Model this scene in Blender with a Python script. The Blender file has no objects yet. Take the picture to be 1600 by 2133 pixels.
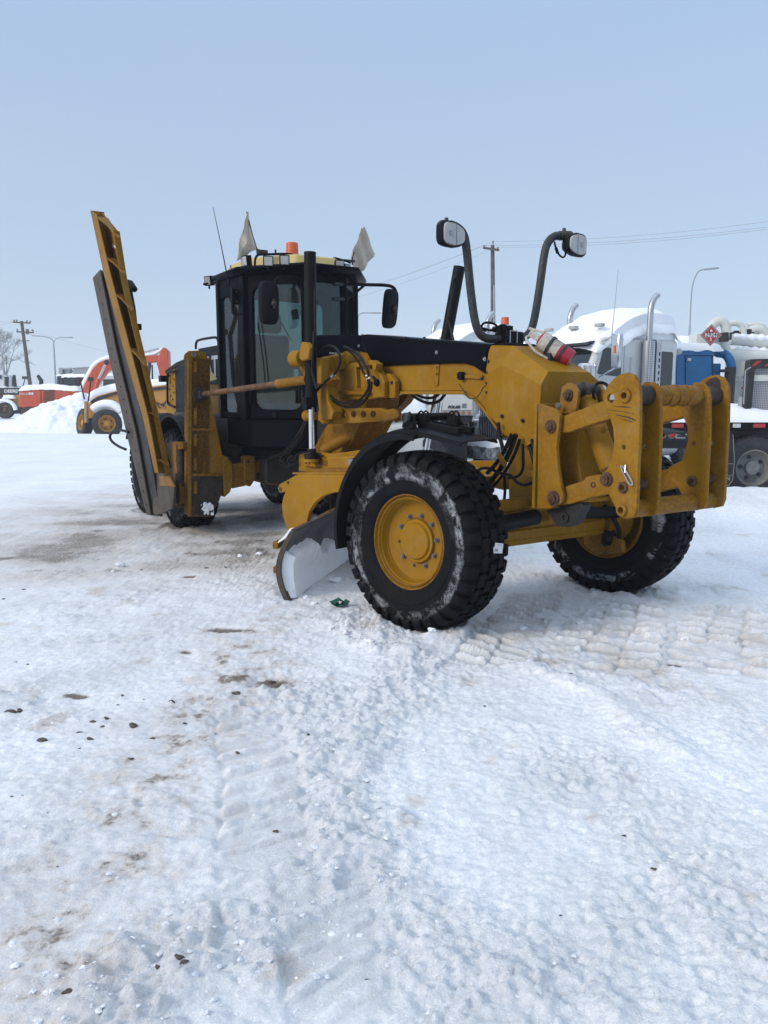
import bpy, bmesh, math, random
import numpy as np
from mathutils import Vector, Matrix
random.seed(7)
R = math.radians
sc = bpy.context.scene
COL = sc.collection

# ------------------------------------------------------------------ camera
CAM_H, PITCH, FPX = 1.7006, 0.147952, 1602.0
cam_d = bpy.data.cameras.new('camera')
cam = bpy.data.objects.new('camera', cam_d)
COL.objects.link(cam)
cam_d.sensor_fit = 'VERTICAL'
cam_d.sensor_height = 36.0
cam_d.lens = FPX / 2133.0 * 36.0
cam_d.clip_start = 0.05
cam_d.clip_end = 3000
cam.location = (0, 0, CAM_H)
cam.rotation_euler = (math.pi / 2 - PITCH, 0, 0)
sc.camera = cam

# ------------------------------------------------------------------ sky, sun, exposure
SUN_EL, SUN_AZ = R(27), R(-118)          # azimuth measured from +Y (view direction), clockwise positive
w = bpy.data.worlds.new('World')
sc.world = w
w.use_nodes = True
nt = w.node_tree
nt.nodes.clear()
out = nt.nodes.new('ShaderNodeOutputWorld')
bg = nt.nodes.new('ShaderNodeBackground')
sky = nt.nodes.new('ShaderNodeTexSky')
sky.sky_type = 'NISHITA'
sky.sun_disc = False
sky.sun_elevation = SUN_EL
sky.sun_rotation = SUN_AZ
sky.air_density = 1.0
sky.dust_density = 1.0
sky.ozone_density = 3.0
# thin high overcast veil: mixes the clear sky towards an even pale blue-grey
mix = nt.nodes.new('ShaderNodeMix')
mix.data_type = 'RGBA'
mix.inputs[0].default_value = 0.80
nt.links.new(sky.outputs[0], mix.inputs[6])
tcw = nt.nodes.new('ShaderNodeTexCoord')
spw = nt.nodes.new('ShaderNodeSeparateXYZ')
nt.links.new(tcw.outputs['Generated'], spw.inputs[0])
# the veil is greyer and paler low down, bluer higher up, with faint uneven cloud
vr = nt.nodes.new('ShaderNodeValToRGB')
vr.color_ramp.elements[0].position = 0.0
vr.color_ramp.elements[0].color = (0.415, 0.484, 0.575, 1)
vr.color_ramp.elements[1].position = 0.50
vr.color_ramp.elements[1].color = (0.322, 0.448, 0.622, 1)
e3 = vr.color_ramp.elements.new(0.85)
e3.color = (0.425, 0.472, 0.532, 1)
cn = nt.nodes.new('ShaderNodeTexNoise')
cn.inputs['Scale'].default_value = 1.6
cn.inputs['Detail'].default_value = 3
mpw = nt.nodes.new('ShaderNodeMapping')
mpw.inputs['Scale'].default_value = (1, 1, 3.5)
nt.links.new(tcw.outputs['Generated'], mpw.inputs[0])
nt.links.new(mpw.outputs[0], cn.inputs['Vector'])
ad = nt.nodes.new('ShaderNodeMath')
ad.operation = 'MULTIPLY_ADD'
ad.inputs[1].default_value = 0.22
nt.links.new(cn.outputs['Fac'], ad.inputs[0])
ad2 = nt.nodes.new('ShaderNodeMath')
ad2.operation = 'ADD'
ad2.inputs[1].default_value = -0.11
nt.links.new(spw.outputs[2], ad2.inputs[0])
nt.links.new(ad2.outputs[0], ad.inputs[2])
nt.links.new(ad.outputs[0], vr.inputs[0])
vs_ = nt.nodes.new('ShaderNodeVectorMath')
vs_.operation = 'SCALE'
vs_.inputs['Scale'].default_value = 10.2
nt.links.new(vr.outputs[0], vs_.inputs[0])
nt.links.new(vs_.outputs[0], mix.inputs[7])
# an overcast dome is brighter overhead than near the horizon
mr = nt.nodes.new('ShaderNodeMapRange')
mr.interpolation_type = 'SMOOTHSTEP'
mr.inputs[1].default_value = 0.40
mr.inputs[2].default_value = 0.95
mr.inputs[3].default_value = 1.0
mr.inputs[4].default_value = 2.1
nt.links.new(spw.outputs[2], mr.inputs[0])
vm = nt.nodes.new('ShaderNodeVectorMath')
vm.operation = 'SCALE'
nt.links.new(mix.outputs[2], vm.inputs[0])
nt.links.new(mr.outputs[0], vm.inputs['Scale'])
nt.links.new(vm.outputs[0], bg.inputs[0])
bg.inputs[1].default_value = 0.15
nt.links.new(bg.outputs[0], out.inputs[0])

sun_d = bpy.data.lights.new('sun', 'SUN')
sun_d.energy = 2.3
sun_d.angle = R(18)
sun_d.color = (1.0, 0.88, 0.74)
sun = bpy.data.objects.new('sun', sun_d)
COL.objects.link(sun)
sdir = Vector((math.sin(SUN_AZ) * math.cos(SUN_EL), math.cos(SUN_AZ) * math.cos(SUN_EL), math.sin(SUN_EL)))
sun.rotation_euler = sdir.to_track_quat('Z', 'Y').to_euler()
sun.location = (0, 0, 30)
sc.view_settings.view_transform = 'Standard'
sc.view_settings.look = 'None'
sc.view_settings.exposure = -0.12
sc.view_settings.gamma = 1.0
sc.view_settings.use_curve_mapping = False
sc.cycles.max_bounces = 8
sc.cycles.diffuse_bounces = 3
sc.cycles.glossy_bounces = 3
sc.cycles.transmission_bounces = 6
sc.cycles.volume_bounces = 1
sc.cycles.transparent_max_bounces = 12

# ------------------------------------------------------------------ coordinate helpers
_c, _s = math.cos(PITCH), math.sin(PITCH)
def ray(px, py):
    X = (px - 800) / FPX
    Y = -(py - 1066.5) / FPX
    return Vector((X, _c + Y * _s, -_s + Y * _c))
def Wd(px, py, Y):                       # photo pixel -> world point at distance Y
    d = ray(px, py)
    return Vector((0, 0, CAM_H)) + d * (Y / d.y)
GX, GY, GTH = 1.17442, 6.22003, -1.000908  # grader: ground point under the front axle, heading
_f = Vector((math.cos(GTH), math.sin(GTH), 0))
_r = Vector((_f.y, -_f.x, 0))
def to_m(p):
    q = p - Vector((GX, GY, 0))
    return Vector((q.dot(_f), q.dot(_r), p.z))
_co = to_m(Vector((0, 0, CAM_H)))
def A(px, py, pl, v):                    # photo pixel -> grader coordinates (forward, right, up) on a plane
    d = to_m(Vector((0, 0, CAM_H)) + ray(px, py)) - _co
    k = 'abz'.index(pl)
    return _co + d * ((v - _co[k]) / d[k])

# ------------------------------------------------------------------ mesh builder
def catmull(P, k=6, closed=False):
    P = [Vector(p) for p in P]
    n = len(P)
    out = []
    rng = range(n if closed else n - 1)
    for i in rng:
        if closed:
            p0, p1, p2, p3 = P[(i - 1) % n], P[i], P[(i + 1) % n], P[(i + 2) % n]
        else:
            p1, p2 = P[i], P[i + 1]
            p0 = P[i - 1] if i > 0 else p1 * 2 - p2
            p3 = P[i + 2] if i + 2 < n else p2 * 2 - p1
        for j in range(k):
            t = j / k
            out.append(0.5 * ((2 * p1) + (p2 - p0) * t + (2 * p0 - 5 * p1 + 4 * p2 - p3) * t * t + (3 * p1 - p0 - 3 * p2 + p3) * t ** 3))
    if not closed:
        out.append(P[-1])
    return out

class MB:
    flip = False
    def __init__(s):
        s.v, s.f, s.mi, s.cur = [], [], [], 0
    def add(s, vs, fs):
        o = len(s.v)
        s.v += [tuple(v) for v in vs]
        s.f += [tuple(i + o for i in f) for f in fs]
        s.mi += [s.cur] * len(fs)
        return s
    def prism(s, pts, off):
        pts = [Vector(p) for p in pts]
        off = Vector(off)
        n = len(pts)
        return s.add(pts + [p + off for p in pts],
                     [tuple(range(n)), tuple(range(2 * n - 1, n - 1, -1))] + [(i, (i + 1) % n, n + (i + 1) % n, n + i) for i in range(n)])
    def slab(s, pa, pb):                 # two matching outlines joined
        n = len(pa)
        return s.add(list(pa) + list(pb), [tuple(range(n)), tuple(range(2 * n - 1, n - 1, -1))] + [(i, (i + 1) % n, n + (i + 1) % n, n + i) for i in range(n)])
    def box(s, lo, hi):
        x0, y0, z0 = lo
        x1, y1, z1 = hi
        return s.prism([(x0, y0, z0), (x1, y0, z0), (x1, y1, z0), (x0, y1, z0)], (0, 0, z1 - z0))
    def beam(s, p0, p1, wd, ht, up=(0, 0, 1)):
        p0, p1, up = Vector(p0), Vector(p1), Vector(up)
        d = (p1 - p0).normalized()
        sd = d.cross(up).normalized()
        u = sd.cross(d)
        return s.prism([p0 + sd * wd / 2 + u * ht / 2, p0 - sd * wd / 2 + u * ht / 2, p0 - sd * wd / 2 - u * ht / 2, p0 + sd * wd / 2 - u * ht / 2], p1 - p0)
    def tube(s, path, r, n=10, closed=False, cap=True):
        P = [Vector(p) for p in path]
        m = len(P)
        rr = r if isinstance(r, (list, tuple)) else [r] * m
        tan = []
        for i in range(m):
            a = P[(i - 1) % m] if (closed or i > 0) else P[i]
            b = P[(i + 1) % m] if (closed or i < m - 1) else P[i]
            tan.append((b - a).normalized())
        t0 = tan[0]
        ref = Vector((0, 0, 1)) if abs(t0.z) < 0.9 else Vector((1, 0, 0))
        nrm = (ref - t0 * ref.dot(t0)).normalized()
        vs, fs = [], []
        for i in range(m):
            t = tan[i]
            nn = nrm - t * nrm.dot(t)
            if nn.length < 1e-5:
                nn = t.orthogonal()
            nrm = nn.normalized()
            bi = t.cross(nrm)
            for j in range(n):
                a = 2 * math.pi * j / n
                vs.append(P[i] + (nrm * math.cos(a) + bi * math.sin(a)) * rr[i])
        for i in range(m if closed else m - 1):
            k = (i + 1) % m
            for j in range(n):
                fs.append((i * n + j, i * n + (j + 1) % n, k * n + (j + 1) % n, k * n + j))
        if cap and not closed:
            fs.append(tuple(range(n - 1, -1, -1)))
            fs.append(tuple((m - 1) * n + j for j in range(n)))
        return s.add(vs, fs)
    def cyl(s, p0, p1, r, r2=None, n=20):
        return s.tube([p0, p1], [r, r if r2 is None else r2], n)
    def lathe(s, prof, o, ax, n=32, closed=False, cap=True):
        o, ax = Vector(o), Vector(ax).normalized()
        u = ax.orthogonal().normalized()
        v = ax.cross(u)
        m = len(prof)
        vs, fs = [], []
        for i in range(n):
            a = 2 * math.pi * i / n
            d = u * math.cos(a) + v * math.sin(a)
            for (r, h) in prof:
                vs.append(o + d * max(r, 1e-4) + ax * h)
        for i in range(n):
            k = (i + 1) % n
            for j in range(m if closed else m - 1):
                l = (j + 1) % m
                fs.append((i * m + j, k * m + j, k * m + l, i * m + l))
        if not closed and cap:
            if prof[0][0] > 1e-3:
                fs.append(tuple(i * m for i in range(n)))
            if prof[-1][0] > 1e-3:
                fs.append(tuple(i * m + m - 1 for i in range(n - 1, -1, -1)))
        return s.add(vs, fs)
    def ball(s, c, r, n=16, sq=(1, 1, 1)):
        c = Vector(c)
        m = n // 2
        vs = [c + Vector((0, 0, r * sq[2]))]
        for i in range(1, m):
            t = math.pi * i / m
            for j in range(n):
                a = 2 * math.pi * j / n
                vs.append(c + Vector((math.sin(t) * math.cos(a) * r * sq[0], math.sin(t) * math.sin(a) * r * sq[1], math.cos(t) * r * sq[2])))
        vs.append(c - Vector((0, 0, r * sq[2])))
        fs = [(0, 1 + j, 1 + (j + 1) % n) for j in range(n)]
        for i in range(m - 2):
            for j in range(n):
                fs.append((1 + i * n + j, 1 + (i + 1) * n + j, 1 + (i + 1) * n + (j + 1) % n, 1 + i * n + (j + 1) % n))
        l = len(vs) - 1
        b = 1 + (m - 2) * n
        fs += [(l, b + (j + 1) % n, b + j) for j in range(n)]
        return s.add(vs, fs)
    def hexbolt(s, c, ax, r=0.014, h=0.012, washer=True):
        c, ax = Vector(c), Vector(ax).normalized()
        if washer:
            s.cyl(c, c + ax * h * 0.3, r * 1.5, n=12)
        s.cyl(c, c + ax * h * 1.3, r, n=6)
        return s
    def curve_mesh(s, cu, mp):
        ob = bpy.data.objects.new('tmp', cu)
        COL.objects.link(ob)
        dg = bpy.context.evaluated_depsgraph_get()
        dg.update()
        me = bpy.data.meshes.new_from_object(ob.evaluated_get(dg))
        s.add([mp(v.co.x, v.co.y, v.co.z) for v in me.vertices], [tuple(p.vertices) for p in me.polygons])
        bpy.data.objects.remove(ob)
        bpy.data.curves.remove(cu)
        bpy.data.meshes.remove(me)
        return s
    def plate(s, outline, holes, th, O, U, V, W, bev=0.003):
        """flat plate with round holes: 2-D outline in U,V around O, thickness th along W (centred on O)"""
        cu = bpy.data.curves.new('tmp', 'CURVE')
        cu.dimensions = '2D'
        cu.fill_mode = 'BOTH'
        cu.extrude = th / 2 - bev
        cu.bevel_depth = bev
        cu.bevel_resolution = 1
        cu.offset = -bev
        loops = [list(outline)]
        for (x, y, r) in holes:
            loops.append([(x + r * math.cos(2 * math.pi * i / 18), y + r * math.sin(2 * math.pi * i / 18)) for i in range(18)])
        for L in loops:
            sp = cu.splines.new('POLY')
            sp.points.add(len(L) - 1)
            for p, q in zip(sp.points, L):
                p.co = (q[0], q[1], 0, 1)
            sp.use_cyclic_u = True
        O, U, V, W = Vector(O), Vector(U), Vector(V), Vector(W)
        return s.curve_mesh(cu, lambda x, y, z: O + U * x + V * y + W * z)
    def text(s, body, size, O, U, V, W, depth=0.002, sx=1.0, shear=0.0, bold=0.0, align='CENTER'):
        cu = bpy.data.curves.new('tmp', 'FONT')
        cu.body = body
        cu.size = size
        cu.extrude = depth
        cu.offset = bold
        cu.shear = shear
        cu.align_x = align
        cu.align_y = 'CENTER'
        O, U, V, W = Vector(O), Vector(U), Vector(V), Vector(W)
        return s.curve_mesh(cu, lambda x, y, z: O + U * x * sx + V * y + W * z)
    def build(s, name, mat, parent=None, bevel=0.0, seg=2, sharp=32, sub=0):
        vs = s.v
        if MB.flip:
            vs = [(x, -y, z) for x, y, z in vs]
        me = bpy.data.meshes.new(name)
        me.from_pydata(vs, [], s.f)
        mats = mat if isinstance(mat, (list, tuple)) else [mat]
        for m in mats:
            me.materials.append(m)
        me.polygons.foreach_set('material_index', s.mi)
        bm = bmesh.new()
        bm.from_mesh(me)
        bmesh.ops.recalc_face_normals(bm, faces=bm.faces)
        th = R(sharp)
        for f in bm.faces:
            f.smooth = True
        for e in bm.edges:
            if len(e.link_faces) != 2 or e.calc_face_angle(0) > th:
                e.smooth = False
        bm.to_mesh(me)
        bm.free()
        ob = bpy.data.objects.new(name, me)
        COL.objects.link(ob)
        if parent is not None:
            ob.parent = parent
        if bevel > 0:
            md = ob.modifiers.new('bevel', 'BEVEL')
            md.width = bevel
            md.segments = seg
            md.limit_method = 'ANGLE'
            md.angle_limit = R(40)
            md.use_clamp_overlap = True
            md.harden_normals = False
        if sub:
            md = ob.modifiers.new('subdivision', 'SUBSURF')
            md.levels = md.render_levels = sub
        return ob

def build_each(mb, name, mat, parent=None, **kw):
    """build every loose piece of mb as an object of its own"""
    par = list(range(len(mb.v)))
    def find(i):
        while par[i] != i:
            par[i] = par[par[i]]
            i = par[i]
        return i
    for f in mb.f:
        a = find(f[0])
        for j in f[1:]:
            par[find(j)] = a
    groups = {}
    for f in mb.f:
        groups.setdefault(find(f[0]), []).append(f)
    out = []
    for fs in groups.values():
        ids = sorted({i for f in fs for i in f})
        mp = {i: k for k, i in enumerate(ids)}
        m = MB()
        m.add([mb.v[i] for i in ids], [tuple(mp[i] for i in f) for f in fs])
        out.append(m.build(name, mat, parent, **kw))
    return out

def empty(name, loc=(0, 0, 0), rz=0.0, parent=None):
    o = bpy.data.objects.new(name, None)
    COL.objects.link(o)
    o.location = loc
    o.rotation_euler = (0, 0, rz)
    if parent is not None:
        o.parent = parent
    return o
def tag(o, label=None, cat=None, group=None, kind=None):
    if label: o['label'] = label
    if cat: o['category'] = cat
    if group: o['group'] = group
    if kind: o['kind'] = kind
    return o
def copy_tree(o, parent=None):
    c = o.copy()
    COL.objects.link(c)
    c.parent = parent
    for ch in list(o.children):
        copy_tree(ch, c)
    return c
X3, Y3, Z3 = Vector((1, 0, 0)), Vector((0, 1, 0)), Vector((0, 0, 1))

# ------------------------------------------------------------------ materials
def srgb(r, g, b):
    return tuple((x / 255 / 12.92 if x / 255 <= 0.04045 else ((x / 255 + 0.055) / 1.055) ** 2.4) for x in (r, g, b)) + (1,)
class NT:
    def __init__(s, name):
        s.m = bpy.data.materials.new(name)
        s.m.use_nodes = True
        s.t = s.m.node_tree
        s.p = s.t.nodes['Principled BSDF']
        s.tc = s.t.nodes.new('ShaderNodeTexCoord')
    def n(s, typ, **kw):
        nd = s.t.nodes.new(typ)
        for k, v in kw.items():
            setattr(nd, k, v)
        return nd
    def l(s, a, b):
        s.t.links.new(a, b)
    def noise(s, scale, detail=4, rough=0.6, vec=None, dist=0.0, obj='Object', stretch=None):
        nd = s.n('ShaderNodeTexNoise')
        nd.inputs['Scale'].default_value = scale
        nd.inputs['Detail'].default_value = detail
        nd.inputs['Roughness'].default_value = rough
        nd.inputs['Distortion'].default_value = dist
        src = vec if vec is not None else s.tc.outputs[obj]
        if stretch:
            mp = s.n('ShaderNodeMapping')
            mp.inputs['Scale'].default_value = stretch
            s.l(src, mp.inputs[0])
            src = mp.outputs[0]
        s.l(src, nd.inputs['Vector'])
        return nd.outputs['Fac']
    def ramp(s, fac, lo, hi, a=0.0, b=1.0):
        nd = s.n('ShaderNodeMapRange')
        nd.inputs[1].default_value = lo
        nd.inputs[2].default_value = hi
        nd.inputs[3].default_value = a
        nd.inputs[4].default_value = b
        s.l(fac, nd.inputs[0])
        return nd.outputs[0]
    def math(s, op, a, b=None, c=None):
        nd = s.n('ShaderNodeMath', operation=op)
        for i, x in enumerate((a, b, c)):
            if x is None: continue
            if isinstance(x, (int, float)): nd.inputs[i].default_value = x
            else: s.l(x, nd.inputs[i])
        return nd.outputs[0]
    def mix(s, fac, a, b):
        nd = s.n('ShaderNodeMix', data_type='RGBA')
        for i, x in ((0, fac), (6, a), (7, b)):
            if isinstance(x, (int, float)): nd.inputs[i].default_value = x
            elif isinstance(x, tuple): nd.inputs[i].default_value = x if len(x) == 4 else x + (1,)
            else: s.l(x, nd.inputs[i])
        return nd.outputs[2]
    def bump(s, h, st=0.3, dist=0.01):
        nd = s.n('ShaderNodeBump')
        nd.inputs['Strength'].default_value = st
        nd.inputs['Distance'].default_value = dist
        s.l(h, nd.inputs['Height'])
        s.l(nd.outputs[0], s.p.inputs['Normal'])
    def col(s, c):
        if isinstance(c, tuple): s.p.inputs['Base Color'].default_value = c if len(c) == 4 else c + (1,)
        else: s.l(c, s.p.inputs['Base Color'])
    def rough(s, c):
        if isinstance(c, (int, float)): s.p.inputs['Roughness'].default_value = c
        else: s.l(c, s.p.inputs['Roughness'])
    def metal(s, c):
        if isinstance(c, (int, float)): s.p.inputs['Metallic'].default_value = c
        else: s.l(c, s.p.inputs['Metallic'])

def plain(name, col, rough=0.5, metal=0.0, var=0.12, scale=6.0, dust=None, dustc=(0.5, 0.5, 0.52), bump=0.0, spec=None):
    t = NT(name)
    n = t.noise(scale, 5, 0.65)
    c2 = tuple(x * (1 - var * 2) for x in col[:3])
    c = t.mix(t.ramp(n, 0.35, 0.65), col[:3], c2)
    if dust:
        d = t.noise(scale * 9, 6, 0.75)
        c = t.mix(t.ramp(d, 0.72 - dust * 0.3, 0.80 - dust * 0.15, 0, 0.85), c, dustc)
    t.col(c)
    t.rough(t.ramp(n, 0.3, 0.7, rough - 0.06, min(1, rough + 0.08)))
    t.metal(metal)
    if spec is not None:
        t.p.inputs['Specular IOR Level'].default_value = spec
    if bump:
        t.bump(t.noise(scale * 12, 4, 0.7), bump, 0.004)
    return t.m

def paint(name, base, grime=0.25, rust=0.25, rough=0.42, mud=0.0, scr=0.3):
    """worn machine enamel: slow fading, road grime, chips down to rusty primer on edges"""
    t = NT(name)
    slow = t.noise(1.7, 4, 0.6)
    c = t.mix(t.ramp(slow, 0.35, 0.7), base, tuple(x * y for x, y in zip(base, (0.80, 0.76, 0.66))))
    streak = t.noise(9, 6, 0.75, stretch=(1, 1, 0.28), dist=0.4)
    c = t.mix(t.ramp(streak, 0.52, 0.85, 0, grime * 1.5), c, (0.15, 0.095, 0.040))
    fine = t.noise(60, 5, 0.8)
    c = t.mix(t.ramp(fine, 0.62, 0.74, 0, 0.15 + grime * 0.5), c, (0.16, 0.09, 0.035))
    geo = t.n('ShaderNodeNewGeometry')
    edge = t.ramp(geo.outputs['Pointiness'], 0.515, 0.56)
    chip = t.math('MULTIPLY', edge, t.ramp(t.noise(34, 5, 0.8), 0.42, 0.52))
    c = t.mix(t.math('MULTIPLY', chip, min(1.0, rust * 2.2)), c, (0.10, 0.042, 0.02))
    sp = t.noise(22, 8, 0.85, dist=0.8)
    zone = t.ramp(t.noise(2.3, 3, 0.6), 0.50, 0.66)
    c = t.mix(t.math('MULTIPLY', t.ramp(sp, 0.655 - rust * 0.10, 0.69 - rust * 0.10, 0, 0.8), zone), c, (0.085, 0.042, 0.022))
    if mud > 0:
        md = t.noise(75, 3, 0.6)
        m2 = t.noise(3.0, 3, 0.6)
        f = t.math('MULTIPLY', t.ramp(md, 0.57 - mud * 0.12, 0.60 - mud * 0.12), t.ramp(m2, 0.35, 0.6, 0.35, 1.0))
        c = t.mix(t.math('MULTIPLY', f, min(1.0, mud * 1.3)), c, (0.055, 0.037, 0.024))
    fr = t.noise(4.5, 7, 0.75, dist=0.3)
    c = t.mix(t.ramp(fr, 0.48, 0.74, 0, 0.22), c, (0.33, 0.27, 0.17))
    t.col(c)
    t.rough(t.ramp(streak, 0.3, 0.8, rough, rough + 0.25))
    t.p.inputs['Specular IOR Level'].default_value = 0.12
    t.bump(t.math('ADD', t.noise(14, 3, 0.6), t.math('MULTIPLY', sp, 0.5)), 0.10, 0.006)
    return t.m

M = {}
YB = (0.300, 0.152, 0.0035)
M['yellow'] = paint('machine_yellow_paint', YB, 0.16, 0.08)
M['yellow_worn'] = paint('worn_yellow_paint', (0.275, 0.138, 0.005), 0.22, 0.24)
M['yellow_mud'] = paint('muddy_yellow_paint', (0.31, 0.155, 0.008), 0.30, 0.30, mud=0.42)
M['yellow_roof'] = plain('pale_yellow_plastic', (0.50, 0.38, 0.13), 0.5, var=0.06)
M['brown_steel'] = plain('worn_cutting_edge_steel', (0.062, 0.044, 0.032), 0.65, 0.0, var=0.2, scale=5, dust=0.25, dustc=(0.13, 0.085, 0.05), bump=0.2)
M['dirty_black'] = plain('dirty_black_steel', (0.020, 0.019, 0.019), 0.6, var=0.25, scale=4, dust=0.2, dustc=(0.10, 0.09, 0.08), bump=0.15)
M['black_gloss'] = plain('black_gloss_panel', (0.0015, 0.0025, 0.005), 0.38, var=0.1, scale=3, dust=0.0, spec=0.05)
M['black_satin'] = plain('black_satin_paint', (0.004, 0.005, 0.007), 0.5, var=0.15, scale=5, dust=0.10, dustc=(0.06, 0.06, 0.07), bump=0.05, spec=0.12)
M['black_frost'] = plain('frosted_black_tube', (0.020, 0.021, 0.024), 0.55, var=0.2, scale=8, dust=0.50, dustc=(0.22, 0.23, 0.25), bump=0.2)
M['rubber_black'] = plain('black_rubber_hose', (0.005, 0.005, 0.006), 0.5, var=0.2, scale=10, dust=0.08, dustc=(0.08, 0.07, 0.06), spec=0.2)
M['chrome'] = plain('chrome', (0.62, 0.63, 0.66), 0.16, 1.0, var=0.04, scale=3)
M['chrome_dull'] = plain('dull_chrome', (0.50, 0.51, 0.53), 0.32, 1.0, var=0.08, scale=6, dust=0.2, dustc=(0.6, 0.62, 0.66))
M['bolt'] = plain('bolt_steel', (0.22, 0.21, 0.20), 0.5, 0.6, var=0.2, scale=30)
M['rust'] = plain('rusty_pin', (0.12, 0.06, 0.032), 0.8, 0.1, var=0.35, scale=25, dust=0.4, dustc=(0.20, 0.10, 0.04), bump=0.4)
M['rod_rust'] = plain('rusty_brown_rod', (0.17, 0.085, 0.04), 0.6, 0.3, var=0.3, scale=12, dust=0.3, dustc=(0.09, 0.05, 0.03), bump=0.2)
M['rust_dark'] = plain('dark_greasy_steel', (0.045, 0.032, 0.026), 0.6, 0.2, var=0.35, scale=12, dust=0.3, dustc=(0.09, 0.05, 0.03), bump=0.3)
M['snow_cap'] = None
M['blade_steel'] = plain('scraped_blade_steel', (0.085, 0.087, 0.092), 0.5, 0.2, var=0.25, scale=4, dust=0.3, dustc=(0.3, 0.31, 0.33), bump=0.15)
def glass(name, tint, rough=0.04, mixf=0.55):
    t = NT(name)
    nt = t.t
    tr = t.n('ShaderNodeBsdfTransparent')
    tr.inputs[0].default_value = tint + (1,)
    gl = t.n('ShaderNodeBsdfGlossy')
    gl.inputs[0].default_value = (0.9, 0.95, 1, 1)
    gl.inputs[1].default_value = rough
    df = t.n('ShaderNodeBsdfDiffuse')
    df.inputs[0].default_value = (0.20, 0.24, 0.24, 1)
    fr = t.n('ShaderNodeFresnel')
    fr.inputs[0].default_value = 1.5
    m1 = t.n('ShaderNodeMixShader')
    t.l(t.ramp(t.noise(9, 6, 0.8), 0.40, 0.75, 0.03, mixf), m1.inputs[0])
    t.l(tr.outputs[0], m1.inputs[1])
    t.l(df.outputs[0], m1.inputs[2])
    m2 = t.n('ShaderNodeMixShader')
    t.l(fr.outputs[0], m2.inputs[0])
    t.l(m1.outputs[0], m2.inputs[1])
    t.l(gl.outputs[0], m2.inputs[2])
    t.l(m2.outputs[0], nt.nodes['Material Output'].inputs[0])
    return t.m
M['glass'] = glass('dusty_green_glass', (0.52, 0.63, 0.62), mixf=0.10)
M['glass_dark'] = plain('dark_window_glass', (0.012, 0.02, 0.022), 0.08, 0.0, var=0.1, scale=3, spec=0.7)
M['lens'] = plain('frosted_lamp_lens', (0.42, 0.42, 0.41), 0.25, 0.0, var=0.12, scale=18, dust=0.2, dustc=(0.55, 0.55, 0.56))
M['seat'] = plain('grey_seat_fabric', (0.10, 0.105, 0.105), 0.95, var=0.2, scale=40)
M['orange_lens'] = plain('orange_beacon_plastic', (0.62, 0.12, 0.03), 0.3, var=0.08)
M['white_truck'] = plain('white_truck_paint', (0.62, 0.63, 0.62), 0.32, var=0.06, scale=2, dust=0.2, dustc=(0.42, 0.42, 0.40))
M['tank_white'] = plain('cream_white_tank_paint', (0.60, 0.61, 0.57), 0.4, var=0.07, scale=1.3, dust=0.2, dustc=(0.45, 0.45, 0.42))
M['blue'] = plain('blue_cabinet_paint', (0.004, 0.125, 0.31), 0.32, var=0.10, scale=3, dust=0.08, dustc=(0.2, 0.3, 0.45))
M['orange'] = plain('orange_excavator_paint', (0.52, 0.075, 0.022), 0.45, var=0.12, scale=1.5)
M['grader_yellow_far'] = plain('far_yellow_paint', (0.50, 0.235, 0.035), 0.5, var=0.12, scale=2)
M['red'] = plain('faded_red_plastic', (0.33, 0.016, 0.035), 0.4, var=0.15, scale=10, dust=0.25, dustc=(0.5, 0.15, 0.17))
M['red_paint'] = plain('red_reflector', (0.42, 0.03, 0.03), 0.35, var=0.15, scale=20)
M['white_tape'] = plain('white_reflector', (0.6, 0.6, 0.6), 0.4, var=0.15, scale=20)
M['white_print'] = plain('white_lettering', (0.66, 0.67, 0.67), 0.5, var=0.04)
M['black_print'] = plain('black_lettering', (0.02, 0.02, 0.02), 0.5, var=0.04)
M['grey_print'] = plain('grey_lettering', (0.16, 0.16, 0.17), 0.5, var=0.04)
M['amber'] = plain('amber_lamp', (0.40, 0.16, 0.06), 0.3, var=0.2, scale=30)
M['paper'] = plain('worn_paper_label', (0.50, 0.47, 0.42), 0.8, var=0.2, scale=30)
M['cloth'] = plain('grey_flag_cloth', (0.52, 0.45, 0.36), 0.9, var=0.10, scale=12, bump=0.1)
M['wood'] = plain('pale_plank', (0.45, 0.30, 0.16), 0.8, var=0.2, scale=14)
M['pole_wood'] = plain('weathered_pole_wood', (0.12, 0.105, 0.09), 0.9, var=0.25, scale=4)
M['lamp_steel'] = plain('galvanised_steel', (0.32, 0.34, 0.36), 0.5, 0.5, var=0.08)
M['bark'] = plain('frosted_bark', (0.42, 0.43, 0.45), 0.9, var=0.15, scale=3)
M['stone'] = plain('dirty_ice_and_stone', (0.10, 0.085, 0.065), 0.6, var=0.35, scale=25, dust=0.5, dustc=(0.40, 0.36, 0.31), bump=0.5)
M['green'] = plain('dark_green_plastic_scrap', (0.012, 0.10, 0.065), 0.4, var=0.2, scale=20)
M['truck_rubber'] = plain('truck_tyre_rubber', (0.030, 0.031, 0.034), 0.75, var=0.25, scale=8, dust=0.3, dustc=(0.30, 0.31, 0.33), bump=0.2)
M['wheel_grey'] = plain('painted_wheel_disc', (0.22, 0.22, 0.20), 0.6, var=0.2, scale=6, dust=0.3, dustc=(0.32, 0.30, 0.27))

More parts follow.
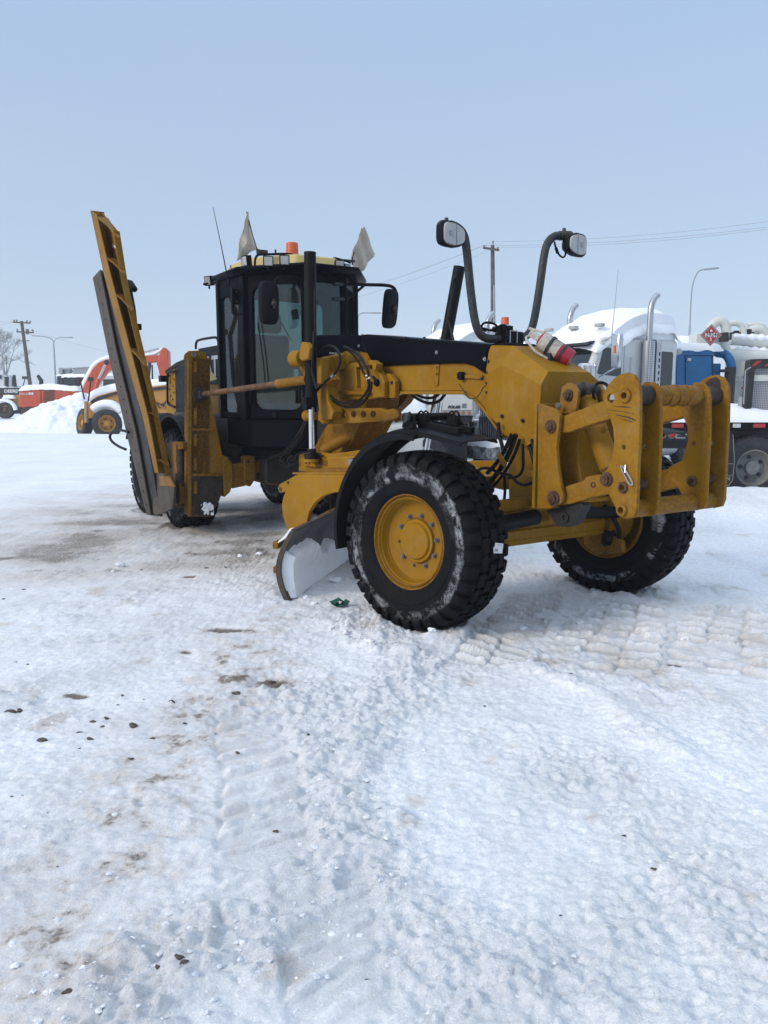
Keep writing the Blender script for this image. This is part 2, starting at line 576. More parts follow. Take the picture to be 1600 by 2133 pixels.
# ------------------------------------------------------------------ numpy noise
def _hash(ix, iy, seed):
    h = (ix.astype(np.int64) * 374761393 + iy.astype(np.int64) * 668265263 + seed * 1442695041) & 0xFFFFFFFF
    h = ((h ^ (h >> 13)) * 1274126177) & 0xFFFFFFFF
    h = ((h ^ (h >> 16)) * 2246822519) & 0xFFFFFFFF
    return ((h ^ (h >> 15)) & 0xFFFFFF) / float(0xFFFFFF)
def pnoise(x, y, seed=0):
    ix, iy = np.floor(x), np.floor(y)
    fx, fy = x - ix, y - iy
    ux, uy = fx * fx * fx * (fx * (fx * 6 - 15) + 10), fy * fy * fy * (fy * (fy * 6 - 15) + 10)
    def g(dx, dy):
        a = _hash(ix + dx, iy + dy, seed) * 2 * np.pi
        return np.cos(a) * (fx - dx) + np.sin(a) * (fy - dy)
    a, b, c, d = g(0, 0), g(1, 0), g(0, 1), g(1, 1)
    return (a + (b - a) * ux) * (1 - uy) + (c + (d - c) * ux) * uy     # about -0.7..0.7
def fbm(x, y, sc, oct=4, seed=0, gain=0.5):
    s, amp = 0, 1.0
    for i in range(oct):
        s = s + amp * pnoise(x * sc, y * sc, seed + i * 17)
        sc *= 2.03
        amp *= gain
    return s
def lumps(x, y, cell, seed, dens):
    """rounded clods of random size: height 0..1 (in units of the cell)"""
    ix, iy = np.floor(x / cell), np.floor(y / cell)
    best = np.zeros_like(x)
    for dx in (-1, 0, 1):
        for dy in (-1, 0, 1):
            cx, cy = ix + dx, iy + dy
            px = (cx + _hash(cx, cy, seed)) * cell
            py = (cy + _hash(cx, cy, seed + 5)) * cell
            r = (0.18 + 0.42 * _hash(cx, cy, seed + 9) ** 2) * cell
            on = _hash(cx, cy, seed + 3) < dens
            a = _hash(cx, cy, seed + 7) * 3.1416
            e = 0.65 + 0.5 * _hash(cx, cy, seed + 11)
            ux, uy = (x - px) * np.cos(a) + (y - py) * np.sin(a), -(x - px) * np.sin(a) + (y - py) * np.cos(a)
            d2 = (ux * ux * e + uy * uy / e) / (r * r)
            h = np.where(on, np.sqrt(np.clip(1 - d2, 0, 1)) * r / cell, 0)
            best = np.maximum(best, h)
    return best
def sstep(a, b, v):
    t = np.clip((v - a) / (b - a), 0, 1)
    return t * t * (3 - 2 * t)
def gpt(px, py):
    d = ray(px, py)
    t = -CAM_H / d.z
    return (d.x * t, d.y * t)
def seg_dist(x, y, pts):
    best = np.full_like(x, 1e9)
    for (ax, ay), (bx, by) in zip(pts[:-1], pts[1:]):
        vx, vy = bx - ax, by - ay
        t = np.clip(((x - ax) * vx + (y - ay) * vy) / (vx * vx + vy * vy), 0, 1)
        best = np.minimum(best, np.hypot(x - ax - t * vx, y - ay - t * vy))
    return best
RIDGE = [gpt(*p) for p in ((740, 1300), (860, 1385), (800, 1470), (730, 1560), (680, 1640), (740, 1720), (690, 1830), (560, 1960), (380, 1960), (250, 2080))]
RIDGE2 = [gpt(*p) for p in ((960, 1330), (1080, 1385), (1250, 1450), (1400, 1560))]
TREADS = [  # centre line start, end, half width, bar spacing, skew, height, columns
    (gpt(520, 1480), gpt(575, 1960), 0.18, 0.165, 0.30, 0.040, 1),
    (gpt(660, 1780), gpt(720, 2133), 0.16, 0.15, 0.5, 0.026, 1),
    (gpt(1130, 1225), gpt(980, 1420), 0.24, 0.15, -0.35, 0.044, 2),
    (gpt(1320, 1215), gpt(1240, 1400), 0.36, 0.19, 0.12, 0.058, 3),
    (gpt(1520, 1255), gpt(1500, 1400), 0.34, 0.19, 0.05, 0.052, 3),
]
HOLES = [(gpt(575, 1417), 0.165, 0.15, 0.060), (gpt(470, 1315), 0.27, 0.085, 0.025), (gpt(385, 1360), 0.06, 0.04, 0.02), (gpt(395, 1200), 0.10, 0.07, 0.02),
         (gpt(160, 1450), 0.12, 0.05, 0.012), (gpt(1410, 1385), 0.10, 0.06, 0.01)]
def ground(x, y, fine=True):
    x = np.asarray(x, dtype=float)
    y = np.asarray(y, dtype=float)
    d = np.hypot(x, y)
    h = 0.022 * fbm(x, y, 0.45, 2, 3) + 0.010 * fbm(x, y, 1.6, 3, 5)
    h = h * (1 + sstep(10, 40, d) * 2)
    dirt = np.zeros_like(x)
    ice_and_shade = np.zeros_like(x)
    if not fine:
        return h
    patch = fbm(x, y, 1.1, 3, 21)
    left = sstep(-0.3, -1.6, x + 0.15 * (y - 4))          # packed travelled lane on the left
    rg = seg_dist(x + 0.10 * fbm(x, y, 3, 2, 31), y + 0.10 * fbm(x, y, 3, 2, 32), RIDGE)
    rid = np.exp(-(rg / 0.20) ** 2)
    rg2 = np.exp(-(seg_dist(x, y, RIDGE2) / 0.10) ** 2)
    near = sstep(3.6, 2.2, y)
    loose = np.clip(0.30 + 0.9 * patch - 0.30 * left + 0.9 * rid + 0.45 * rg2 + 0.12 * near, 0.05, 1)
    far = sstep(16, 8, d)
    h += 0.038 * rid * (0.6 + fbm(x, y, 5, 3, 41)) + 0.030 * rg2
    h += 0.019 * fbm(x, y, 6, 5, 51, 0.65) * (0.5 + loose)
    h += 0.0088 * (1 - 2.2 * np.abs(fbm(x * 0.8, y, 14, 4, 61, 0.62))) * (0.45 + loose) * far
    h += (0.085 * lumps(x, y, 0.17, 101, 0.55) * loose ** 1.5 * 0.60 + 0.07 * lumps(x, y, 0.085, 103, 0.55) * (0.02 + loose) * 0.50 + 0.038 * lumps(x, y, 0.045, 107, 0.6) * (0.12 + loose) * 0.75 + 0.026 * lumps(x, y, 0.030, 109, 0.6) * (0.15 + loose) * 0.8 * sstep(7, 4.5, y)) * far
    # tyre prints
    for (p, q, hw, sp, skew, amp, ncol) in TREADS:
        vx, vy = q[0] - p[0], q[1] - p[1]
        L = math.hypot(vx, vy)
        vx, vy = vx / L, vy / L
        wob = 0.05 * fbm(x, y, 1.7, 2, 71)
        s_ = (x - p[0]) * vx + (y - p[1]) * vy
        t_ = (x - p[0]) * vy * -1 + (y - p[1]) * vx + wob
        m = sstep(hw * 1.12, hw * 0.9, np.abs(t_)) * sstep(-0.05, 0.15, s_) * sstep(L + 0.1, L - 0.15, s_)
        col = np.floor((t_ / hw + 1) / 2 * ncol)
        inner = np.abs(((t_ / hw + 1) / 2 * ncol) % 1 - 0.5) * 2
        ph = (s_ + skew * t_ + 0.02 * fbm(x, y, 6, 2, 73)) / sp + col * 0.5
        bar = sstep(0.20 + 0.15 * (ncol > 1), 0.55 + 0.15 * (ncol > 1), np.cos(ph * 2 * np.pi)) * sstep(1.0, 0.84, inner)
        keep = np.clip(sstep(-0.25, 0.10, fbm(x, y, 2.3, 2, 77)) + (0.45 if ncol == 1 else 0.15), 0, 1)
        rowid = np.floor(ph)
        bar = bar * (0.55 + 0.6 * _hash(rowid, col, 131)) * sstep(0.02, 0.12, _hash(rowid, col, 137))
        h = h * (1 - 0.8 * m * keep) + m * keep * (amp * bar * (0.8 + 0.6 * fbm(x, y, 9, 2, 79)) - (0.018 if ncol > 1 else 0.005))
        dirt += 0.10 * m * keep * (1 - bar) * (ncol > 1)
        ice_and_shade += (1.0 if ncol > 1 else 0.45) * m * keep * (1 - bar)
    # shallow holes scraped to dirty ice
    for ((hx, hy), a, b, dp) in HOLES:
        q = ((x - hx) / a) ** 2 + ((y - hy) / b) ** 2 + 0.45 * fbm(x, y, 9, 3, 81)
        g = np.exp(-np.clip(q, 0, 20) * 1.3)
        h -= dp * g
        dirt += 1.6 * sstep(0.30, 0.90, g)
    # dirty packed area beyond and left of the blade
    back = sstep(6.3, 8.2, y) * sstep(17, 11, y) * sstep(1.5, -1.0, x) * sstep(-7.5, -3.5, x)
    dirt += back * np.clip(0.62 + 0.9 * fbm(x * 0.6, y, 1.6, 4, 91), 0, 1) * 1.05
    ice_and_shade += back * 0.5
    lane = np.exp(-((x + 0.95 + 0.18 * fbm(x, y, 1.2, 2, 93) - 0.05 * (y - 4)) / 0.33) ** 2) * sstep(7, 5, y)
    dirt += lane * (np.clip(0.12 + 1.3 * fbm(x, y, 6.0, 5, 95, 0.7), 0, 1) * 1.0 + 0.13)
    ice_and_shade += lane * 0.35
    rt = np.exp(-(seg_dist(x, y, [gpt(1040, 1290), gpt(1420, 1440), gpt(1600, 1300)]) / 0.30) ** 2)
    dirt += rt * np.clip(0.12 + 1.2 * fbm(x, y, 3.5, 4, 97), 0, 1) * 0.8
    dirt += sstep(0.42, 0.62, fbm(x, y, 2.6, 5, 99)) * 0.55 * sstep(14, 9, d)
    dirt += (0.05 + 0.35 * np.clip(fbm(x, y, 2.2, 4, 96) - .05, 0, 1)) * left * far
    ice_and_shade += left * far * np.clip(0.25 + 1.2 * fbm(x * 0.7, y, 2.0, 4, 94), 0, 1) * 0.7 + np.clip(fbm(x, y, 0.9, 4, 92), 0, 1) * 0.55 * (1 - rid)
    for (a, b) in ((0.0, 1.05), (0.0, -1.05), (-5.35, 1.05), (-6.87, 1.05), (-5.35, -1.05)):   # snow squeezed up round the tyres
        P = Vector((GX, GY, 0)) + _f * a + _r * b
        dd = np.hypot(x - P.x, y - P.y)
        h += 0.045 * np.exp(-((dd - 0.36) / 0.10) ** 2) * (0.6 + fbm(x, y, 7, 3, 55)) - 0.012 * sstep(0.28, 0.12, dd)
        dirt += 0.12 * np.exp(-(dd / 0.4) ** 2)  # contact shade under each tyre, painted in through the dirt mask
    # drift along the parked trucks on the right
    dr = np.exp(-((y - 11.9 - 0.10 * (x - 5)) / 0.9) ** 2) * sstep(3.2, 5.5, x)
    h += dr * (0.30 + 0.10 * fbm(x, y, 1.1, 3, 98))
    h += sstep(13.5, 16, y) * sstep(1, 5, x) * sstep(60, 40, y) * 0.05
    # drift at the far left behind the pile
    h += 0.22 * np.exp(-((y - 31 - 0.3 * fbm(x, y, 0.3, 2, 43) * 4) / 3.5) ** 2) * sstep(-5, -10, x)
    return h, np.clip(dirt, 0, 1.8), np.clip(ice_and_shade, 0, 1), loose

# ------------------------------------------------------------------ snow material
def snow_mat(name, with_dirt):
    t = NT(name)
    n1 = t.noise(1.2, 4, 0.6)
    c = t.mix(t.ramp(n1, 0.35, 0.65), (0.82, 0.84, 0.87), (0.90, 0.905, 0.92))
    if with_dirt:
        crumb = t.noise(26, 8, 0.82, dist=0.5)
        c = t.mix(t.ramp(crumb, 0.44, 0.56), (0.70, 0.73, 0.78), c)
        c = t.mix(t.ramp(t.noise(48, 6, 0.8), 0.56, 0.63), c, (0.93, 0.93, 0.93))
        ia = t.n('ShaderNodeAttribute', attribute_name='ice_and_shade')
        c = t.mix(t.math('MULTIPLY', ia.outputs['Fac'], t.ramp(t.noise(14, 6, 0.7), 0.3, 0.65, 0.35, 0.9)), c, (0.55, 0.56, 0.57))
        at = t.n('ShaderNodeAttribute', attribute_name='dirt')
        fine = t.noise(30, 7, 0.75)
        f = t.math('MULTIPLY', at.outputs['Fac'], t.ramp(fine, 0.30, 0.62, 0.35, 1.25))
        c = t.mix(t.ramp(f, 0.0, 0.5, 0, 0.55), c, (0.56, 0.50, 0.44))
        c = t.mix(t.math('MULTIPLY', t.ramp(f, 0.55, 1.15, 0, 0.9), t.ramp(t.noise(60, 5, 0.8), 0.38, 0.58, 0.2, 1.0)), c, (0.18, 0.145, 0.115))
        c = t.mix(t.ramp(at.outputs['Fac'], 0.85, 1.5, 0, 0.92), c, (0.17, 0.135, 0.105))
        spk = t.noise(85, 3, 0.6)
        msk = t.ramp(t.noise(2.0, 4, 0.7), 0.48, 0.66)
        c = t.mix(t.math('MULTIPLY', t.ramp(spk, 0.69, 0.73), msk), c, (0.20, 0.16, 0.13))
    t.col(c)
    t.rough(0.62)
    t.p.inputs['Specular IOR Level'].default_value = 0.35
    b = t.math('ADD', t.math('MULTIPLY', t.noise(28, 7, 0.78), 1.0), t.math('MULTIPLY', t.noise(130, 4, 0.75), 0.4))
    if with_dirt:
        la = t.n('ShaderNodeAttribute', attribute_name='loose')
        b = t.math('MULTIPLY', b, t.math('ADD', t.math('MULTIPLY', la.outputs['Fac'], 0.9), 0.35))
    t.bump(b, 0.7 if with_dirt else 0.25, 0.028 if with_dirt else 0.012)
    return t.m
M['snow'] = snow_mat('packed_snow', True)
M['snow_cap'] = snow_mat('fresh_snow', False)

def grid_axis(lo, hi, start, step):
    """positions from start outwards with growing spacing step(v)"""
    a = [start]
    while a[-1] < hi: a.append(a[-1] + step(a[-1]))
    b = [start]
    while b[-1] > lo: b.append(b[-1] - step(b[-1]))
    return np.array(b[:0:-1] + a)
def xs(v):
    v = abs(v)
    return 0.0115 if v < 1.7 else min(0.0115 + (v - 1.7) * 0.009, 0.05) if v < 6 else 0.05 + (v - 6) * 0.06
def ys(v):
    if v < 1.4: return 0.05 + (1.4 - v) * 0.12
    if v < 15: return min(max(0.0105, v * v / 1300), 0.055)
    return 0.055 + (v - 15) * 0.05
gx = grid_axis(-900, 900, 0.0, xs)
gy = grid_axis(-300, 1400, 1.4, ys)
GXX, GYY = np.meshgrid(gx, gy)
hh, dirt, ice_and_shade, loose_ = ground(GXX, GYY)
def grid_mesh(name, X, Y, Z, mat, attr=None, extra=None):
    ny, nx = X.shape
    me = bpy.data.meshes.new(name)
    me.vertices.add(nx * ny)
    me.vertices.foreach_set('co', np.stack([X, Y, Z], -1).astype(np.float32).ravel())
    i = np.arange((ny - 1) * (nx - 1))
    r_, c_ = i // (nx - 1), i % (nx - 1)
    a = r_ * nx + c_
    q = np.stack([a, a + 1, a + nx + 1, a + nx], -1)
    me.loops.add(q.size)
    me.loops.foreach_set('vertex_index', q.ravel().astype(np.int32))
    me.polygons.add(len(q))
    me.polygons.foreach_set('loop_start', (np.arange(len(q)) * 4).astype(np.int32))
    me.update(calc_edges=True)
    me.polygons.foreach_set('use_smooth', np.ones(len(q), dtype=bool))
    me.materials.append(mat)
    if attr is not None:
        at = me.attributes.new('dirt', 'FLOAT', 'POINT')
        at.data.foreach_set('value', attr.astype(np.float32).ravel())
    for k_, v_ in (extra or {}).items():
        at = me.attributes.new(k_, 'FLOAT', 'POINT')
        at.data.foreach_set('value', v_.astype(np.float32).ravel())
    me.validate()
    ob = bpy.data.objects.new(name, me)
    COL.objects.link(ob)
    return ob
g = grid_mesh('ground', GXX, GYY, hh, M['snow'], dirt, {'ice_and_shade': ice_and_shade, 'loose': loose_})
tag(g, 'packed white snow with tyre prints and dirty patches', None, kind='structure')
def gh(x, y):
    return float(ground(np.array([x]), np.array([y]))[0][0])

# far-left snow pile
u = np.linspace(-1, 1, 150)
PX, PY = np.meshgrid(u * 5.2, u * 3.4)
rr = np.sqrt((PX / 4.9) ** 2 + (PY / 3.1) ** 2)
pz = 2.25 * np.clip(1 - rr, 0, 1) ** 0.95 * (1 + 0.25 * fbm(PX, PY, 0.7, 3, 201)) + 0.9 * np.clip(1 - rr, 0, 1) ** 0.5 * 0.16 * fbm(PX, PY, 1.8, 5, 203, 0.65)
pz += 0.28 * lumps(PX, PY, 0.55, 207, 0.8) * np.clip(1 - rr, 0, 1) ** 0.4
pz = pz * 0.92 - 0.12
pc = Wd(163, 880, 39.5)
pile = grid_mesh('snow_pile', PX + pc.x, PY + 39.5, pz, M['snow'], np.clip(0.25 * fbm(PX, PY, 1.5, 4, 209), 0, 1))
tag(pile, 'tall heap of ploughed snow in front of the orange excavator', None, kind='structure')

# loose snow chunks (uncountable) on the ground
def chunk(mb, c, r, rnd):
    m = Matrix.Rotation(rnd.uniform(0, 6.28), 3, 'Z') @ Matrix.Rotation(rnd.uniform(0, 6.28), 3, 'X')
    vs = []
    for v in ICO_V:
        k = r * rnd.uniform(0.55, 1.25)
        p = m @ (v * k)
        vs.append((c[0] + p.x * 1.15, c[1] + p.y, c[2] + p.z * 0.6))
    mb.add(vs, ICO_F)
bm = bmesh.new()
bmesh.ops.create_icosphere(bm, subdivisions=2, radius=1.0)
bm.verts.ensure_lookup_table()
ICO_V = [v.co.copy() for v in bm.verts]
ICO_F = [tuple(v.index for v in f.verts) for f in bm.faces]
bm.free()
rnd = random.Random(11)
N = 9000
cx = np.array([rnd.uniform(-1, 1) for _ in range(N)])
cy = np.array([1.6 + 8.5 * rnd.random() ** 1.6 for _ in range(N)])
cx = cx * (0.6 + cy * 0.55)
rg = seg_dist(cx, cy, RIDGE)
keep = (np.exp(-(rg / 0.28) ** 2) + 0.08 * (fbm(cx, cy, 1.1, 3, 21) > 0.05) + 0.03) > np.array([rnd.random() for _ in range(N)])
hz = ground(cx, cy)[0]
mb = MB()
for x_, y_, z_, k in zip(cx, cy, hz, keep):
    if k:
        r_ = 0.0025 + 0.010 * rnd.random() ** 4
        chunk(mb, (x_, y_, z_ + r_ * 0.05), r_, rnd)
for (px, py, r_) in ((250, 1180, .05), (500, 1160, .03), (540, 1158, .035), (235, 1190, .02), (1430, 1330, .035), (770, 1350, .04), (900, 1330, .03), (1090, 1310, .03),
                     (720, 1330, .03), (690, 1315, .025), (1210, 1300, .025), (700, 1215, .05), (640, 1250, .03), (655, 1262, .025), (228, 1825, .010), (245, 1833, .008)):
    x_, y_ = gpt(px, py)
    chunk(mb, (x_, y_, gh(x_, y_) + r_ * 0.3), r_, rnd)
ob = mb.build('snow_chunks', M['snow'], sharp=25)
tag(ob, 'loose crumbs and lumps of snow scattered over the packed snow', 'snow crumbs', kind='stuff')

# dark clods and stones, each one an object
STONES = [(88, 1546, .040), (188, 1543, .030), (166, 1531, .020), (222, 1503, .026), (214, 1520, .016), (22, 1490, .050), (42, 1487, .030), (194, 1511, .022), (278, 1520, .042),
          (318, 1544, .018), (358, 1470, .030), (256, 1453, .020), (246, 1474, .012), (300, 1463, .008), (493, 1451, .040), (385, 1512, .018), (273, 1583, .018), (166, 1563, .010), (449, 1530, .010),
          (641, 1540, .018), (648, 1559, .014), (495, 1576, .018), (33, 1378, .012), (58, 1384, .014), (575, 1733, .018), (570, 1745, .012), (375, 2030, .020), (385, 2040, .016), (330, 2036, .020), (142, 2090, .020),
          (765, 2040, .014), (1362, 1815, .014), (1188, 1420, .016), (1010, 1475, .014), (1300, 1740, .012), (116, 1187, .012), (50, 1228, .022), (430, 1183, .03), (470, 1184, .026), (8, 1248, .02), (540, 1168, .014),
          (120, 1810, .006), (25, 1668, .008), (48, 1664, .006), (100, 1698, .005), (1168, 1905, .008), (700, 1880, .008), (585, 1420, .035), (568, 1408, .03), (295, 1187, .02)]
variants = []
for k in range(5):
    mb = MB()
    r2 = random.Random(50 + k)
    vs = []
    for v in ICO_V:
        q = 1 + 0.30 * math.sin(v.x * 3.1 + k) * math.cos(v.y * 2.7 + 2 * k) + r2.uniform(-0.10, 0.10)
        vs.append((v.x * q * 1.2, v.y * q * 0.7, max(v.z * q * 0.42, -0.25)))
    mb.add(vs, ICO_F)
    variants.append(mb)
first = {}
for i, (px, py, r_) in enumerate(STONES):
    k = i % 5
    x_, y_ = gpt(px, py)
    if k not in first:
        o = variants[k].build('dirt_clod', M['stone'], sharp=45)
        first[k] = o
    else:
        o = first[k].copy()
        COL.objects.link(o)
    o.location = (x_, y_, gh(x_, y_) + r_ * 0.08)
    o.scale = (r_ * 0.62,) * 3
    o.rotation_euler = (0, 0, random.uniform(-0.7, 0.7))
    special = {0: 'largest clod of the loose group at the left, lowest and nearest the camera', 14: 'lone dark clod on clean snow just left of the brown hollow',
               5: 'flat dark clod at the very left edge of the yard', 47: 'biggest dark lump lying inside the brown hollow in the snow'}
    tag(o, special.get(i, 'small dark clod of frozen dirt lying on the packed snow'), 'dirt clod', 'dirt clods scattered over the snow')

# green scrap
mb = MB()
x_, y_ = gpt(708, 1269)
zc = gh(x_, y_)
pa = [(-.075, .02, .03), (-.03, .05, .055), (.0, .0, .02), (.045, .045, .05), (.08, .02, .04), (.06, -.02, .015), (.02, -.045, .03), (-.02, -.01, .0), (-.06, -.035, .03), (-.085, -.005, .05)]
mb.slab([Vector((x_ + a, y_ + b, zc + c)) for a, b, c in pa], [Vector((x_ + a, y_ + b, zc + c + 0.006)) for a, b, c in pa])
mb.add([(x_ + a, y_ + b, zc + c) for a, b, c in ((-.05, -.01, .02), (.0, -.03, .06), (.03, .02, .035), (-.02, .03, .07), (-.045, -.005, .026), (.005, -.025, .066), (.035, .025, .04), (-.015, .035, .076))],
       [(0, 1, 2, 3), (7, 6, 5, 4), (0, 4, 5, 1), (1, 5, 6, 2), (2, 6, 7, 3), (3, 7, 4, 0)])
tag(mb.build('plastic_scrap', M['green']), 'crumpled dark green plastic scrap on the snow before the big front tyre', 'scrap')

# ================================================================== THE MOTOR GRADER (coordinates: forward a, right b, up z)
MB.flip = True
G = empty('motor_grader', (GX, GY, 0), GTH)
tag(G, 'large yellow and black motor grader with raised side wing and front lift hitch', 'motor grader')
V = Vector

# tyre material: black rubber with snow rubbed into rings of the sidewall
def tyre_mat():
    t = NT('grader_tyre_rubber')
    sep = t.n('ShaderNodeSeparateXYZ')
    t.l(t.tc.outputs['Object'], sep.inputs[0])
    r = t.math('SQRT', t.math('ADD', t.math('MULTIPLY', sep.outputs[0], sep.outputs[0]), t.math('MULTIPLY', sep.outputs[2], sep.outputs[2])))
    n = t.noise(7, 8, 0.78, dist=0.6)
    n2 = t.noise(2.2, 3, 0.6)
    rp = t.math('ADD', r, t.math('MULTIPLY', t.math('SUBTRACT', n2, 0.5), 0.05))
    d = t.math('ABSOLUTE', t.math('SUBTRACT', rp, 0.535))
    ring = t.ramp(d, 0.018, 0.042, 1, 0)
    f = t.math('MULTIPLY', t.math('MULTIPLY', ring, t.ramp(n, 0.47, 0.56, 0, 1)), t.ramp(t.noise(1.6, 2, 0.5), 0.36, 0.58, 0.25, 1.0))
    d2 = t.math('ABSOLUTE', t.math('SUBTRACT', rp, 0.480))
    up = t.ramp(t.math('ADD', sep.outputs[2], t.math('MULTIPLY', sep.outputs[0], -0.35)), -0.1, 0.45)
    f2 = t.math('MULTIPLY', t.math('MULTIPLY', t.ramp(d2, 0.0, 0.035, 1, 0), up), t.ramp(n, 0.46, 0.56))
    f = t.math('MAXIMUM', f, f2)
    spk = t.noise(26, 6, 0.8)
    tr = t.math('MULTIPLY', t.ramp(r, 0.585, 0.61), t.ramp(spk, 0.665, 0.70, 0, 0.9))
    f = t.math('MAXIMUM', f, tr)
    base = t.mix(t.ramp(t.noise(5, 5, 0.7), 0.35, 0.7), (0.003, 0.0035, 0.005), (0.008, 0.009, 0.011))
    c = t.mix(t.math('MULTIPLY', f, t.ramp(spk, 0.3, 0.7, 0.25, 0.85)), base, (0.42, 0.44, 0.47))
    t.col(c)
    t.rough(0.62)
    t.p.inputs['Specular IOR Level'].default_value = 0.08
    t.bump(t.math('ADD', t.noise(30, 5, 0.7), t.math('MULTIPLY', f, 1.5)), 0.25, 0.006)
    return t.m
M['tyre'] = tyre_mat()

RT = 0.672
def tyre_mb(npitch=34, R0=RT):
    mb = MB()
    k = R0 / RT
    prof = [(.338, .135), (.350, .165), (.385, .186), (.44, .200), (.50, .206), (.56, .202), (.600, .188), (.625, .165), (.640, .12), (.643, 0)]
    full = [(r * k, -y) for r, y in prof] + [(r * k, y) for r, y in prof[-2::-1]]
    mb.lathe(full + [(.325 * k, .12), (.325 * k, -.12)], (0, 0, 0), (0, 1, 0), 96, closed=True)
    for sg in (-1, 1): mb.lathe([(.452 * k, .2005 * sg), (.458 * k, .2065 * sg), (.464 * k, .2025 * sg)], (0, 0, 0), (0, 1, 0), 96, closed=True)
    rtop = lambda w: (RT - 0.55 * w * w) * k
    def pt(a, w, r): return V((r * math.sin(a), w, r * math.cos(a)))
    P = 2 * math.pi / npitch
    rn = random.Random(5)
    for i in range(npitch):
        for (w0, w1, off, ln, sk) in ((-.128, -.050, 0.0, .78, .10), (-.042, .042, .5, .80, -.08), (.050, .128, 0.1, .78, .10)):
            a0 = (i + off - ln / 2) * P
            a1 = (i + off + ln / 2) * P
            j = rn.uniform(-.02, .02) * P
            zig = 0.010
            ring0, ring1 = [], []
            # six-sided block with a notch
            am = (a0 + a1) / 2
            lst = [(a0 + j, w0), (a0 - sk * P + j, (w0 + w1) / 2), (a0 + sk * P * 0.4 + j, w1), (am, w1 - zig), (a1 + j, w1), (a1 + sk * P + j, (w0 + w1) / 2), (a1 - sk * P * 0.4 + j, w0), (am, w0 + zig)]
            for (a, w) in lst:
                ring0.append(pt(a, w, 0.630 * k))
                cw, ca = (w0 + w1) / 2, am
                ring1.append(pt(ca + (a - ca) * 0.93, cw + (w - cw) * 0.94, rtop(w)))
            mb.slab(ring0, ring1)
        for sgn in (-1, 1):                      # shoulder lugs wrapping onto the sidewall
            off = 0.5 if sgn < 0 else 0.6
            a0, a1 = (i + off - .36) * P, (i + off + .36) * P
            pr = [(.136, .628), (.136, rtop(.136) / k), (.180, .652), (.206, .628), (.214, .596), (.209, .566), (.196, .57), (.170, .61)]
            A0 = [pt(a0 + (0.0 if w < .17 else 0.05 * P), sgn * w, r * k) for w, r in pr]
            A1 = [pt(a1 - (0.0 if w < .17 else 0.05 * P), sgn * w, r * k) for w, r in pr]
            mb.slab(A0, A1)
    return mb

def make_wheel(front):
    wroot = empty('wheel', parent=G)
    tyre_mb().build('tyre', M['tyre'], wroot, bevel=0.0, sharp=38)
    mb = MB()
    # rim: outer side is +b in grader coordinates
    o = 1
    prof = [(.352, .150), (.358, .158), (.356, .166), (.346, .168), (.341, .158), (.338, .140), (.333, .138), (.330, .152), (.322, .158), (.315, .152), (.312, .134), (.307, .130), (.303, .112), (.296, .085), (.290, .085), (.288, .075), (.268, .062), (.195, .050), (.150, .050), (.150, .034), (.200, .036), (.272, .042), (.286, .03), (.292, -.09), (.310, -.13), (.330, -.150), (.345, -.168), (.356, -.166), (.356, -.150), (.335, -.135), (.322, -.11), (.322, .11), (.335, .138)]
    mb.lathe([(r, h * o) for r, h in prof], (0, 0, 0), (0, 1, 0), 72, closed=True)
    mb.build('rim', M['yellow_worn'], wroot, sharp=30)
    mb = MB()
    mb.lathe([(.165, .042), (.163, .068), (.160, .074), (.140, .076), (.134, .088), (.130, .093), (.0, .096)], (0, 0, 0), (0, 1, 0), 48)
    mb.lathe([(.0, -.22), (.13, -.22), (.15, -.19), (.16, -.10), (.22, -.08), (.22, .03), (.0, .03)], (0, 0, 0), (0, 1, 0), 40)
    mb.build('hub_cap', M['yellow'], wroot, sharp=30)
    for i in range(10):
        a = 2 * math.pi * (i + .25) / 10
        p = V((.193 * math.sin(a), .054, .193 * math.cos(a)))
        if front and i in (7, 5):                # two empty stud holes
            mb = MB()
            mb.cyl(p - V((0, .002, 0)), p + V((0, .003, 0)), .011, n=14)
            mb.build('stud_hole', M['dirty_black'], wroot)
            continue
        mb = MB()
        mb.cyl(p - V((0, .004, 0)), p + V((0, .004, 0)), .021, n=16)
        mb.cyl(p, p + V((0, .020, 0)), .016, n=6)
        mb.cyl(p, p + V((0, .030, 0)), .0085, n=10)
        mb.build('lug_nut', M['bolt'], wroot)
    return wroot
wheel_f = make_wheel(True)
def place_wheel(o, a, b, z=RT - 0.026, steer=0.0, lean=0.0, far=False):
    o.location = (a, -b, z)
    o.rotation_mode = 'XYZ'
    # far side: turned half round so the dished side faces outwards
    m = Matrix.Rotation(steer, 4, 'Z') @ Matrix.Rotation(lean, 4, 'X')
    if far:
        m = m @ Matrix.Rotation(math.pi, 4, 'Z')
    o.rotation_euler = m.to_euler('XYZ')
STEER, LEAN = R(12), R(-2.0)
wf2 = copy_tree(wheel_f, G)
wr1 = copy_tree(wheel_f, G)
wr2 = copy_tree(wheel_f, G)
wr3 = copy_tree(wheel_f, G)
wr4 = copy_tree(wheel_f, G)
place_wheel(wheel_f, 0, 1.05, steer=STEER, lean=LEAN)
place_wheel(wf2, 0, -1.05, steer=STEER, lean=LEAN, far=True)
place_wheel(wr1, -5.35, 1.05); place_wheel(wr2, -6.87, 1.05)
place_wheel(wr3, -5.35, -1.05, far=True); place_wheel(wr4, -6.87, -1.05, far=True)

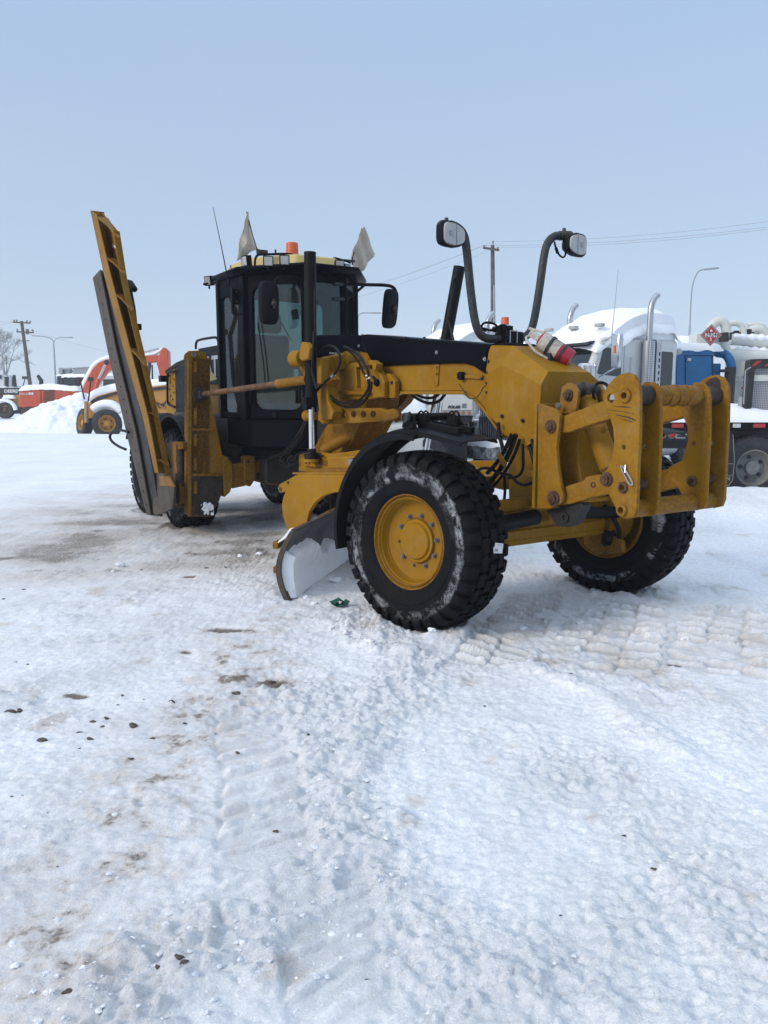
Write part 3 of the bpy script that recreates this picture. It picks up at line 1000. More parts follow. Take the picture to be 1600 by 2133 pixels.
# paper sticker on the near front tyre tread
mb = MB()
sm = Matrix.Rotation(STEER, 4, 'Z')
def tyre_pt(ang, w, r):
    p = V((r * math.sin(ang), -w, r * math.cos(ang)))
    p = Matrix.Rotation(STEER, 3, 'Z') @ (Matrix.Rotation(LEAN, 3, 'X') @ p)
    return V((p.x, -(p.y - 1.05), p.z + RT - 0.012))
lab = [(-.02, 0), (.075, -.012), (.085, .055), (-.005, .07), (-.01, .045), (-.025, .04)]
TH = R(90)
mb.slab([tyre_pt(TH - v / .67 + .02, -(u - .0), .674) for u, v in lab], [tyre_pt(TH - v / .67 + .02, -(u - .0), .677) for u, v in lab])
mb.cur = 1
for k in range(7):
    u0, wv = -.012 + k * .0055, .002 + (k % 3) * .0008
    q = [(u0, .008), (u0 + wv, .008), (u0 + wv, .028), (u0, .028)]
    mb.slab([tyre_pt(TH - v / .67 + .02, -u, .6772) for u, v in q], [tyre_pt(TH - v / .67 + .02, -u, .6776) for u, v in q])
q = [(.015, .052), (.062, .045), (.062, .049), (.015, .056)]
mb.slab([tyre_pt(TH - v / .67 + .02, -u, .6772) for u, v in q], [tyre_pt(TH - v / .67 + .02, -u, .6776) for u, v in q])
mb.build('tyre_sticker', [M['white_print'], M['grey_print']], G)

# ---- main frame bar
def side_prism(mb, px, b0, b1, pl='b'):
    pts = [A(x, y, 'b', b0) for x, y in px]
    return mb.prism(pts, (0, b1 - b0, 0))
mb = MB()
side_prism(mb, [(735, 735), (735, 812), (800, 815), (900, 815), (962, 814), (985, 826), (1005, 848), (1025, 876), (1045, 905), (1090, 925), (1125, 925), (1125, 760), (1020, 735), (880, 728), (800, 728)], .16, -.16)
mb.build('main_frame', M['yellow'], G, bevel=.008)
mb = MB()
edge = [(735, 812), (800, 815), (900, 815), (962, 814), (985, 826), (1005, 848), (1025, 876), (1045, 905)]
top = [A(x, y, 'b', .185) for x, y in edge]
low = [p + V((0, 0, -.028)) for p in top]
mb.prism(top + low[::-1], (0, -.37, 0))
mb.build('frame_flange', M['yellow'], G, bevel=.004)
# sloping far nose beam under the box
mb = MB()
for b in (.17, -.17):
    mb.prism([A(x, y, 'b', .16) * 1.0 - V((0, .16 - b, 0)) for x, y in ((1058, 870), (1128, 870), (1128, 1060), (1062, 1045))], (0, -.03, 0))
mb.box((.05, -.15, .70), (.10, .15, 1.5))
mb.build('nose_post', M['yellow'], G, bevel=.006)

# ---- black top cover
mb = MB()
cov = [(752, 716), (771, 751), (792, 762), (850, 760), (940, 757), (965, 757), (985, 763), (1002, 775), (1011, 781), (1014, 735), (1021, 717), (960, 711), (860, 704), (762, 696), (752, 697)]
pa = [A(x, y, 'b', .20) for x, y in cov]
ins = []
for (x, y), p in zip(cov, pa):
    ins.append(p)
mb.prism(pa, (0, -.40, 0))
mb.build('frame_cover', M['black_gloss'], G, bevel=.022, seg=3)
mb = MB()
pb = [A(x, y, 'b', .17) for x, y in ((655, 698), (752, 698), (753, 714), (764, 736), (735, 728), (700, 742), (655, 770))]
mb.prism(pb, (0, -.34, 0))
mb.build('frame_cover_rear', M['black_gloss'], G, bevel=.015, seg=3)
for (x, y, c) in ((910, 734, 'chrome_dull'), (1010, 748, 'chrome_dull'), (748, 721, 'chrome_dull'), (775, 745, 'black_satin'), (846, 705, 'black_satin')):
    mb = MB()
    mb.hexbolt(A(x, y, 'b', .203), (0, 1, 0), .011, .010)
    mb.build('cover_bolt', M[c], G)
for x in (717, 724, 732, 745, 755, 768, 775, 790, 884):
    mb = MB()
    p = A(x, 697 + (x - 717) * .045, 'b', .0)
    mb.cyl(p - V((0, 0, .03)), p + V((0, 0, .012)), .012, n=8)
    mb.build('cover_bolt', M['black_satin'], G)
# lashing bracket and reflector disc
mb = MB()
mb.plate([(0, 0), (.085, 0), (.075, -.06), (.068, -.19), (.05, -.20), (.022, -.20), (.018, -.09)], [(.045, -.045, .008), (.045, -.10, .008), (.038, -.175, .005)], .008,
         A(904, 757, 'b', .168), (1, 0, 0), (0, 0, 1), (0, 1, 0))
mb.hexbolt(A(910.5, 765, 'b', .172), (0, 1, 0), .009)
mb.hexbolt(A(910.5, 778, 'b', .172), (0, 1, 0), .009)
mb.build('bracket', M['yellow'], G)
mb = MB()
c = A(959, 783, 'b', .20)
mb.cyl(c - V((0, .03, 0)), c + V((0, .012, 0)), .036, n=24)
mb.cyl(c + V((0, .012, 0)), c + V((0, .016, 0)), .010, n=12)
mb.build('horn', M['black_satin'], G, bevel=.006)
mb = MB()
mb.beam(A(966, 784, 'b', .175), A(1005, 786, 'b', .175), .012, .030)
mb.build('horn_bracket', M['yellow'], G, bevel=.002)
for x, y in ((1018, 753), (1016, 776), (1015, 817), (1015, 798), (1004, 789)):
    mb = MB()
    mb.hexbolt(A(x, y, 'b', .20), (0, 1, 0), .010)
    mb.build('bolt', M['dirty_black'], G)
mb = MB()
mb.tube(catmull([A(957, 800, 'b', .2), A(966, 815, 'b', .2), A(975, 828, 'b', .22), A(988, 830, 'b', .22), A(1000, 820, 'b', .21), A(1006, 808, 'b', .2), A(1014, 802, 'b', .2)], 5), .0045, 6)
mb.build('wire', M['rust_dark'], G)

# ---- faceted nose box
def nose_box():
    w, wi = .325, .175
    zt = 2.115
    a0, a1 = -.30, .42
    # near-side outline (b = w flared face) measured from the picture on plane b
    P = {}
    P['tl_i'] = A(1020, 720, 'b', wi); P['bl_i'] = A(1012, 781, 'b', wi + .015); P['bl2_i'] = A(1014, 862, 'b', wi + .015)
    P['tr'] = A(1069, 721, 'b', wi - .02); P['c1'] = A(1049, 761, 'b', w - .02); P['c2'] = A(1127, 802, 'b', w)
    P['c3'] = A(1142, 774, 'b', w - .11)
    P['d0'] = A(1040, 885, 'b', w - .02); P['tip'] = A(1088, 937, 'b', w); P['d1'] = A(1122, 912, 'b', w)
    near = P
    def mir(p): return V((p.x, -p.y, p.z))
    names = list(P)
    idx = {}
    vs = []
    for k in names:
        idx[k] = len(vs); vs.append(P[k])
        idx[k + 'm'] = len(vs); vs.append(mir(P[k]))
    i = idx
    fs = []
    def both(*k):
        fs.append(tuple(i[x] for x in k))
        fs.append(tuple(i[(x[:-1] if x.endswith('m') else x + 'm')] for x in reversed(k)))
    both('tl_i', 'tr', 'c1', 'bl_i')
    both('bl_i', 'c1', 'd0', 'bl2_i')
    both('c1', 'c2', 'd1', 'tip', 'd0')
    both('tr', 'c3', 'c2', 'c1')
    fs.append((i['tl_i'], i['tl_im'], i['trm'], i['tr']))
    fs.append((i['tr'], i['trm'], i['c3m'], i['c3']))
    fs.append((i['c3'], i['c3m'], i['c2m'], i['d1m'], i['d1'], i['c2']))
    mb = MB()
    mb.add(vs, fs)
    return mb, P
mb, NB = nose_box()
ob = mb.build('nose_box', M['yellow'], G, sharp=5)
md = ob.modifiers.new('solid', 'SOLIDIFY'); md.thickness = .008; md.offset = 0
md = ob.modifiers.new('bevel', 'BEVEL'); md.width = .006; md.segments = 2; md.limit_method = 'ANGLE'; md.angle_limit = R(12)
for x, y, b in ((1046, 867, .32), (1089, 876, .33)):
    mb = MB(); mb.hexbolt(A(x, y, 'b', b), (0, 1, 0), .011, .012); mb.build('bolt', M['rust_dark'], G)
mb = MB()
p = A(1093, 735, 'z', 2.06)
mb.cyl(p - V((0, 0, .02)), p + V((0, 0, .004)), .011, n=16); mb.build('bolt', M['rust_dark'], G)
mb = MB()
c0, c1 = A(1145, 835, 'a', .425), A(1166, 838, 'a', .425)
mb.box((.424, c1.y, c0.z - .022), (.432, c0.y, c0.z + .012)); mb.build('rubber_patch', M['dirty_black'], G)

# ---- light bar on the nose
LA = -.33
def LB(x, y, a=LA): return A(x, y, 'a', a)
mb = MB()
mb.tube(catmull([LB(1040, 706), LB(1012, 704), LB(997, 690), LB(988, 660), LB(980, 600), LB(972, 520), LB(965, 488), LB(952, 474), LB(938, 468)], 6), .034, 14)
mb.build('light_bar', M['black_frost'], G)
mb = MB()
mb.tube(catmull([LB(1070, 706), LB(1090, 703), LB(1105, 690), LB(1114, 660), LB(1124, 600), LB(1134, 530), LB(1142, 505), LB(1156, 492), LB(1176, 491)], 6), .034, 14)
mb.build('light_bar', M['black_frost'], G)
mb = MB()
c = LB(1056, 703)
mb.box((c.x - .07, c.y - .11, c.z - .055), (c.x + .085, c.y + .075, c.z + .045))
mb.box((c.x - .12, c.y - .19, c.z - .085), (c.x + .15, c.y + .15, c.z - .055))
mb.build('bar_clamp', M['black_satin'], G, bevel=.010)
mb = MB()
c2 = c + V((.06, 0, 0))
mb.tube([c2 + V((.03, -.03, -.05)), c2 + V((.03, -.03, .048)), c2 + V((.03, .045, .048)), c2 + V((.03, .045, -.05))], .006, 6)
mb.build('clamp_strap', M['chrome_dull'], G)
mb = MB()
mb.tube(catmull([LB(1012, 690), LB(1003, 680), LB(1012, 672), LB(1030, 675), LB(1036, 684), LB(1022, 688), LB(1008, 684)], 6), .010, 8)
mb.tube(catmull([LB(1036, 682), LB(1046, 677), LB(1058, 682), LB(1066, 690)], 6), .009, 8)
for x, y in ((1034, 686), (1044, 684), (1052, 687), (1060, 684)):
    p = LB(x, y); mb.box((p.x - .03, p.y - .02, p.z - .02), (p.x + .03, p.y + .02, p.z + .018))
mb.build('wiring', M['black_satin'], G, bevel=.003)
def road_lamp(c, yaw, hw, hh, turn, name='headlight'):
    """rounded work lamp; c = centre of the lens in grader coordinates"""
    f_ = V((math.cos(yaw), -math.sin(yaw), 0)); s_ = V((math.sin(yaw), math.cos(yaw), 0)); u_ = V((0, 0, 1))
    def rr(sx, sz, dx, k=18, e=4.0, taper=0.0):
        out = []
        for i in range(k * 2):
            t = 2 * math.pi * i / (k * 2)
            ct, st = math.cos(t), math.sin(t)
            x = sx * abs(ct) ** (2 / e) * (1 if ct > 0 else -1)
            z = sz * abs(st) ** (2 / e) * (1 if st > 0 else -1)
            if turn * x < 0: z *= 1 - taper * min(1, abs(x) / sx)
            out.append(c + s_ * x + u_ * z + f_ * dx)
        return out
    mb = MB()
    rings = [rr(hw, hh, .0, taper=.3), rr(hw * 1.06, hh * 1.08, -.02, taper=.3), rr(hw * .95, hh * .95, -.07, taper=.3), rr(hw * .5, hh * .55, -.12, taper=.2)]
    for a_, b_ in zip(rings[:-1], rings[1:]): mb.slab(a_, b_)
    h = mb.build(name, M['black_satin'], G, sharp=50)
    mb = MB()
    mb.slab(rr(hw * .93, hh * .90, .0, taper=.3), rr(hw * .88, hh * .85, .012, taper=.3))
    mb.build('lens', M['lens'], h, sharp=50)
    mb = MB()
    x0 = -turn * hw * .12
    mb.prism([c + s_ * (x0 - .004) + u_ * (-hh * .8) + f_ * .008, c + s_ * (x0 + .004) + u_ * (-hh * .8) + f_ * .008, c + s_ * (x0 + .004) + u_ * (hh * .8) + f_ * .008, c + s_ * (x0 - .004) + u_ * (hh * .8) + f_ * .008], f_ * .008)
    mb.lathe([(.0, .001), (.022, .001), (.024, .004), (.0, .007)], c + s_ * turn * hw * .35 + f_ * .012, f_, 16)
    mb.build('lens_divider', M['lamp_steel'], h)
    return h
lc = LB(946, 488, -.26)
road_lamp(lc, R(14), .138, .092, 1)
lc2 = LB(1204, 509, -.22)
road_lamp(lc2, R(8), .125, .092, -1)
mb = MB()
for x, y in ((930, 462), (1175, 483)):
    p = LB(x, y); mb.cyl(p, p + V((0, 0, .03)), .016, n=8); mb.cyl(p - V((0, .0, .02)), p + V((0, 0, .004)), .030, n=14)
p = LB(922, 472, -.38); mb.ball(p, .05, 14)
p, q = LB(1165, 491), LB(1188, 491)
mb.cyl(p, q, .040, n=16)
mb.build('lamp_clamp', M['brown_steel'], G, bevel=.003)
mb = MB()
mb.tube(catmull([LB(1155, 503), LB(1157, 513), LB(1161, 523), LB(1166, 532), LB(1173, 536), LB(1178, 530), LB(1176, 518), LB(1172, 510)], 5), .008, 8)
mb.tube([LB(1158, 516), LB(1162, 528)], .013, 8)
mb.build('lamp_cable', M['rubber_black'], G)

# ---- saddle: lift arms, blade lift cylinders, link bar
BL = .70
mb = MB()
top, bot = V((-2.46, .69, 3.125)), V((-2.46, .70, 1.62))
mb.cyl(top, bot, .060, n=24)
mb.cyl(bot + V((0, 0, .10)), bot + V((0, 0, -.02)), .066, n=24)
p = A(666, 790, 'b', .75)
mb.box((-2.47, .74, 1.58), (-2.37, .80, 1.70))
mb.build('lift_cylinder', M['black_satin'], G, sharp=30)
mb = MB(); mb.cyl(bot, V((-2.46, .70, 1.16)), .030, n=20); mb.build('lift_rod', M['chrome'], G)
mb = MB()
mb.cyl((-2.46, .70, 1.18), (-2.46, .70, 1.11), .045, n=20); mb.cyl((-2.46, .70, 1.125), (-2.46, .70, 1.075), .080, n=24)
mb.build('ball_boot', M['rubber_black'], G, bevel=.008)
mb = MB()
mb.cyl((-2.46, .70, 1.075), (-2.46, .70, 1.045), .084, n=24)
for k in range(6): mb.hexbolt(V((-2.46 + .065 * math.cos(k), .70 + .065 * math.sin(k), 1.047)), (0, 0, -1), .011, .022)
mb.build('ball_cap', M['yellow'], G, bevel=.003)
mb = MB()
ft, fb = A(957, 556, 'b', -.70), A(927, 722, 'b', -.56)
dd = (fb - ft)
mb.cyl(ft, ft + dd * 1.15, .060, n=24)
mb.build('lift_cylinder', M['black_satin'], G, sharp=30)
mb = MB(); mb.cyl(ft + dd * 1.15, ft + dd * 2.45, .030, n=18); mb.build('lift_rod', M['chrome'], G)
mb = MB()
mb.tube(catmull([ft + V((.02, .08, -.12)), A(938, 625, 'b', -.60), A(932, 655, 'b', -.58), A(940, 690, 'b', -.55), A(945, 712, 'b', -.54)], 5), .014, 8)
mb.tube(catmull([A(655, 690, 'b', .76), A(652, 740, 'b', .78), A(651, 775, 'b', .78), A(660, 810, 'b', .78)], 5), .014, 8)
mb.tube([A(656, 600, 'b', .77), A(656, 690, 'b', .77)], .010, 8)
build_each(mb, 'cylinder_hose', M['rubber_black'], G)
# yellow lift arm with trunnion yoke
mb = MB()
for (x, y), b in (((617, 743), .70),):
    c = A(622, 747, 'b', .74)
    mb.cyl(c + V((-.10, 0, 0)), c + V((.10, 0, 0)), .085, n=24)
yk = [(640, 716), (627, 714), (624, 730), (622, 744), (630, 752), (641, 753)]
mb.prism([A(x, y, 'b', .80) for x, y in [(628, 712), (637, 713), (645, 725), (641, 748), (628, 752), (622, 746), (625, 722)]], (0, -.06, 0))
arm = [(612, 752), (622, 762), (632, 785), (640, 800), (668, 800), (668, 745), (640, 745)]
mb.prism([A(x, y, 'b', .66) for x, y in arm], (0, -.10, 0))
mb.build('lift_yoke', M['yellow'], G, bevel=.012)
mb = MB()
mb.beam(A(655, 780, 'b', .64), A(690, 757, 'b', .44), .16, .17); mb.beam(A(688, 758, 'b', .46), A(724, 750, 'b', .22), .16, .15)
mb.prism([A(x, y, 'b', .56) for x, y in ((657, 770), (676, 772), (690, 790), (680, 806), (683, 835), (694, 858), (690, 874), (668, 874), (664, 850), (660, 820))], (0, -.12, 0))
mb.build('lift_arm', M['yellow'], G, bevel=.01)
mb = MB()
c = A(724, 749, 'b', .27)
mb.lathe([(0, .055), (.040, .055), (.042, .040), (.078, .040), (.083, .03), (.088, -.12)], c, (0, 1, 0), 32)
mb.hexbolt(c + V((-.015, .055, 0)), (0, 1, 0), .008); mb.hexbolt(c + V((.02, .055, 0)), (0, 1, 0), .008)
mb.build('arm_pivot', M['yellow'], G, bevel=.004)
mb = MB()
for k, dx in enumerate((0, 1, 2)):
    mb.hexbolt(A(689 + dx * 5.5, 737 + dx * .5, 'b', .38), (0, .3, 1), .011, .014)
mb.build('arm_bolts', M['chrome_dull'], G)
# saddle bracket (boxed plate with window)
mb = MB()
mb.prism([A(x, y, 'b', .30) for x, y in ((688, 776), (688, 815), (694, 826), (706, 832), (770, 832), (790, 828), (800, 828), (800, 795), (784, 760), (772, 752), (735, 755), (720, 762))], (0, -.06, 0))
mb.build('saddle_plate', M['yellow'], G, bevel=.012)
mb = MB()
mb.prism([A(x, y, 'b', .36) for x, y in ((736, 757), (772, 750), (784, 758), (781, 772), (776, 770), (775, 760), (742, 765))], (0, -.08, 0))
mb.prism([A(x, y, 'b', .345) for x, y in ((704, 812), (768, 817), (768, 822), (704, 822))], (0, -.09, 0))
mb.prism([A(x, y, 'b', .345) for x, y in ((741, 760), (744, 806), (741, 808), (738, 760))], (0, -.05, 0))
mb.build('saddle_rib', M['yellow'], G, bevel=.004)
mb = MB()
mb.prism([A(x, y, 'b', .24) for x, y in ((774, 782), (774, 822), (776, 829), (820, 829), (823, 828), (823, 793), (812, 779), (790, 777))], (0, -.05, 0))
mb.build('sensor_plate', M['yellow'], G, bevel=.004)
for x, y in ((775, 766), (817, 797), (751, 766)):
    mb = MB(); mb.hexbolt(A(x, y, 'b', .30), (0, 1, 0), .012, .014); mb.build('bolt', M['dirty_black'], G)
mb = MB()
p = A(786, 797, 'b', .30)
mb.ball(p, .045, 14, (1, .8, .85)); mb.cyl(p, p + V((-.05, .02, .06)), .012, n=8)
mb.build('sensor', M['black_satin'], G)
# link bar with five holes
mb = MB()
lb0 = A(690, 864, 'b', .45)
Ub = (A(832, 862, 'b', .12) - lb0)
LBL = Ub.length
Ub.normalize()
Wb = V((0, 0, 1)).cross(Ub).normalized()
Vb = Ub.cross(Wb) * -1
if Vb.z < 0: Vb = -Vb
hs = [(LBL * (x - 690) / 142, 0.0, .032) for x in (699, 721, 742, 763, 783)]
ol = [(-.10, -.085), (-.12, 0), (-.08, .07), (.0, .06), (.10, .062), (LBL * .78, .062), (LBL * .85, .04), (LBL * .93, .055), (LBL, .03), (LBL + .02, -.02), (LBL * .95, -.055), (LBL * .7, -.075), (.05, -.10)]
mb.plate(ol, hs, .06, lb0, Ub, Vb, Wb, bev=.006)
mb.build('link_bar', M['yellow_worn'], G, sharp=40)
mb = MB()
mb.lathe([(0, .03), (.072, .03), (.075, .02), (.078, -.10)], A(681, 866, 'b', .50), (0.45, .89, 0), 28)
mb.prism([A(x, y, 'b', .50) for x, y in ((663, 855), (672, 850), (690, 860), (686, 880), (672, 884), (661, 874))], (0, -.10, 0))
mb.build('link_clamp', M['yellow'], G, bevel=.01)
mb = MB(); p = A(640, 866, 'b', .52); mb.ball(p, .062, 16); mb.cyl(p, p + V((.2, 0, 0)), .04); mb.build('link_ball', M['yellow'], G)
# side-shift (centre shift) cylinder
p0, p1 = A(672, 940, 'b', .42), A(764, 892, 'b', .05)
mb = MB(); mb.cyl(p0, p1, .058, n=20); mb.cyl(p1 - (p1 - p0) * .06, p1, .063, n=20); mb.build('centre_shift_cylinder', M['yellow'], G, sharp=30)
p2 = A(822, 866, 'b', -.18)
mb = MB(); mb.cyl(p1, p2, .026, n=16); mb.build('centre_shift_rod', M['chrome'], G)
mb = MB()
d_ = (p2 - p1).normalized()
mb.cyl(p2 - d_ * .02, p2 + d_ * .06, .075, n=20)
for k in range(6):
    q_ = d_.orthogonal().normalized(); q_.rotate(Matrix.Rotation(k * 1.047, 3, d_)); mb.hexbolt(p2 + q_ * .058 + d_ * .06, d_, .010)
mb.build('rod_socket', M['yellow_worn'], G, bevel=.003)
# far arms of the saddle
mb = MB()
mb.prism([A(x, y, 'b', -.2) for x, y in ((773, 829), (810, 829), (793, 862), (770, 868), (757, 862))], (0, -.12, 0))
mb.prism([A(x, y, 'b', -.3) for x, y in ((815, 826), (852, 818), (838, 840), (808, 868), (798, 862))], (0, -.12, 0))
mb.prism([A(x, y, 'b', .1) for x, y in ((690, 850), (690, 800), (770, 826), (768, 855))], (0, -.1, 0))
mb.prism([A(x, y, 'b', .2) for x, y in ((700, 830), (766, 830), (752, 880), (735, 915), (712, 955), (640, 958), (672, 900), (690, 870))], (0, -.40, 0))
mb.build('lift_arm', M['yellow_worn'], G, bevel=.01)
# hoses looping at the saddle
mb = MB()
def hose(pts, b, r=.012, k=6, n=8):
    bs = b if isinstance(b, (list, tuple)) else [b] * len(pts)
    mb.tube(catmull([A(x, y, 'b', bb) for (x, y), bb in zip(pts, bs)], k), r, n)
hose([(664, 758), (668, 735), (680, 722), (694, 722), (706, 735), (708, 755), (702, 772), (690, 785), (676, 797), (662, 812), (656, 822)], .62, .013)
mb.build('hydraulic_hose', M['rubber_black'], G)
mb = MB()
hose([(651, 745), (653, 765), (660, 785), (674, 805), (686, 826), (705, 842), (727, 848), (748, 844), (762, 832), (772, 812), (774, 795)], .50, .014)
hose([(661, 748), (663, 770), (670, 795), (684, 818), (700, 834), (722, 840), (744, 836), (760, 822), (768, 805), (766, 790)], .52, .012)
mb.build('hydraulic_hose', M['rubber_black'], G)
mb = MB()
hose([(718, 722), (730, 728), (746, 738), (756, 752), (764, 768), (768, 785), (770, 800)], .42, .014)
hose([(716, 722), (735, 738), (748, 756), (755, 772), (763, 785)], .40, .011)
mb.build('hydraulic_hose', M['rubber_black'], G)
mb = MB()
p, q_ = A(696, 780, 'b', .62), A(691, 785, 'b', .62); mb.cyl(p, q_, .018, n=10)
p, q_ = A(661, 752, 'b', .60), A(661, 758, 'b', .60); mb.cyl(p, q_, .018, n=10)
for x, y in ((764, 783), (770, 788), (766, 791)): mb.ball(A(x, y, 'b', .45), .015, 8)
mb.build('hose_fitting', M['chrome_dull'], G)
mb = MB()
hose([(855, 815), (862, 825), (878, 835), (897, 840), (915, 835), (926, 822), (930, 812)], -.25, .016)
hose([(860, 815), (872, 824), (890, 829), (908, 826), (918, 816)], -.28, .014)
mb.build('hydraulic_hose', M['rubber_black'], G)

# ---- drawbar, circle, blade arms
mb = MB()
mb.prism([A(x, y, 'b', .62) for x, y in ((622, 982), (622, 950), (632, 941), (668, 942), (690, 946), (745, 938), (765, 936), (765, 972), (700, 975), (690, 982))], (0, -.05, 0))
mb.build('drawbar_plate', M['yellow'], G, bevel=.008)
mb = MB()
mb.prism([A(x, y, 'b', .84) for x, y in ((609, 984), (760, 984), (760, 990), (609, 988))], (0, -.55, 0))
mb.build('drawbar_deck', M['yellow'], G, bevel=.004)
mb = MB()
mb.prism([A(x, y, 'b', .72) for x, y in ((682, 950), (748, 950), (748, 978), (680, 978))], (0, -.10, 0))
mb.build('drawbar_box', M['yellow'], G, bevel=.02, seg=3)
mb = MB()
mb.prism([A(x, y, 'b', .78) for x, y in ((660, 981), (668, 976), (742, 978), (742, 984), (660, 984))], (0, -.12, 0))
mb.build('circle_guide', M['yellow_worn'], G, bevel=.004)
mb = MB()
mb.beam((-2.2, .35, 1.02), (-.35, .12, .98), .16, .13)
mb.beam((-2.2, -.35, 1.02), (-.35, -.12, .98), .16, .13)
mb.box((-2.75, -.6, 1.0), (-2.0, .62, 1.08))
mb.build('drawbar', M['yellow'], G, bevel=.01)
mb = MB()
mb.lathe([(.62, .0), (.74, .0), (.74, -.09), (.62, -.09)], (-2.35, 0, .98), (0, 0, 1), 64, closed=True)
mb.build('turning_circle', M['yellow_worn'], G, bevel=.004)
mb = MB()
p, q_ = A(731, 962, 'b', .86), A(750, 962, 'b', .70)
mb.cyl(p, q_ + (q_ - p) * 1, .036, n=20)
mb.build('stub_tube', M['black_satin'], G)
mb = MB(); mb.cyl(p + (p - q_) * .02, p, .033, n=20); mb.build('stub_cap', M['bolt'], G)
side = [(620, 988), (735, 990), (712, 1024), (690, 1027), (672, 1033), (655, 1047), (643, 1066), (638, 1090), (640, 1112), (605, 1117), (596, 1098), (589, 1075), (587, 1052), (590, 1035), (595, 1024), (583, 1027), (578, 1017), (583, 1008), (600, 999), (612, 992)]
mb = MB()
mb.prism([A(x, y, 'b', .86) for x, y in side], (0, -.045, 0))
mb.build('blade_arm', M['yellow'], G, bevel=.006)
mb = MB()
p = A(585, 1019, 'b', .862); mb.cyl(p, p + V((0, .012, 0)), .020, n=16)
p = A(601, 1005, 'b', .862); mb.cyl(p, p + V((0, .016, 0)), .015, n=16)
mb.build('arm_pin', M['rust'], G)
mb = MB()
mb.prism([p + V((0, -1.55, 0)) for p in [A(x, y, 'b', .86) for x, y in side]], (0, -.045, 0))
mb.build('blade_arm', M['yellow'], G, bevel=.006)
mb = MB()
q0 = A(640, 1097, 'b', .86); q1 = A(692, 1068, 'b', .70)
mb.beam(q0, q1, .03, .075); mb.beam(q1, q1 + V((.10, -.3, .10)), .05, .07)
mb.build('blade_link', M['yellow_worn'], G, bevel=.006)
mb = MB()
mb.cyl(q1 + V((0, .03, 0)), q1 + V((0, -.06, 0)), .026, n=12)
mb.cyl(A(655, 1015, 'b', .5), A(690, 1040, 'b', .4), .05, n=14)
mb.cyl(A(700, 1000, 'b', .45), A(700, 1070, 'b', .4), .07, n=14)
build_each(mb, 'blade_tilt_cylinder', M['rust_dark'], G)
# moldboard: curved blade with snow packed on its face
def Gz(px, py, z): return A(px, py, 'z', z)
n0 = Gz(606, 1250, .01); n1 = Gz(722, 1166, .01)
bd = (n1 - n0); bd.z = 0
bd = bd.normalized()
bn = V((bd.y, -bd.x, 0))
cam_m = V((_co.x, _co.y, 0))
if bn.dot(cam_m - n0) < 0: bn = -bn
n0.z = 0.0
def blade_prof(t, off=0.0):                   # t 0..1 from cutting edge to top; hollow side towards the front
    z = .60 * t + .005
    d = -.095 * math.sin(math.pi * min(1, t * .95 + .05)) + .05 * t * t
    return (d - off, z)
BLen = 3.1
mb = MB()
K = 14
fr = [blade_prof(i / K) for i in range(K + 1)]
bk = [blade_prof(i / K, .028) for i in range(K, -1, -1)]
sec = fr + bk
mb.prism([n0 + bn * d + V((0, 0, z)) for d, z in sec], bd * BLen)
blade = mb.build('moldboard', M['blade_steel'], G, sharp=30)
mb = MB()
sec2 = [(d + .004, z) for d, z in fr[:3]] + [(d - .012, z) for d, z in fr[2::-1]]
mb.prism([n0 + bn * (d + .010) + V((0, 0, z - .01)) for d, z in sec2], bd * BLen)
mb.build('cutting_edge', M['brown_steel'], blade)
mb = MB()
endp = [n0 - bd * .022 + bn * d + V((0, 0, z)) for d, z in [blade_prof(i / K, -.008) for i in range(K + 1)] + [blade_prof(i / K, .038) for i in range(K, -1, -1)]]
mb.prism(endp, bd * .02)
tz = blade_prof(1.0)
mb.beam(n0 + bn * (tz[0] - .015) + V((0, 0, tz[1] + .004)), n0 + bd * BLen + bn * (tz[0] - .015) + V((0, 0, tz[1] + .004)), .045, .016)
mb.build('blade_edge', M['brown_steel'], blade, bevel=.002)
# rail behind top and snow on it
mb = MB()
for zz in (.42, .20):
    mb.beam(n0 + bn * (-.23) + bd * .25 + V((0, 0, zz)), n0 + bn * (-.23) + bd * (BLen - .3) + V((0, 0, zz)), .05, .06)
mb.build('blade_rail', M['yellow_worn'], blade, bevel=.004)
def snow_strip(fn, nu, nv, name, parent, seed=1, close=.02):
    """small snow body: fn(u,v) -> (surface point, lift vector, thickness)"""
    vs, fs = [], []
    us = np.linspace(0, 1, nu); vv = np.linspace(0, 1, nv)
    UU, VV = np.meshgrid(us, vv, indexing='ij')
    for i in range(nu):
        for j in range(nv):
            p, l, th = fn(UU[i, j], VV[i, j])
            vs.append(p + l * th)
    for i in range(nu):
        for j in range(nv):
            p, l, th = fn(UU[i, j], VV[i, j])
            vs.append(p - l * .004)
    o = nu * nv
    for i in range(nu - 1):
        for j in range(nv - 1):
            a = i * nv + j
            fs.append((a, a + 1, a + nv + 1, a + nv)); fs.append((o + a, o + a + nv, o + a + nv + 1, o + a + 1))
    for i in range(nu - 1):
        for j in (0, nv - 1):
            a = i * nv + j; fs.append((a, a + nv, o + a + nv, o + a))
    for j in range(nv - 1):
        for i in (0, nu - 1):
            a = i * nv + j; fs.append((a, a + 1, o + a + 1, o + a))
    m_ = MB(); m_.add(vs, fs)
    return m_.build(name, M['snow_cap'], parent, sharp=60)
def ns(x, y, s): return float(pnoise(np.array([x]), np.array([y]), s)[0])
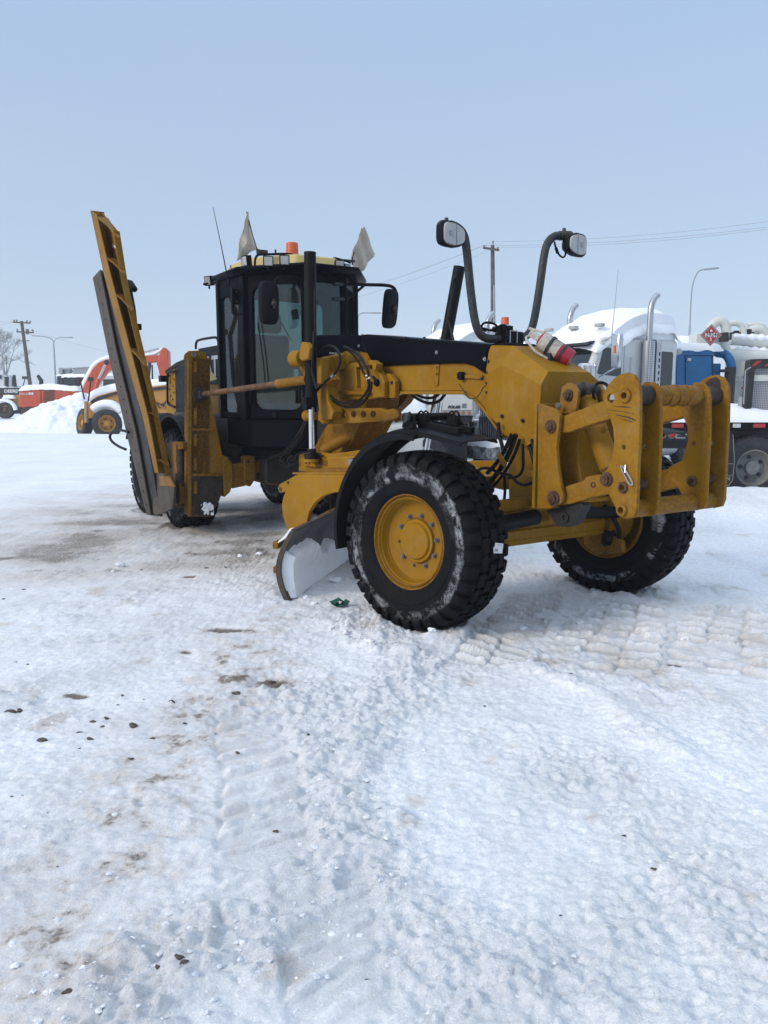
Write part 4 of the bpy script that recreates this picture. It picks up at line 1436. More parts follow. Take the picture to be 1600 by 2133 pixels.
def blade_snow(u, v):
    t = .02 + .90 * v
    d, z = blade_prof(t)
    lim = .78 + .16 * ns(u * 5, 1, 5) - .28 * max(0, min(1, (u - .40) / .06)) + .12 * ns(u * 11, 3, 8)
    k = max(0, min(1, (lim - v) / .10)) * max(0.0, min(1, u / .02)) * max(0.0, min(1, (1 - u) / .02))
    k *= max(0.0, min(1.0, (0.12 + abs(u - .36 - .10 * (v - .6)) - (.10 if v > .38 else .0)) / .04)) if (v > .38) else 1
    th = k * (.030 + .10 * math.sin(math.pi * min(1, v * .9 + .1)) * (0.7 + .5 * ns(u * 3, v * 2, 9)) + .012 * ns(u * 12, v * 8, 11)) - .006 * (1 - k)
    return n0 + bd * (.02 + u * (BLen * .55)) + bn * (d - .003) + V((0, 0, z)), bn, th
snow_strip(blade_snow, 90, 40, 'packed_snow_on_blade', blade)
def top_snow(u, v):
    th = (.055 * max(0, math.sin(math.pi * v)) ** .6) * (.55 + .9 * max(-.4, ns(u * 14, v * 2, 21)) + .5 * ns(u * 31, v * 5, 22)) + .002
    return n0 + bd * (.06 + u * 1.5) + bn * (tz[0] - .03 - .15 * v) + V((0, 0, tz[1] - .02 - .10 * v)), V((0, 0, 1)), max(0.001, th)
snow_strip(top_snow, 120, 12, 'snow_on_blade_back', blade)

# ---- front hitch
def az(px, b):
    return [(A(x, y, 'b', b).x, A(x, y, 'b', b).z) for x, y in px]
plo = az([(1258, 824), (1270, 801), (1282, 788), (1294, 780), (1310, 776), (1324, 782), (1334, 801), (1336, 824), (1335, 900), (1332, 976), (1329, 1061), (1324, 1077), (1307, 1081), (1294, 1072), (1283, 1054), (1270, 1027), (1255, 1007), (1253, 995), (1257, 985), (1267, 978), (1277, 959), (1282, 922), (1280, 892), (1270, 858), (1260, 838)], .45)
def hole(px, py, r, b=.45):
    p = A(px, py, 'b', b); return (p.x, p.z, r)
H1 = [hole(1275, 830, .030), hole(1307, 824, .022), hole(1302, 932, .016), hole(1302, 1015, .020), hole(1300, 1062, .022)]
zt = A(1307, 805, 'b', .45).z
fr_x = A(1332, 930, 'b', .45).x
pli = []
for (x, z) in plo:
    pli.append((x, z))
# inner plates: lower rounded top at the cross tube and a deep rear cut-out
pc = A(1307, 824, 'b', .45)
pli = [(pc.x - .075, pc.z - .02), (pc.x - .065, pc.z + .05), (pc.x - .02, pc.z + .088), (pc.x + .04, pc.z + .085), (pc.x + .085, pc.z + .05), (pc.x + .10, pc.z - .02)] + plo[8:16] + [(x - .02, z) for x, z in plo[16:20]] + [(plo[20][0] + .01, plo[20][1] - .03), (plo[21][0] + .035, plo[21][1]), (plo[22][0] + .035, plo[22][1]), (plo[23][0] + .02, plo[23][1])]
H2 = [H1[2], H1[3], (A(1265, 998, 'b', .45).x, A(1265, 998, 'b', .45).z, .02)]
for b, ol, hs in ((.45, plo, H1), (.25, pli, H2[:2]), (-.25, pli, H2[:2]), (-.45, plo, H1)):
    mb = MB()
    mb.plate(ol, hs, .028, (0, b, 0), (1, 0, 0), (0, 0, 1), (0, 1, 0), bev=.004)
    mb.build('hitch_plate', M['yellow_worn'], G, sharp=40)
for (h, r) in ((H1[1], .044), (H1[3], .036), (H1[4], .040)):
    for b in (.464, -.23, -.464):
        if b == -.23 and h is H1[1]: continue
        mb = MB()
        mb.lathe([(h[2], 0), (r, 0), (r, .016), (r - .004, .020), (h[2], .020)], (h[0], b, h[1]), (0, 1 if b > -.3 else -1, 0), 28, closed=True)
        mb.build('pin_collar', M['yellow_worn'] if h is not H1[3] else M['rust'], G)
def hexpin(px, py, b, r=.034, name='pivot_bolt'):
    p = A(px, py, 'b', b)
    mb = MB()
    mb.cyl(p, p + V((0, .016, 0)), r * 1.35, n=24)
    mb.cyl(p + V((0, .014, 0)), p + V((0, .036, 0)), r, n=6)
    mb.cyl(p + V((0, .034, 0)), p + V((0, .044, 0)), r * .55, n=12)
    return mb.build(name, M['rust'], G, bevel=.002)
hexpin(1265, 998, .464)
mb = MB()
for q_ in (((1266, 853), (1300, 857), (1322, 862), (1322, 863), (1300, 858.2), (1266, 854)), ((1282, 863), (1310, 868), (1325, 875), (1324, 876.5), (1300, 868.5), (1284, 865)), ((1288, 871), (1312, 876), (1322, 881), (1300, 875)), ((1274, 846), (1300, 846), (1318, 850), (1300, 849))):
    mb.prism([A(x, y, 'b', .465) for x, y in q_], (0, .0012, 0))
mb.build('scrape_marks', M['rust_dark'], G)
mb = MB()
mb.prism([A(x, y, 'b', -.434) for x, y in ((1466, 802), (1478, 790), (1492, 785), (1500, 792), (1502, 815), (1497, 832), (1490, 826), (1484, 812), (1474, 808))], (0, .0012, 0))
mb.build('worn_patch', M['rust_dark'], G)
mb = MB()
p = A(1303, 974, 'b', .468)
U1, U2 = A(1294, 975, 'b', .48), A(1311, 1008, 'b', .48)
U3, U4 = A(1298, 973, 'b', .48), A(1317, 1004, 'b', .48)
mb.tube(catmull([U1, U2, U4, U3], 4, closed=True), .005, 6, closed=True)
mb.tube([A(1303, 969, 'b', .47), A(1302, 985, 'b', .485)], .007, 8)
mb.build('lynch_pin', M['chrome_dull'], G)
mb = MB()
mb.tube([(pc.x + .005, .44, pc.z), (pc.x + .005, -.44, pc.z)], .060, 24)
for b in (.02, -.085): mb.cyl((pc.x + .005, b, pc.z), (pc.x + .005, b - .016, pc.z), .072, n=28)
mb.cyl((pc.x + .005, .10, pc.z), (pc.x + .005, -.20, pc.z), .066, n=24)
mb.build('cross_tube', M['yellow_worn'], G, sharp=30)
mb = MB()
mb.cyl((pc.x + .005, .436, pc.z), (pc.x + .005, .264, pc.z), .064, n=24)
mb.build('greasy_sleeve', M['rust_dark'], G, sharp=30)
mb = MB()
mb.cyl((pc.x + .005, -.264, pc.z), (pc.x + .005, -.436, pc.z), .064, n=24)
mb.build('greasy_sleeve', M['rust_dark'], G, sharp=30)
pl = (H1[4][0], H1[4][1])
mb = MB()
mb.cyl((pl[0], .44, pl[1]), (pl[0], -.44, pl[1]), .058, n=24)
mb.build('cross_tube', M['yellow_worn'], G, sharp=30)
mb = MB()
for b0, b1 in ((.436, .264), (-.264, -.436)):
    mb.box((fr_x - .16, b1, H1[2][1] - .06), (fr_x - .12, b0, pc.z - .10))
    mb.box((fr_x - .19, b1, H1[4][1] + .02), (fr_x - .15, b0, H1[3][1] + .14))
build_each(mb, 'hitch_web', M['yellow_worn'], G, bevel=.004)
mb = MB()
mb.cyl((H1[3][0], .44, H1[3][1] + .01), (H1[3][0], .26, H1[3][1] + .01), .035, n=16)
mb.cyl((H1[3][0], -.26, H1[3][1] + .01), (H1[3][0], -.44, H1[3][1] + .01), .035, n=16)
build_each(mb, 'hitch_bush', M['rust'], G)
# support plates behind
sup = az([(1124, 841), (1159, 851), (1169, 865), (1167, 892), (1162, 929), (1163, 955), (1165, 976), (1170, 1005), (1176, 1030), (1172, 1048), (1148, 1059), (1122, 1059), (1123, 960)], .44)
for b in (.44, .23, -.23, -.44):
    mb = MB()
    mb.plate(sup, [], .030, (0, b, 0), (1, 0, 0), (0, 0, 1), (0, 1, 0), bev=.004)
    mb.build('support_plate', M['yellow_worn'], G, sharp=40)
sx0 = min(x for x, z in sup)
sz0, sz1 = min(z for x, z in sup), max(z for x, z in sup)
mb = MB()
mb.box((sx0 - .03, -.46, sz0), (sx0 - .004, .46, sz1))
mb.box((sx0 - .004, -.42, sz0 + .02), (sx0 + .10, .42, sz0 + .05))
mb.build('hitch_back_plate', M['yellow'], G, bevel=.004)
hexpin(1149, 888, .456); hexpin(1154, 1038, .456, .040)
# upper and lower arms, near and far
for b, far in ((.37, 0), (-.37, 0)):
    ua = az([(1166, 872), (1180, 864), (1225, 848), (1262, 833), (1285, 832), (1285, 868), (1262, 876), (1225, 887), (1190, 900), (1170, 902)], .40)
    mb = MB(); mb.plate(ua, [], .075, (0, b, 0), (1, 0, 0), (0, 0, 1), (0, 1, 0), bev=.008)
    mb.build('upper_arm', M['yellow_worn'], G, sharp=40)
    la = az([(1162, 1022), (1182, 1012), (1215, 1002), (1222, 993), (1240, 989), (1256, 991), (1275, 985), (1275, 1028), (1235, 1036), (1189, 1050), (1165, 1052)], .40)
    mb = MB(); mb.plate(la, [], .075, (0, b, 0), (1, 0, 0), (0, 0, 1), (0, 1, 0), bev=.008)
    mb.build('lower_arm', M['yellow_worn'], G, sharp=40)
mb = MB()
p = A(1236, 1010, 'b', .408); mb.lathe([(.012, .0), (.020, .0), (.020, .004), (.012, .004)], p, (0, 1, 0), 20, closed=True)
mb.build('arm_hole_ring', M['rust_dark'], G)
# hitch lift cylinder and its upper bracket
mb = MB()
c0, c1 = A(1222, 838, 'b', .12), A(1272, 975, 'b', .12)
mb.cyl(c0, c1, .075, n=28)
mb.cyl(c0 - (c1 - c0) * .05, c0, .079, n=28)
mb.hexbolt(A(1257, 896, 'b', .20), (0.2, 1, .2), .016, .012)
mb.build('hitch_lift_cylinder', M['yellow'], G, sharp=30)
mb = MB()
q0 = c0 - (c1 - c0) * .05
mb.beam(q0, q0 + V((-.05, .03, .10)), .13, .12)
mb.cyl(q0 + V((0, .12, .06)), q0 + V((0, -.10, .06)), .05, n=16)
mb.build('cylinder_head', M['rust_dark'], G, bevel=.012)
mb = MB()
br = az([(1167, 861), (1170, 826), (1174, 806), (1186, 797), (1198, 801), (1207, 815), (1206, 835), (1200, 861)], .26)
for b in (.26, .0): mb.plate(br, [], .028, (0, b, 0), (1, 0, 0), (0, 0, 1), (0, 1, 0), bev=.003)
mb.build('cylinder_bracket', M['yellow_worn'], G)
hexpin(1185, 823, .274, .032)
mb = MB(); p = A(1163, 845, 'b', .33); mb.hexbolt(p, (.6, .8, 0), .014, .014); mb.build('bolt', M['bolt'], G)
mb = MB()
mb.tube(catmull([A(1240, 838, 'a', .75), A(1236, 815, 'a', .8), A(1245, 798, 'a', .82), A(1262, 800, 'a', .85), A(1268, 812, 'a', .9), A(1262, 828, 'a', .9)], 5), .012, 8)
mb.build('hydraulic_hose', M['rubber_black'], G)
# dark bracket under the lower arm
mb = MB()
db = az([(1145, 1062), (1170, 1056), (1216, 1046), (1222, 1052), (1212, 1072), (1205, 1090), (1189, 1097), (1168, 1096), (1160, 1085)], .34)
mb.plate(db, [], .09, (0, .33, 0), (1, 0, 0), (0, 0, 1), (0, 1, 0), bev=.008)
p = A(1178, 1078, 'b', .38)
mb.lathe([(.022, .0), (.034, .0), (.034, .010), (.022, .010)], p, (0, 1, 0), 24, closed=True)
mb.build('tow_bracket', M['dirty_black'], G, sharp=40)

# ---- front axle
mb = MB()
mb.beam((.02, .82, .60), (.02, -.82, .60), .20, .12)
mb.beam((.10, .80, .56), (.10, -.80, .56), .05, .05)
mb.prism([(.10, .82, .66), (.10, .30, .80), (.10, -.30, .80), (.10, -.82, .66), (.10, -.82, .56), (.10, .82, .56)], (-.16, 0, 0))
mb.build('front_axle', M['yellow'], G, bevel=.012)
mb = MB()
mb.beam((.16, .80, .86), (.16, -.75, .90), .07, .10)
mb.build('lean_bar', M['yellow'], G, bevel=.01)
mb = MB()
mb.cyl((.26, .78, .74), (.26, .15, .78), .062, n=20)
mb.cyl((.26, -.20, .78), (.26, -.78, .74), .050, n=20)
mb.cyl((.26, .82, .74), (.26, .70, .745), .075, n=20)
mb.build('lean_cylinder', M['rubber_black'], G, bevel=.008)
mb = MB()
mb.cyl((-.22, .80, .62), (-.22, -.80, .62), .03, n=12)
mb.build('tie_rod', M['dirty_black'], G)
for sg in (1, -1):
    mb = MB()
    b = .80 * sg
    mb.prism([(.14, b, .92), (-.14, b, .92), (-.17, b, .66), (-.12, b, .40), (.04, b, .32), (.14, b, .40), (.19, b, .66)], (0, .06 * sg, 0))
    mb.prism([(.12, b, .55), (.30, b, .50), (.32, b, .40), (.14, b, .36)], (0, .05 * sg, 0))
    mb.cyl((0, b, .66), (0, b + .16 * sg, .66), .16, .13, 28)
    mb.build('steering_knuckle', M['yellow_worn'], G, bevel=.012)
    mb = MB()
    mb.tube(catmull([(.20, b - .12 * sg, .80), (.26, b, .60), (.20, b + .04 * sg, .42), (.05, b + .03 * sg, .40)], 5), .020, 10)
    mb.cyl((.12, b - .02 * sg, .50), (.16, b + .06 * sg, .50), .07, n=16)
    mb.build('brake_hose', M['rubber_black'], G)

# hose bundle at the nose
mb = MB()
def hz(pts, b, r): mb.tube(catmull([A(x, y, 'b', b) for x, y in pts], 6), r, 9)
hz([(1038, 880), (1040, 905), (1045, 925), (1050, 945)], .36, .016)
hz([(1075, 905), (1060, 945), (1040, 980), (1020, 1005), (1005, 1020)], .40, .020)
hz([(1066, 905), (1050, 940), (1030, 970), (1015, 985)], .44, .016)
hz([(1083, 915), (1070, 950), (1050, 985), (1030, 1010), (1010, 1025)], .37, .013)
hz([(990, 985), (1003, 976), (1020, 976), (1040, 985), (1062, 990), (1078, 1005), (1095, 1010), (1115, 1002)], .42, .012)
hz([(1089, 925), (1090, 960), (1088, 980), (1078, 992), (1060, 996)], .36, .011)
hz([(1100, 915), (1108, 945), (1116, 975), (1120, 1000)], .30, .016)
hz([(1108, 915), (1114, 945), (1120, 975)], .33, .014)
hz([(1116, 915), (1121, 940), (1122, 965)], .30, .014)
hz([(1050, 990), (1052, 1020), (1050, 1045)], .30, .012)
build_each(mb, 'hydraulic_hose', M['rubber_black'], G)
mb = MB()
mb.beam(A(1038, 946, 'b', .46), A(1052, 968, 'b', .46), .012, .045)
mb.beam(A(1100, 985, 'b', .42), A(1122, 990, 'b', .42), .012, .045)
build_each(mb, 'hose_clamp', M['yellow'], G, bevel=.003)
mb = MB()
mb.prism([A(x, y, 'b', -.3) for x, y in ((975, 960), (1035, 960), (1050, 1010), (975, 1000))], (0, -.1, 0))
mb.build('drawbar_head', M['yellow'], G, bevel=.01)

# ---- front mudguards
def fender_mb():
    mb = MB()
    def pt(a, w, r): return V((r * math.sin(a), w, r * math.cos(a)))
    angs = [R(-103 + i * 4.6) for i in range(31)]
    for (r0, w0, w1, th, i0, i1) in ((.800, -.235, .175, .012, 0, 31), (.765, -.10, .215, .010, 0, 25)):
        vs = []
        A_ = angs[i0:i1]
        for a in A_:
            rr_ = r0 if a < R(8) else r0 / math.cos((a - R(8)) * .97)
            for (w, dr) in ((w1, -.035), (w1, 0), (w1 - .06, .012), (w0 + .05, .012), (w0, -.02), (w0 + .008, -.03), (w0 + .055, .0), (w1 - .065, .0), (w1 - .012, -.012), (w1 - .012, -.035)):
                vs.append(pt(a, w, rr_ + dr))
        m = 10
        fs = []
        for i in range(len(A_) - 1):
            for j in range(m):
                fs.append((i * m + j, i * m + (j + 1) % m, (i + 1) * m + (j + 1) % m, (i + 1) * m + j))
        fs += [tuple(range(m)), tuple((len(A_) - 1) * m + j for j in range(m - 1, -1, -1))]
        mb.add(vs, fs)
    return mb
fn = fender_mb().build('mudguard', M['black_satin'], G, sharp=30)
fn.location = (0, -1.05, RT)
fn.rotation_euler = (0, 0, STEER)
ff = fn.copy(); COL.objects.link(ff); ff.parent = G
ff.location = (0, 1.05, RT); ff.rotation_euler = (0, 0, STEER)
mb = MB()
for w in (.02, -.12):
    mb.beam((-.02, w, .835), (.36, w, .795), .045, .045)
    for d in (-.02, .03):
        mb.plate([(-.05, -.03), (.05, -.03), (.03, .06), (.0, .078), (-.03, .06)], [(0, .045, .018)], .010, (.02 + .17 * (w < -.1) , w + d + .0, .86), (1, 0, 0), (0, 0, 1), (0, 1, 0), bev=.002)
for w in (.12,):
    mb.plate([(-.07, -.03), (.07, -.03), (.05, .05), (.0, .088), (-.05, .05)], [], .014, (-.03, w, .84), (1, 0, 0), (0, 0, 1), (0, 1, 0), bev=.002)
mb.cyl((-.03, .155, .885), (-.03, -.30, .885), .030, n=18)
mb.tube(catmull([(-.03, -.28, .885), (-.02, -.38, .86), (.0, -.44, .78), (.0, -.46, .68)], 5), .032, 12)
mb.hexbolt((-.07, .128, .825), (0, 1, 0), .013); mb.hexbolt((.01, .128, .825), (0, 1, 0), .013)
mnt = mb.build('mudguard_mount', M['black_satin'], G)
mnt.location = fn.location; mnt.rotation_euler = fn.rotation_euler
mb = MB(); mb.lathe([(.0, .0), (.022, .0), (.024, .01), (.034, .01), (.036, .0), (.036, -.02), (.0, -.02)], (-.03, .165, .885), (0, 1, 0), 24)
o_ = mb.build('mount_pin', M['black_frost'], G); o_.location = fn.location; o_.rotation_euler = fn.rotation_euler

# ---- cab
F1, F2, S1, S2, R1, R2 = V((-3.45, .25, 0)), V((-3.45, -.25, 0)), V((-4.05, .72, 0)), V((-4.05, -.72, 0)), V((-4.70, .78, 0)), V((-4.70, -.78, 0))
ZB, ZT = 1.46, 3.10
def plan(pts, z0, z1, mbx): mbx.slab([V((p.x, p.y, z0)) for p in pts], [V((p.x, p.y, z1)) for p in pts])
def sc2(pts, k): 
    c = sum(pts, V((0, 0, 0))) / len(pts); return [c + (p - c) * k for p in pts]
plan_pts = [F1, S1, R1, R2, S2, F2]
mb = MB()
plan(sc2(plan_pts, .97), 1.10, ZB, mb)
plan(sc2(plan_pts, .80), .98, 1.10, mb)
mb.build('cab_base', M['black_gloss'], G, bevel=.03, seg=3)
def wall(p, q, window, name, th=.06, mat='black_gloss', gl=True, parent=G):
    """frame panel from p to q (plan) with window polygon in (u along, z) ; returns object"""
    U = (q - p); L = U.length; U = U.normalized(); W = V((U.y, -U.x, 0))
    mb = MB()
    cu_out = [(0, ZB), (L, ZB), (L, ZT), (0, ZT)]
    cu = bpy.data.curves.new('tmp', 'CURVE'); cu.dimensions = '2D'; cu.fill_mode = 'BOTH'; cu.extrude = th / 2 - .006; cu.bevel_depth = .006; cu.offset = -.006
    for Lp in (cu_out, window(L)):
        sp = cu.splines.new('POLY'); sp.points.add(len(Lp) - 1)
        for a_, b_ in zip(sp.points, Lp): a_.co = (b_[0], b_[1], 0, 1)
        sp.use_cyclic_u = True
    O = V((p.x, p.y, 0))
    mb.curve_mesh(cu, lambda x, y, z: O + U * x + Z3 * y + W * z)
    ob = mb.build(name, M[mat], parent, sharp=40)
    if gl:
        wl = window(L)
        cx_ = sum(a for a, b in wl) / len(wl); cz_ = sum(b for a, b in wl) / len(wl)
        wl = [(cx_ + (a - cx_) * 1.03, cz_ + (b - cz_) * 1.03) for a, b in wl]
        mb = MB(); mb.prism([O + U * a + Z3 * b - W * .003 for a, b in wl], W * .006)
        mb.build('window_pane', M['glass'], ob)
    return ob
def rwin(x0, x1, z0, z1, r=.08, cham=0.0):
    def f(L):
        a0, a1 = x0 * L, x1 * L
        pts = []
        for (cx_, cz_, t0) in ((a1 - r, z0 + r, -90), (a1 - r, z1 - r, 0), (a0 + r, z1 - r, 90), (a0 + r, z0 + r, 180)):
            for k in range(5):
                t = R(t0 + k * 22.5); pts.append((cx_ + r * math.cos(t), cz_ + r * math.sin(t)))
        return pts
    return f
wall(F1, S1, rwin(.05, .86, 1.56, 2.98, .12), 'cab_door')
wall(F2, F1, rwin(.06, .94, 1.75, 3.0, .05), 'windscreen_frame')
wall(S2, F2, rwin(.14, .95, 1.56, 2.98, .12), 'cab_door')
wall(S1, R1, rwin(.09, .94, 1.52, 2.90, .10), 'side_window_frame')
wall(R2, S2, rwin(.06, .91, 1.52, 2.90, .10), 'side_window_frame')
wall(R1, R2, rwin(.08, .92, 1.95, 2.92, .08), 'rear_window_frame')
mb = MB()
for p, w_ in ((F1, .07), (F2, .07), (S1, .12), (S2, .12), (R1, .09), (R2, .09)):
    mb.beam((p.x, p.y, ZB - .02), (p.x, p.y, ZT), w_, w_, up=(1, 0, 0))
mb.build('cab_post', M['black_gloss'], G, bevel=.015, seg=3)
mb = MB()   # tinted shade strip band under the roof inside the door
rp = [V((-3.22, .34, 0)), V((-3.95, .88, 0)), V((-4.78, .86, 0)), V((-4.9, .7, 0)), V((-4.9, -.7, 0)), V((-4.78, -.88, 0)), V((-3.95, -.88, 0)), V((-3.22, -.34, 0))]
mb.slab([V((p.x, p.y, 3.10)) for p in sc2(rp, .93)], [V((p.x, p.y, 3.145)) for p in rp])
mb.slab([V((p.x, p.y, 3.145)) for p in rp], [V((p.x, p.y, 3.175)) for p in sc2(rp, .985)])
mb.build('cab_roof', M['black_gloss'], G, bevel=.008)
mb = MB()
rc = [V((-3.55, .30, 0)), V((-4.15, .70, 0)), V((-4.80, .72, 0)), V((-4.80, -.72, 0)), V((-4.15, -.70, 0)), V((-3.55, -.30, 0))]
mb.slab([V((p.x, p.y, 3.176)) for p in rc], [V((p.x, p.y, 3.33)) for p in sc2(rc, .86)])
mb.build('roof_cap', M['yellow_roof'], G, bevel=.03, seg=3)
# inside the cab
def ac(x, y, a): return A(x, y, 'a', a)
mb = MB()
c = ac(570, 760, -4.45)
c.y = max(min(c.y, .3), -.1)
cy_ = c.y
def softbox(x0, x1, y0, y1, z0, z1): mb.box((x0, y0, z0), (x1, y1, z1))
softbox(-4.62, -4.48, cy_ - .25, cy_ + .25, 1.80, 2.48)
softbox(-4.62, -4.10, cy_ - .25, cy_ + .25, 1.66, 1.82)
softbox(-4.60, -4.50, cy_ - .16, cy_ + .16, 2.50, 2.74)
mb.build('seat', M['seat'], G, bevel=.05, seg=4)
mb = MB()
mb.box((-4.4, cy_ - .36, 1.47), (-4.15, cy_ + .36, 1.64))
mb.beam((-4.3, cy_ - .34, 1.55), (-4.1, cy_ - .34, 2.02), .10, .16, up=(0, 1, 0))
mb.tube([(-3.75, cy_ - .1, 1.47), (-3.85, cy_ - .1, 2.05)], .05, 12)
for (x, y) in ((545, 770), (555, 810), (560, 700)):
    pass
mb.beam(ac(648, 700, -3.6), ac(644, 790, -3.6), .10, .16, up=(0, 1, 0))
mb.build('cab_controls', M['black_satin'], G, bevel=.015)
mb = MB()
mb.tube([ac(612, 645, -3.9), ac(617, 665, -3.9)], .045, 14)
mb.tube([ac(585, 670, -4.0), ac(606, 708, -4.0)], .010, 6)
mb.lathe([(.17, 0), (.185, .015), (.17, .03), (.16, .015)], (-3.86, cy_ - .1, 2.06), (.25, 0, 1), 32, closed=True)
mb.build('steering_wheel', M['black_satin'], G)
# door furniture
mb = MB()
mb.tube(catmull([A(484, 600, 'b', .84), A(484, 640, 'b', .86), A(486, 652, 'b', .86), A(494, 654, 'b', .82), A(503, 653, 'b', .78)], 5), .018, 9)
mb.build('grab_handle', M['black_satin'], G)
mb = MB()
for (x, y) in ((493, 608), (494, 629)):
    p = A(x, y, 'b', .82); mb.hexbolt(p, (.5, .8, 0), .012, .01)
mb.beam(A(488, 603, 'b', .80), A(491, 634, 'b', .80), .02, .09, up=(0, 1, 0))
mb.build('door_hinge', M['black_satin'], G, bevel=.003)
mb = MB()
Ud = (S1 - F1).normalized(); Wd_ = V((Ud.y, -Ud.x, 0))
if Wd_.dot(V((_co.x, _co.y, 0)) - F1) < 0: Wd_ = -Wd_
def dr(u, z, o=.045): return F1 + Ud * u + Z3 * z + Wd_ * o
mb.beam(dr(.36, 1.50), dr(.42, 1.50), .02, .05); mb.beam(dr(.10, 1.63), dr(.10, 1.80), .03, .03, up=(0, 1, 0)); mb.beam(dr(.70, 1.62), dr(.70, 1.78), .03, .03, up=(0, 1, 0))
build_each(mb, 'door_latch', M['black_satin'], G, bevel=.004)
mb = MB()
mb.tube([dr(.58, 2.55), dr(.52, 2.1), dr(.50, 1.75)], .008, 6)
mb.build('wiper', M['rubber_black'], G)
mb = MB()
mb.tube(catmull([A(460, 645, 'b', .55), A(461, 672, 'b', .55), A(468, 700, 'b', .55), A(469, 672, 'b', .55)], 5, closed=True), .010, 8, closed=True)  # dark loop modelled to imitate a reflection in the side window
mb.build('window_reflection_loop', M['black_satin'], G)
# lower cab details: step, yellow tag, warning bits
mb = MB()
p = A(534, 886, 'b', .60)
mb.beam(A(521, 884, 'b', .62), A(546, 884, 'b', .52), .02, .05); mb.beam(A(523, 892, 'b', .62), A(541, 892, 'b', .52), .02, .03)
mb.build('cab_tag', M['yellow'], G, bevel=.003)
mb = MB()
mb.tube(catmull([A(632, 900, 'b', .5), A(615, 925, 'b', .55), A(598, 950, 'b', .6), A(590, 975, 'b', .6)], 5), .016, 8)
mb.tube(catmull([A(560, 955, 'b', .55), A(590, 945, 'b', .5), A(620, 920, 'b', .45), A(640, 880, 'b', .4)], 5), .02, 8)
mb.tube(catmull([A(640, 870, 'b', .3), A(625, 900, 'b', .4), A(600, 935, 'b', .45), A(575, 952, 'b', .5)], 5), .018, 8)
mb.build('hydraulic_hose', M['rubber_black'], G)
mb = MB()
for q in ([(600, 940), (588, 950), (584, 965), (592, 972), (606, 970), (612, 955), (625, 945), (650, 942), (672, 950)], [(604, 934), (590, 942), (586, 958), (600, 970), (618, 966)], [(610, 948), (600, 958), (606, 968), (620, 962)]):
    mb.tube(catmull([A(x, y, 'b', .66) for x, y in q], 5), .011, 8)
mb.build('hydraulic_hose', M['rubber_black'], G)
# mirrors with arms
def mirror(pts, c_px, w, h, tilt, a_, rot):
    mb = MB()
    mb.tube(catmull([ac(x, y, a) for x, y, a in pts[0]], 5), .020, 10)
    for s_ in pts[1:]: mb.tube([ac(x, y, a) for x, y, a in s_], .016, 8)
    ar = mb.build('mirror_arm', M['black_satin'], G)
    c = ac(c_px[0], c_px[1], a_)
    s_ = V((math.sin(rot), math.cos(rot), 0)); f_ = V((math.cos(rot), -math.sin(rot), 0))
    u_ = (Z3 + s_ * tilt).normalized()
    def rr(k, dx):
        out = []
        for i in range(32):
            t = 2 * math.pi * i / 32; ct, st = math.cos(t), math.sin(t)
            out.append(c + s_ * (w * k * abs(ct) ** .5 * (1 if ct > 0 else -1)) + u_ * (h * k * abs(st) ** .42 * (1 if st > 0 else -1)) + f_ * dx)
        return out
    mb = MB()
    rs = [rr(1.0, -.03), rr(1.0, .0), rr(.93, .035), rr(.75, .055)]
    for p_, q_ in zip(rs[:-1], rs[1:]): mb.slab(p_, q_)
    m_ = mb.build('mirror', M['black_satin'], G, sharp=45)
    mb = MB(); mb.slab(rr(.93, -.031), rr(.93, -.036)); mb.build('mirror_glass', M['chrome'], m_, sharp=40)
    return m_
mirror([[(652, 586, -3.45), (625, 581, -3.45), (600, 577, -3.5), (582, 578, -3.5), (574, 588, -3.5), (571, 605, -3.5), (570, 628, -3.45)], [(614, 580, -3.5), (626, 600, -3.45), (637, 618, -3.45)]], (560, 631), .115, .235, 0, -3.5, R(0))
mirror([[(705, 592, -3.5), (730, 592, -3.5), (765, 593, -3.45), (800, 594, -3.4), (816, 597, -3.4), (824, 606, -3.4), (826, 625, -3.4)], [(716, 624, -3.5), (735, 615, -3.5), (758, 595, -3.45)]], (813, 643), .105, .235, -.12, -3.4, R(14))
mb = MB()
for x, y, a in ((571, 632, -3.42), (823, 645, -3.32)):
    p = ac(x, y, a); mb.ball(p, .032, 12); mb.beam(p - V((0, 0, .05)), p + V((0, 0, .05)), .03, .02, up=(0, 1, 0))
mb.build('mirror_joint', M['dirty_black'], G)
mb = MB()
mb.tube(catmull([ac(575, 580, -3.49), ac(590, 577, -3.47), ac(612, 579, -3.47), ac(640, 587, -3.43)], 4), .006, 6)
mb.tube(catmull([ac(705, 560, -3.6), ac(710, 575, -3.6), ac(708, 590, -3.5), ac(706, 640, -3.5), ac(706, 690, -3.5)], 4), .022, 8)
mb.tube(catmull([ac(716, 625, -3.5), ac(721, 640, -3.5), ac(719, 665, -3.5), ac(714, 690, -3.5)], 4), .010, 6)
mb.build('wiring', M['rubber_black'], G)
mb = MB()
for y in (592, 623):
    p = ac(706, y, -3.44); mb.beam(p + V((0, .07, 0)), p - V((0, .07, 0)), .05, .035)
build_each(mb, 'mirror_bracket', M['black_frost'], G, bevel=.003)
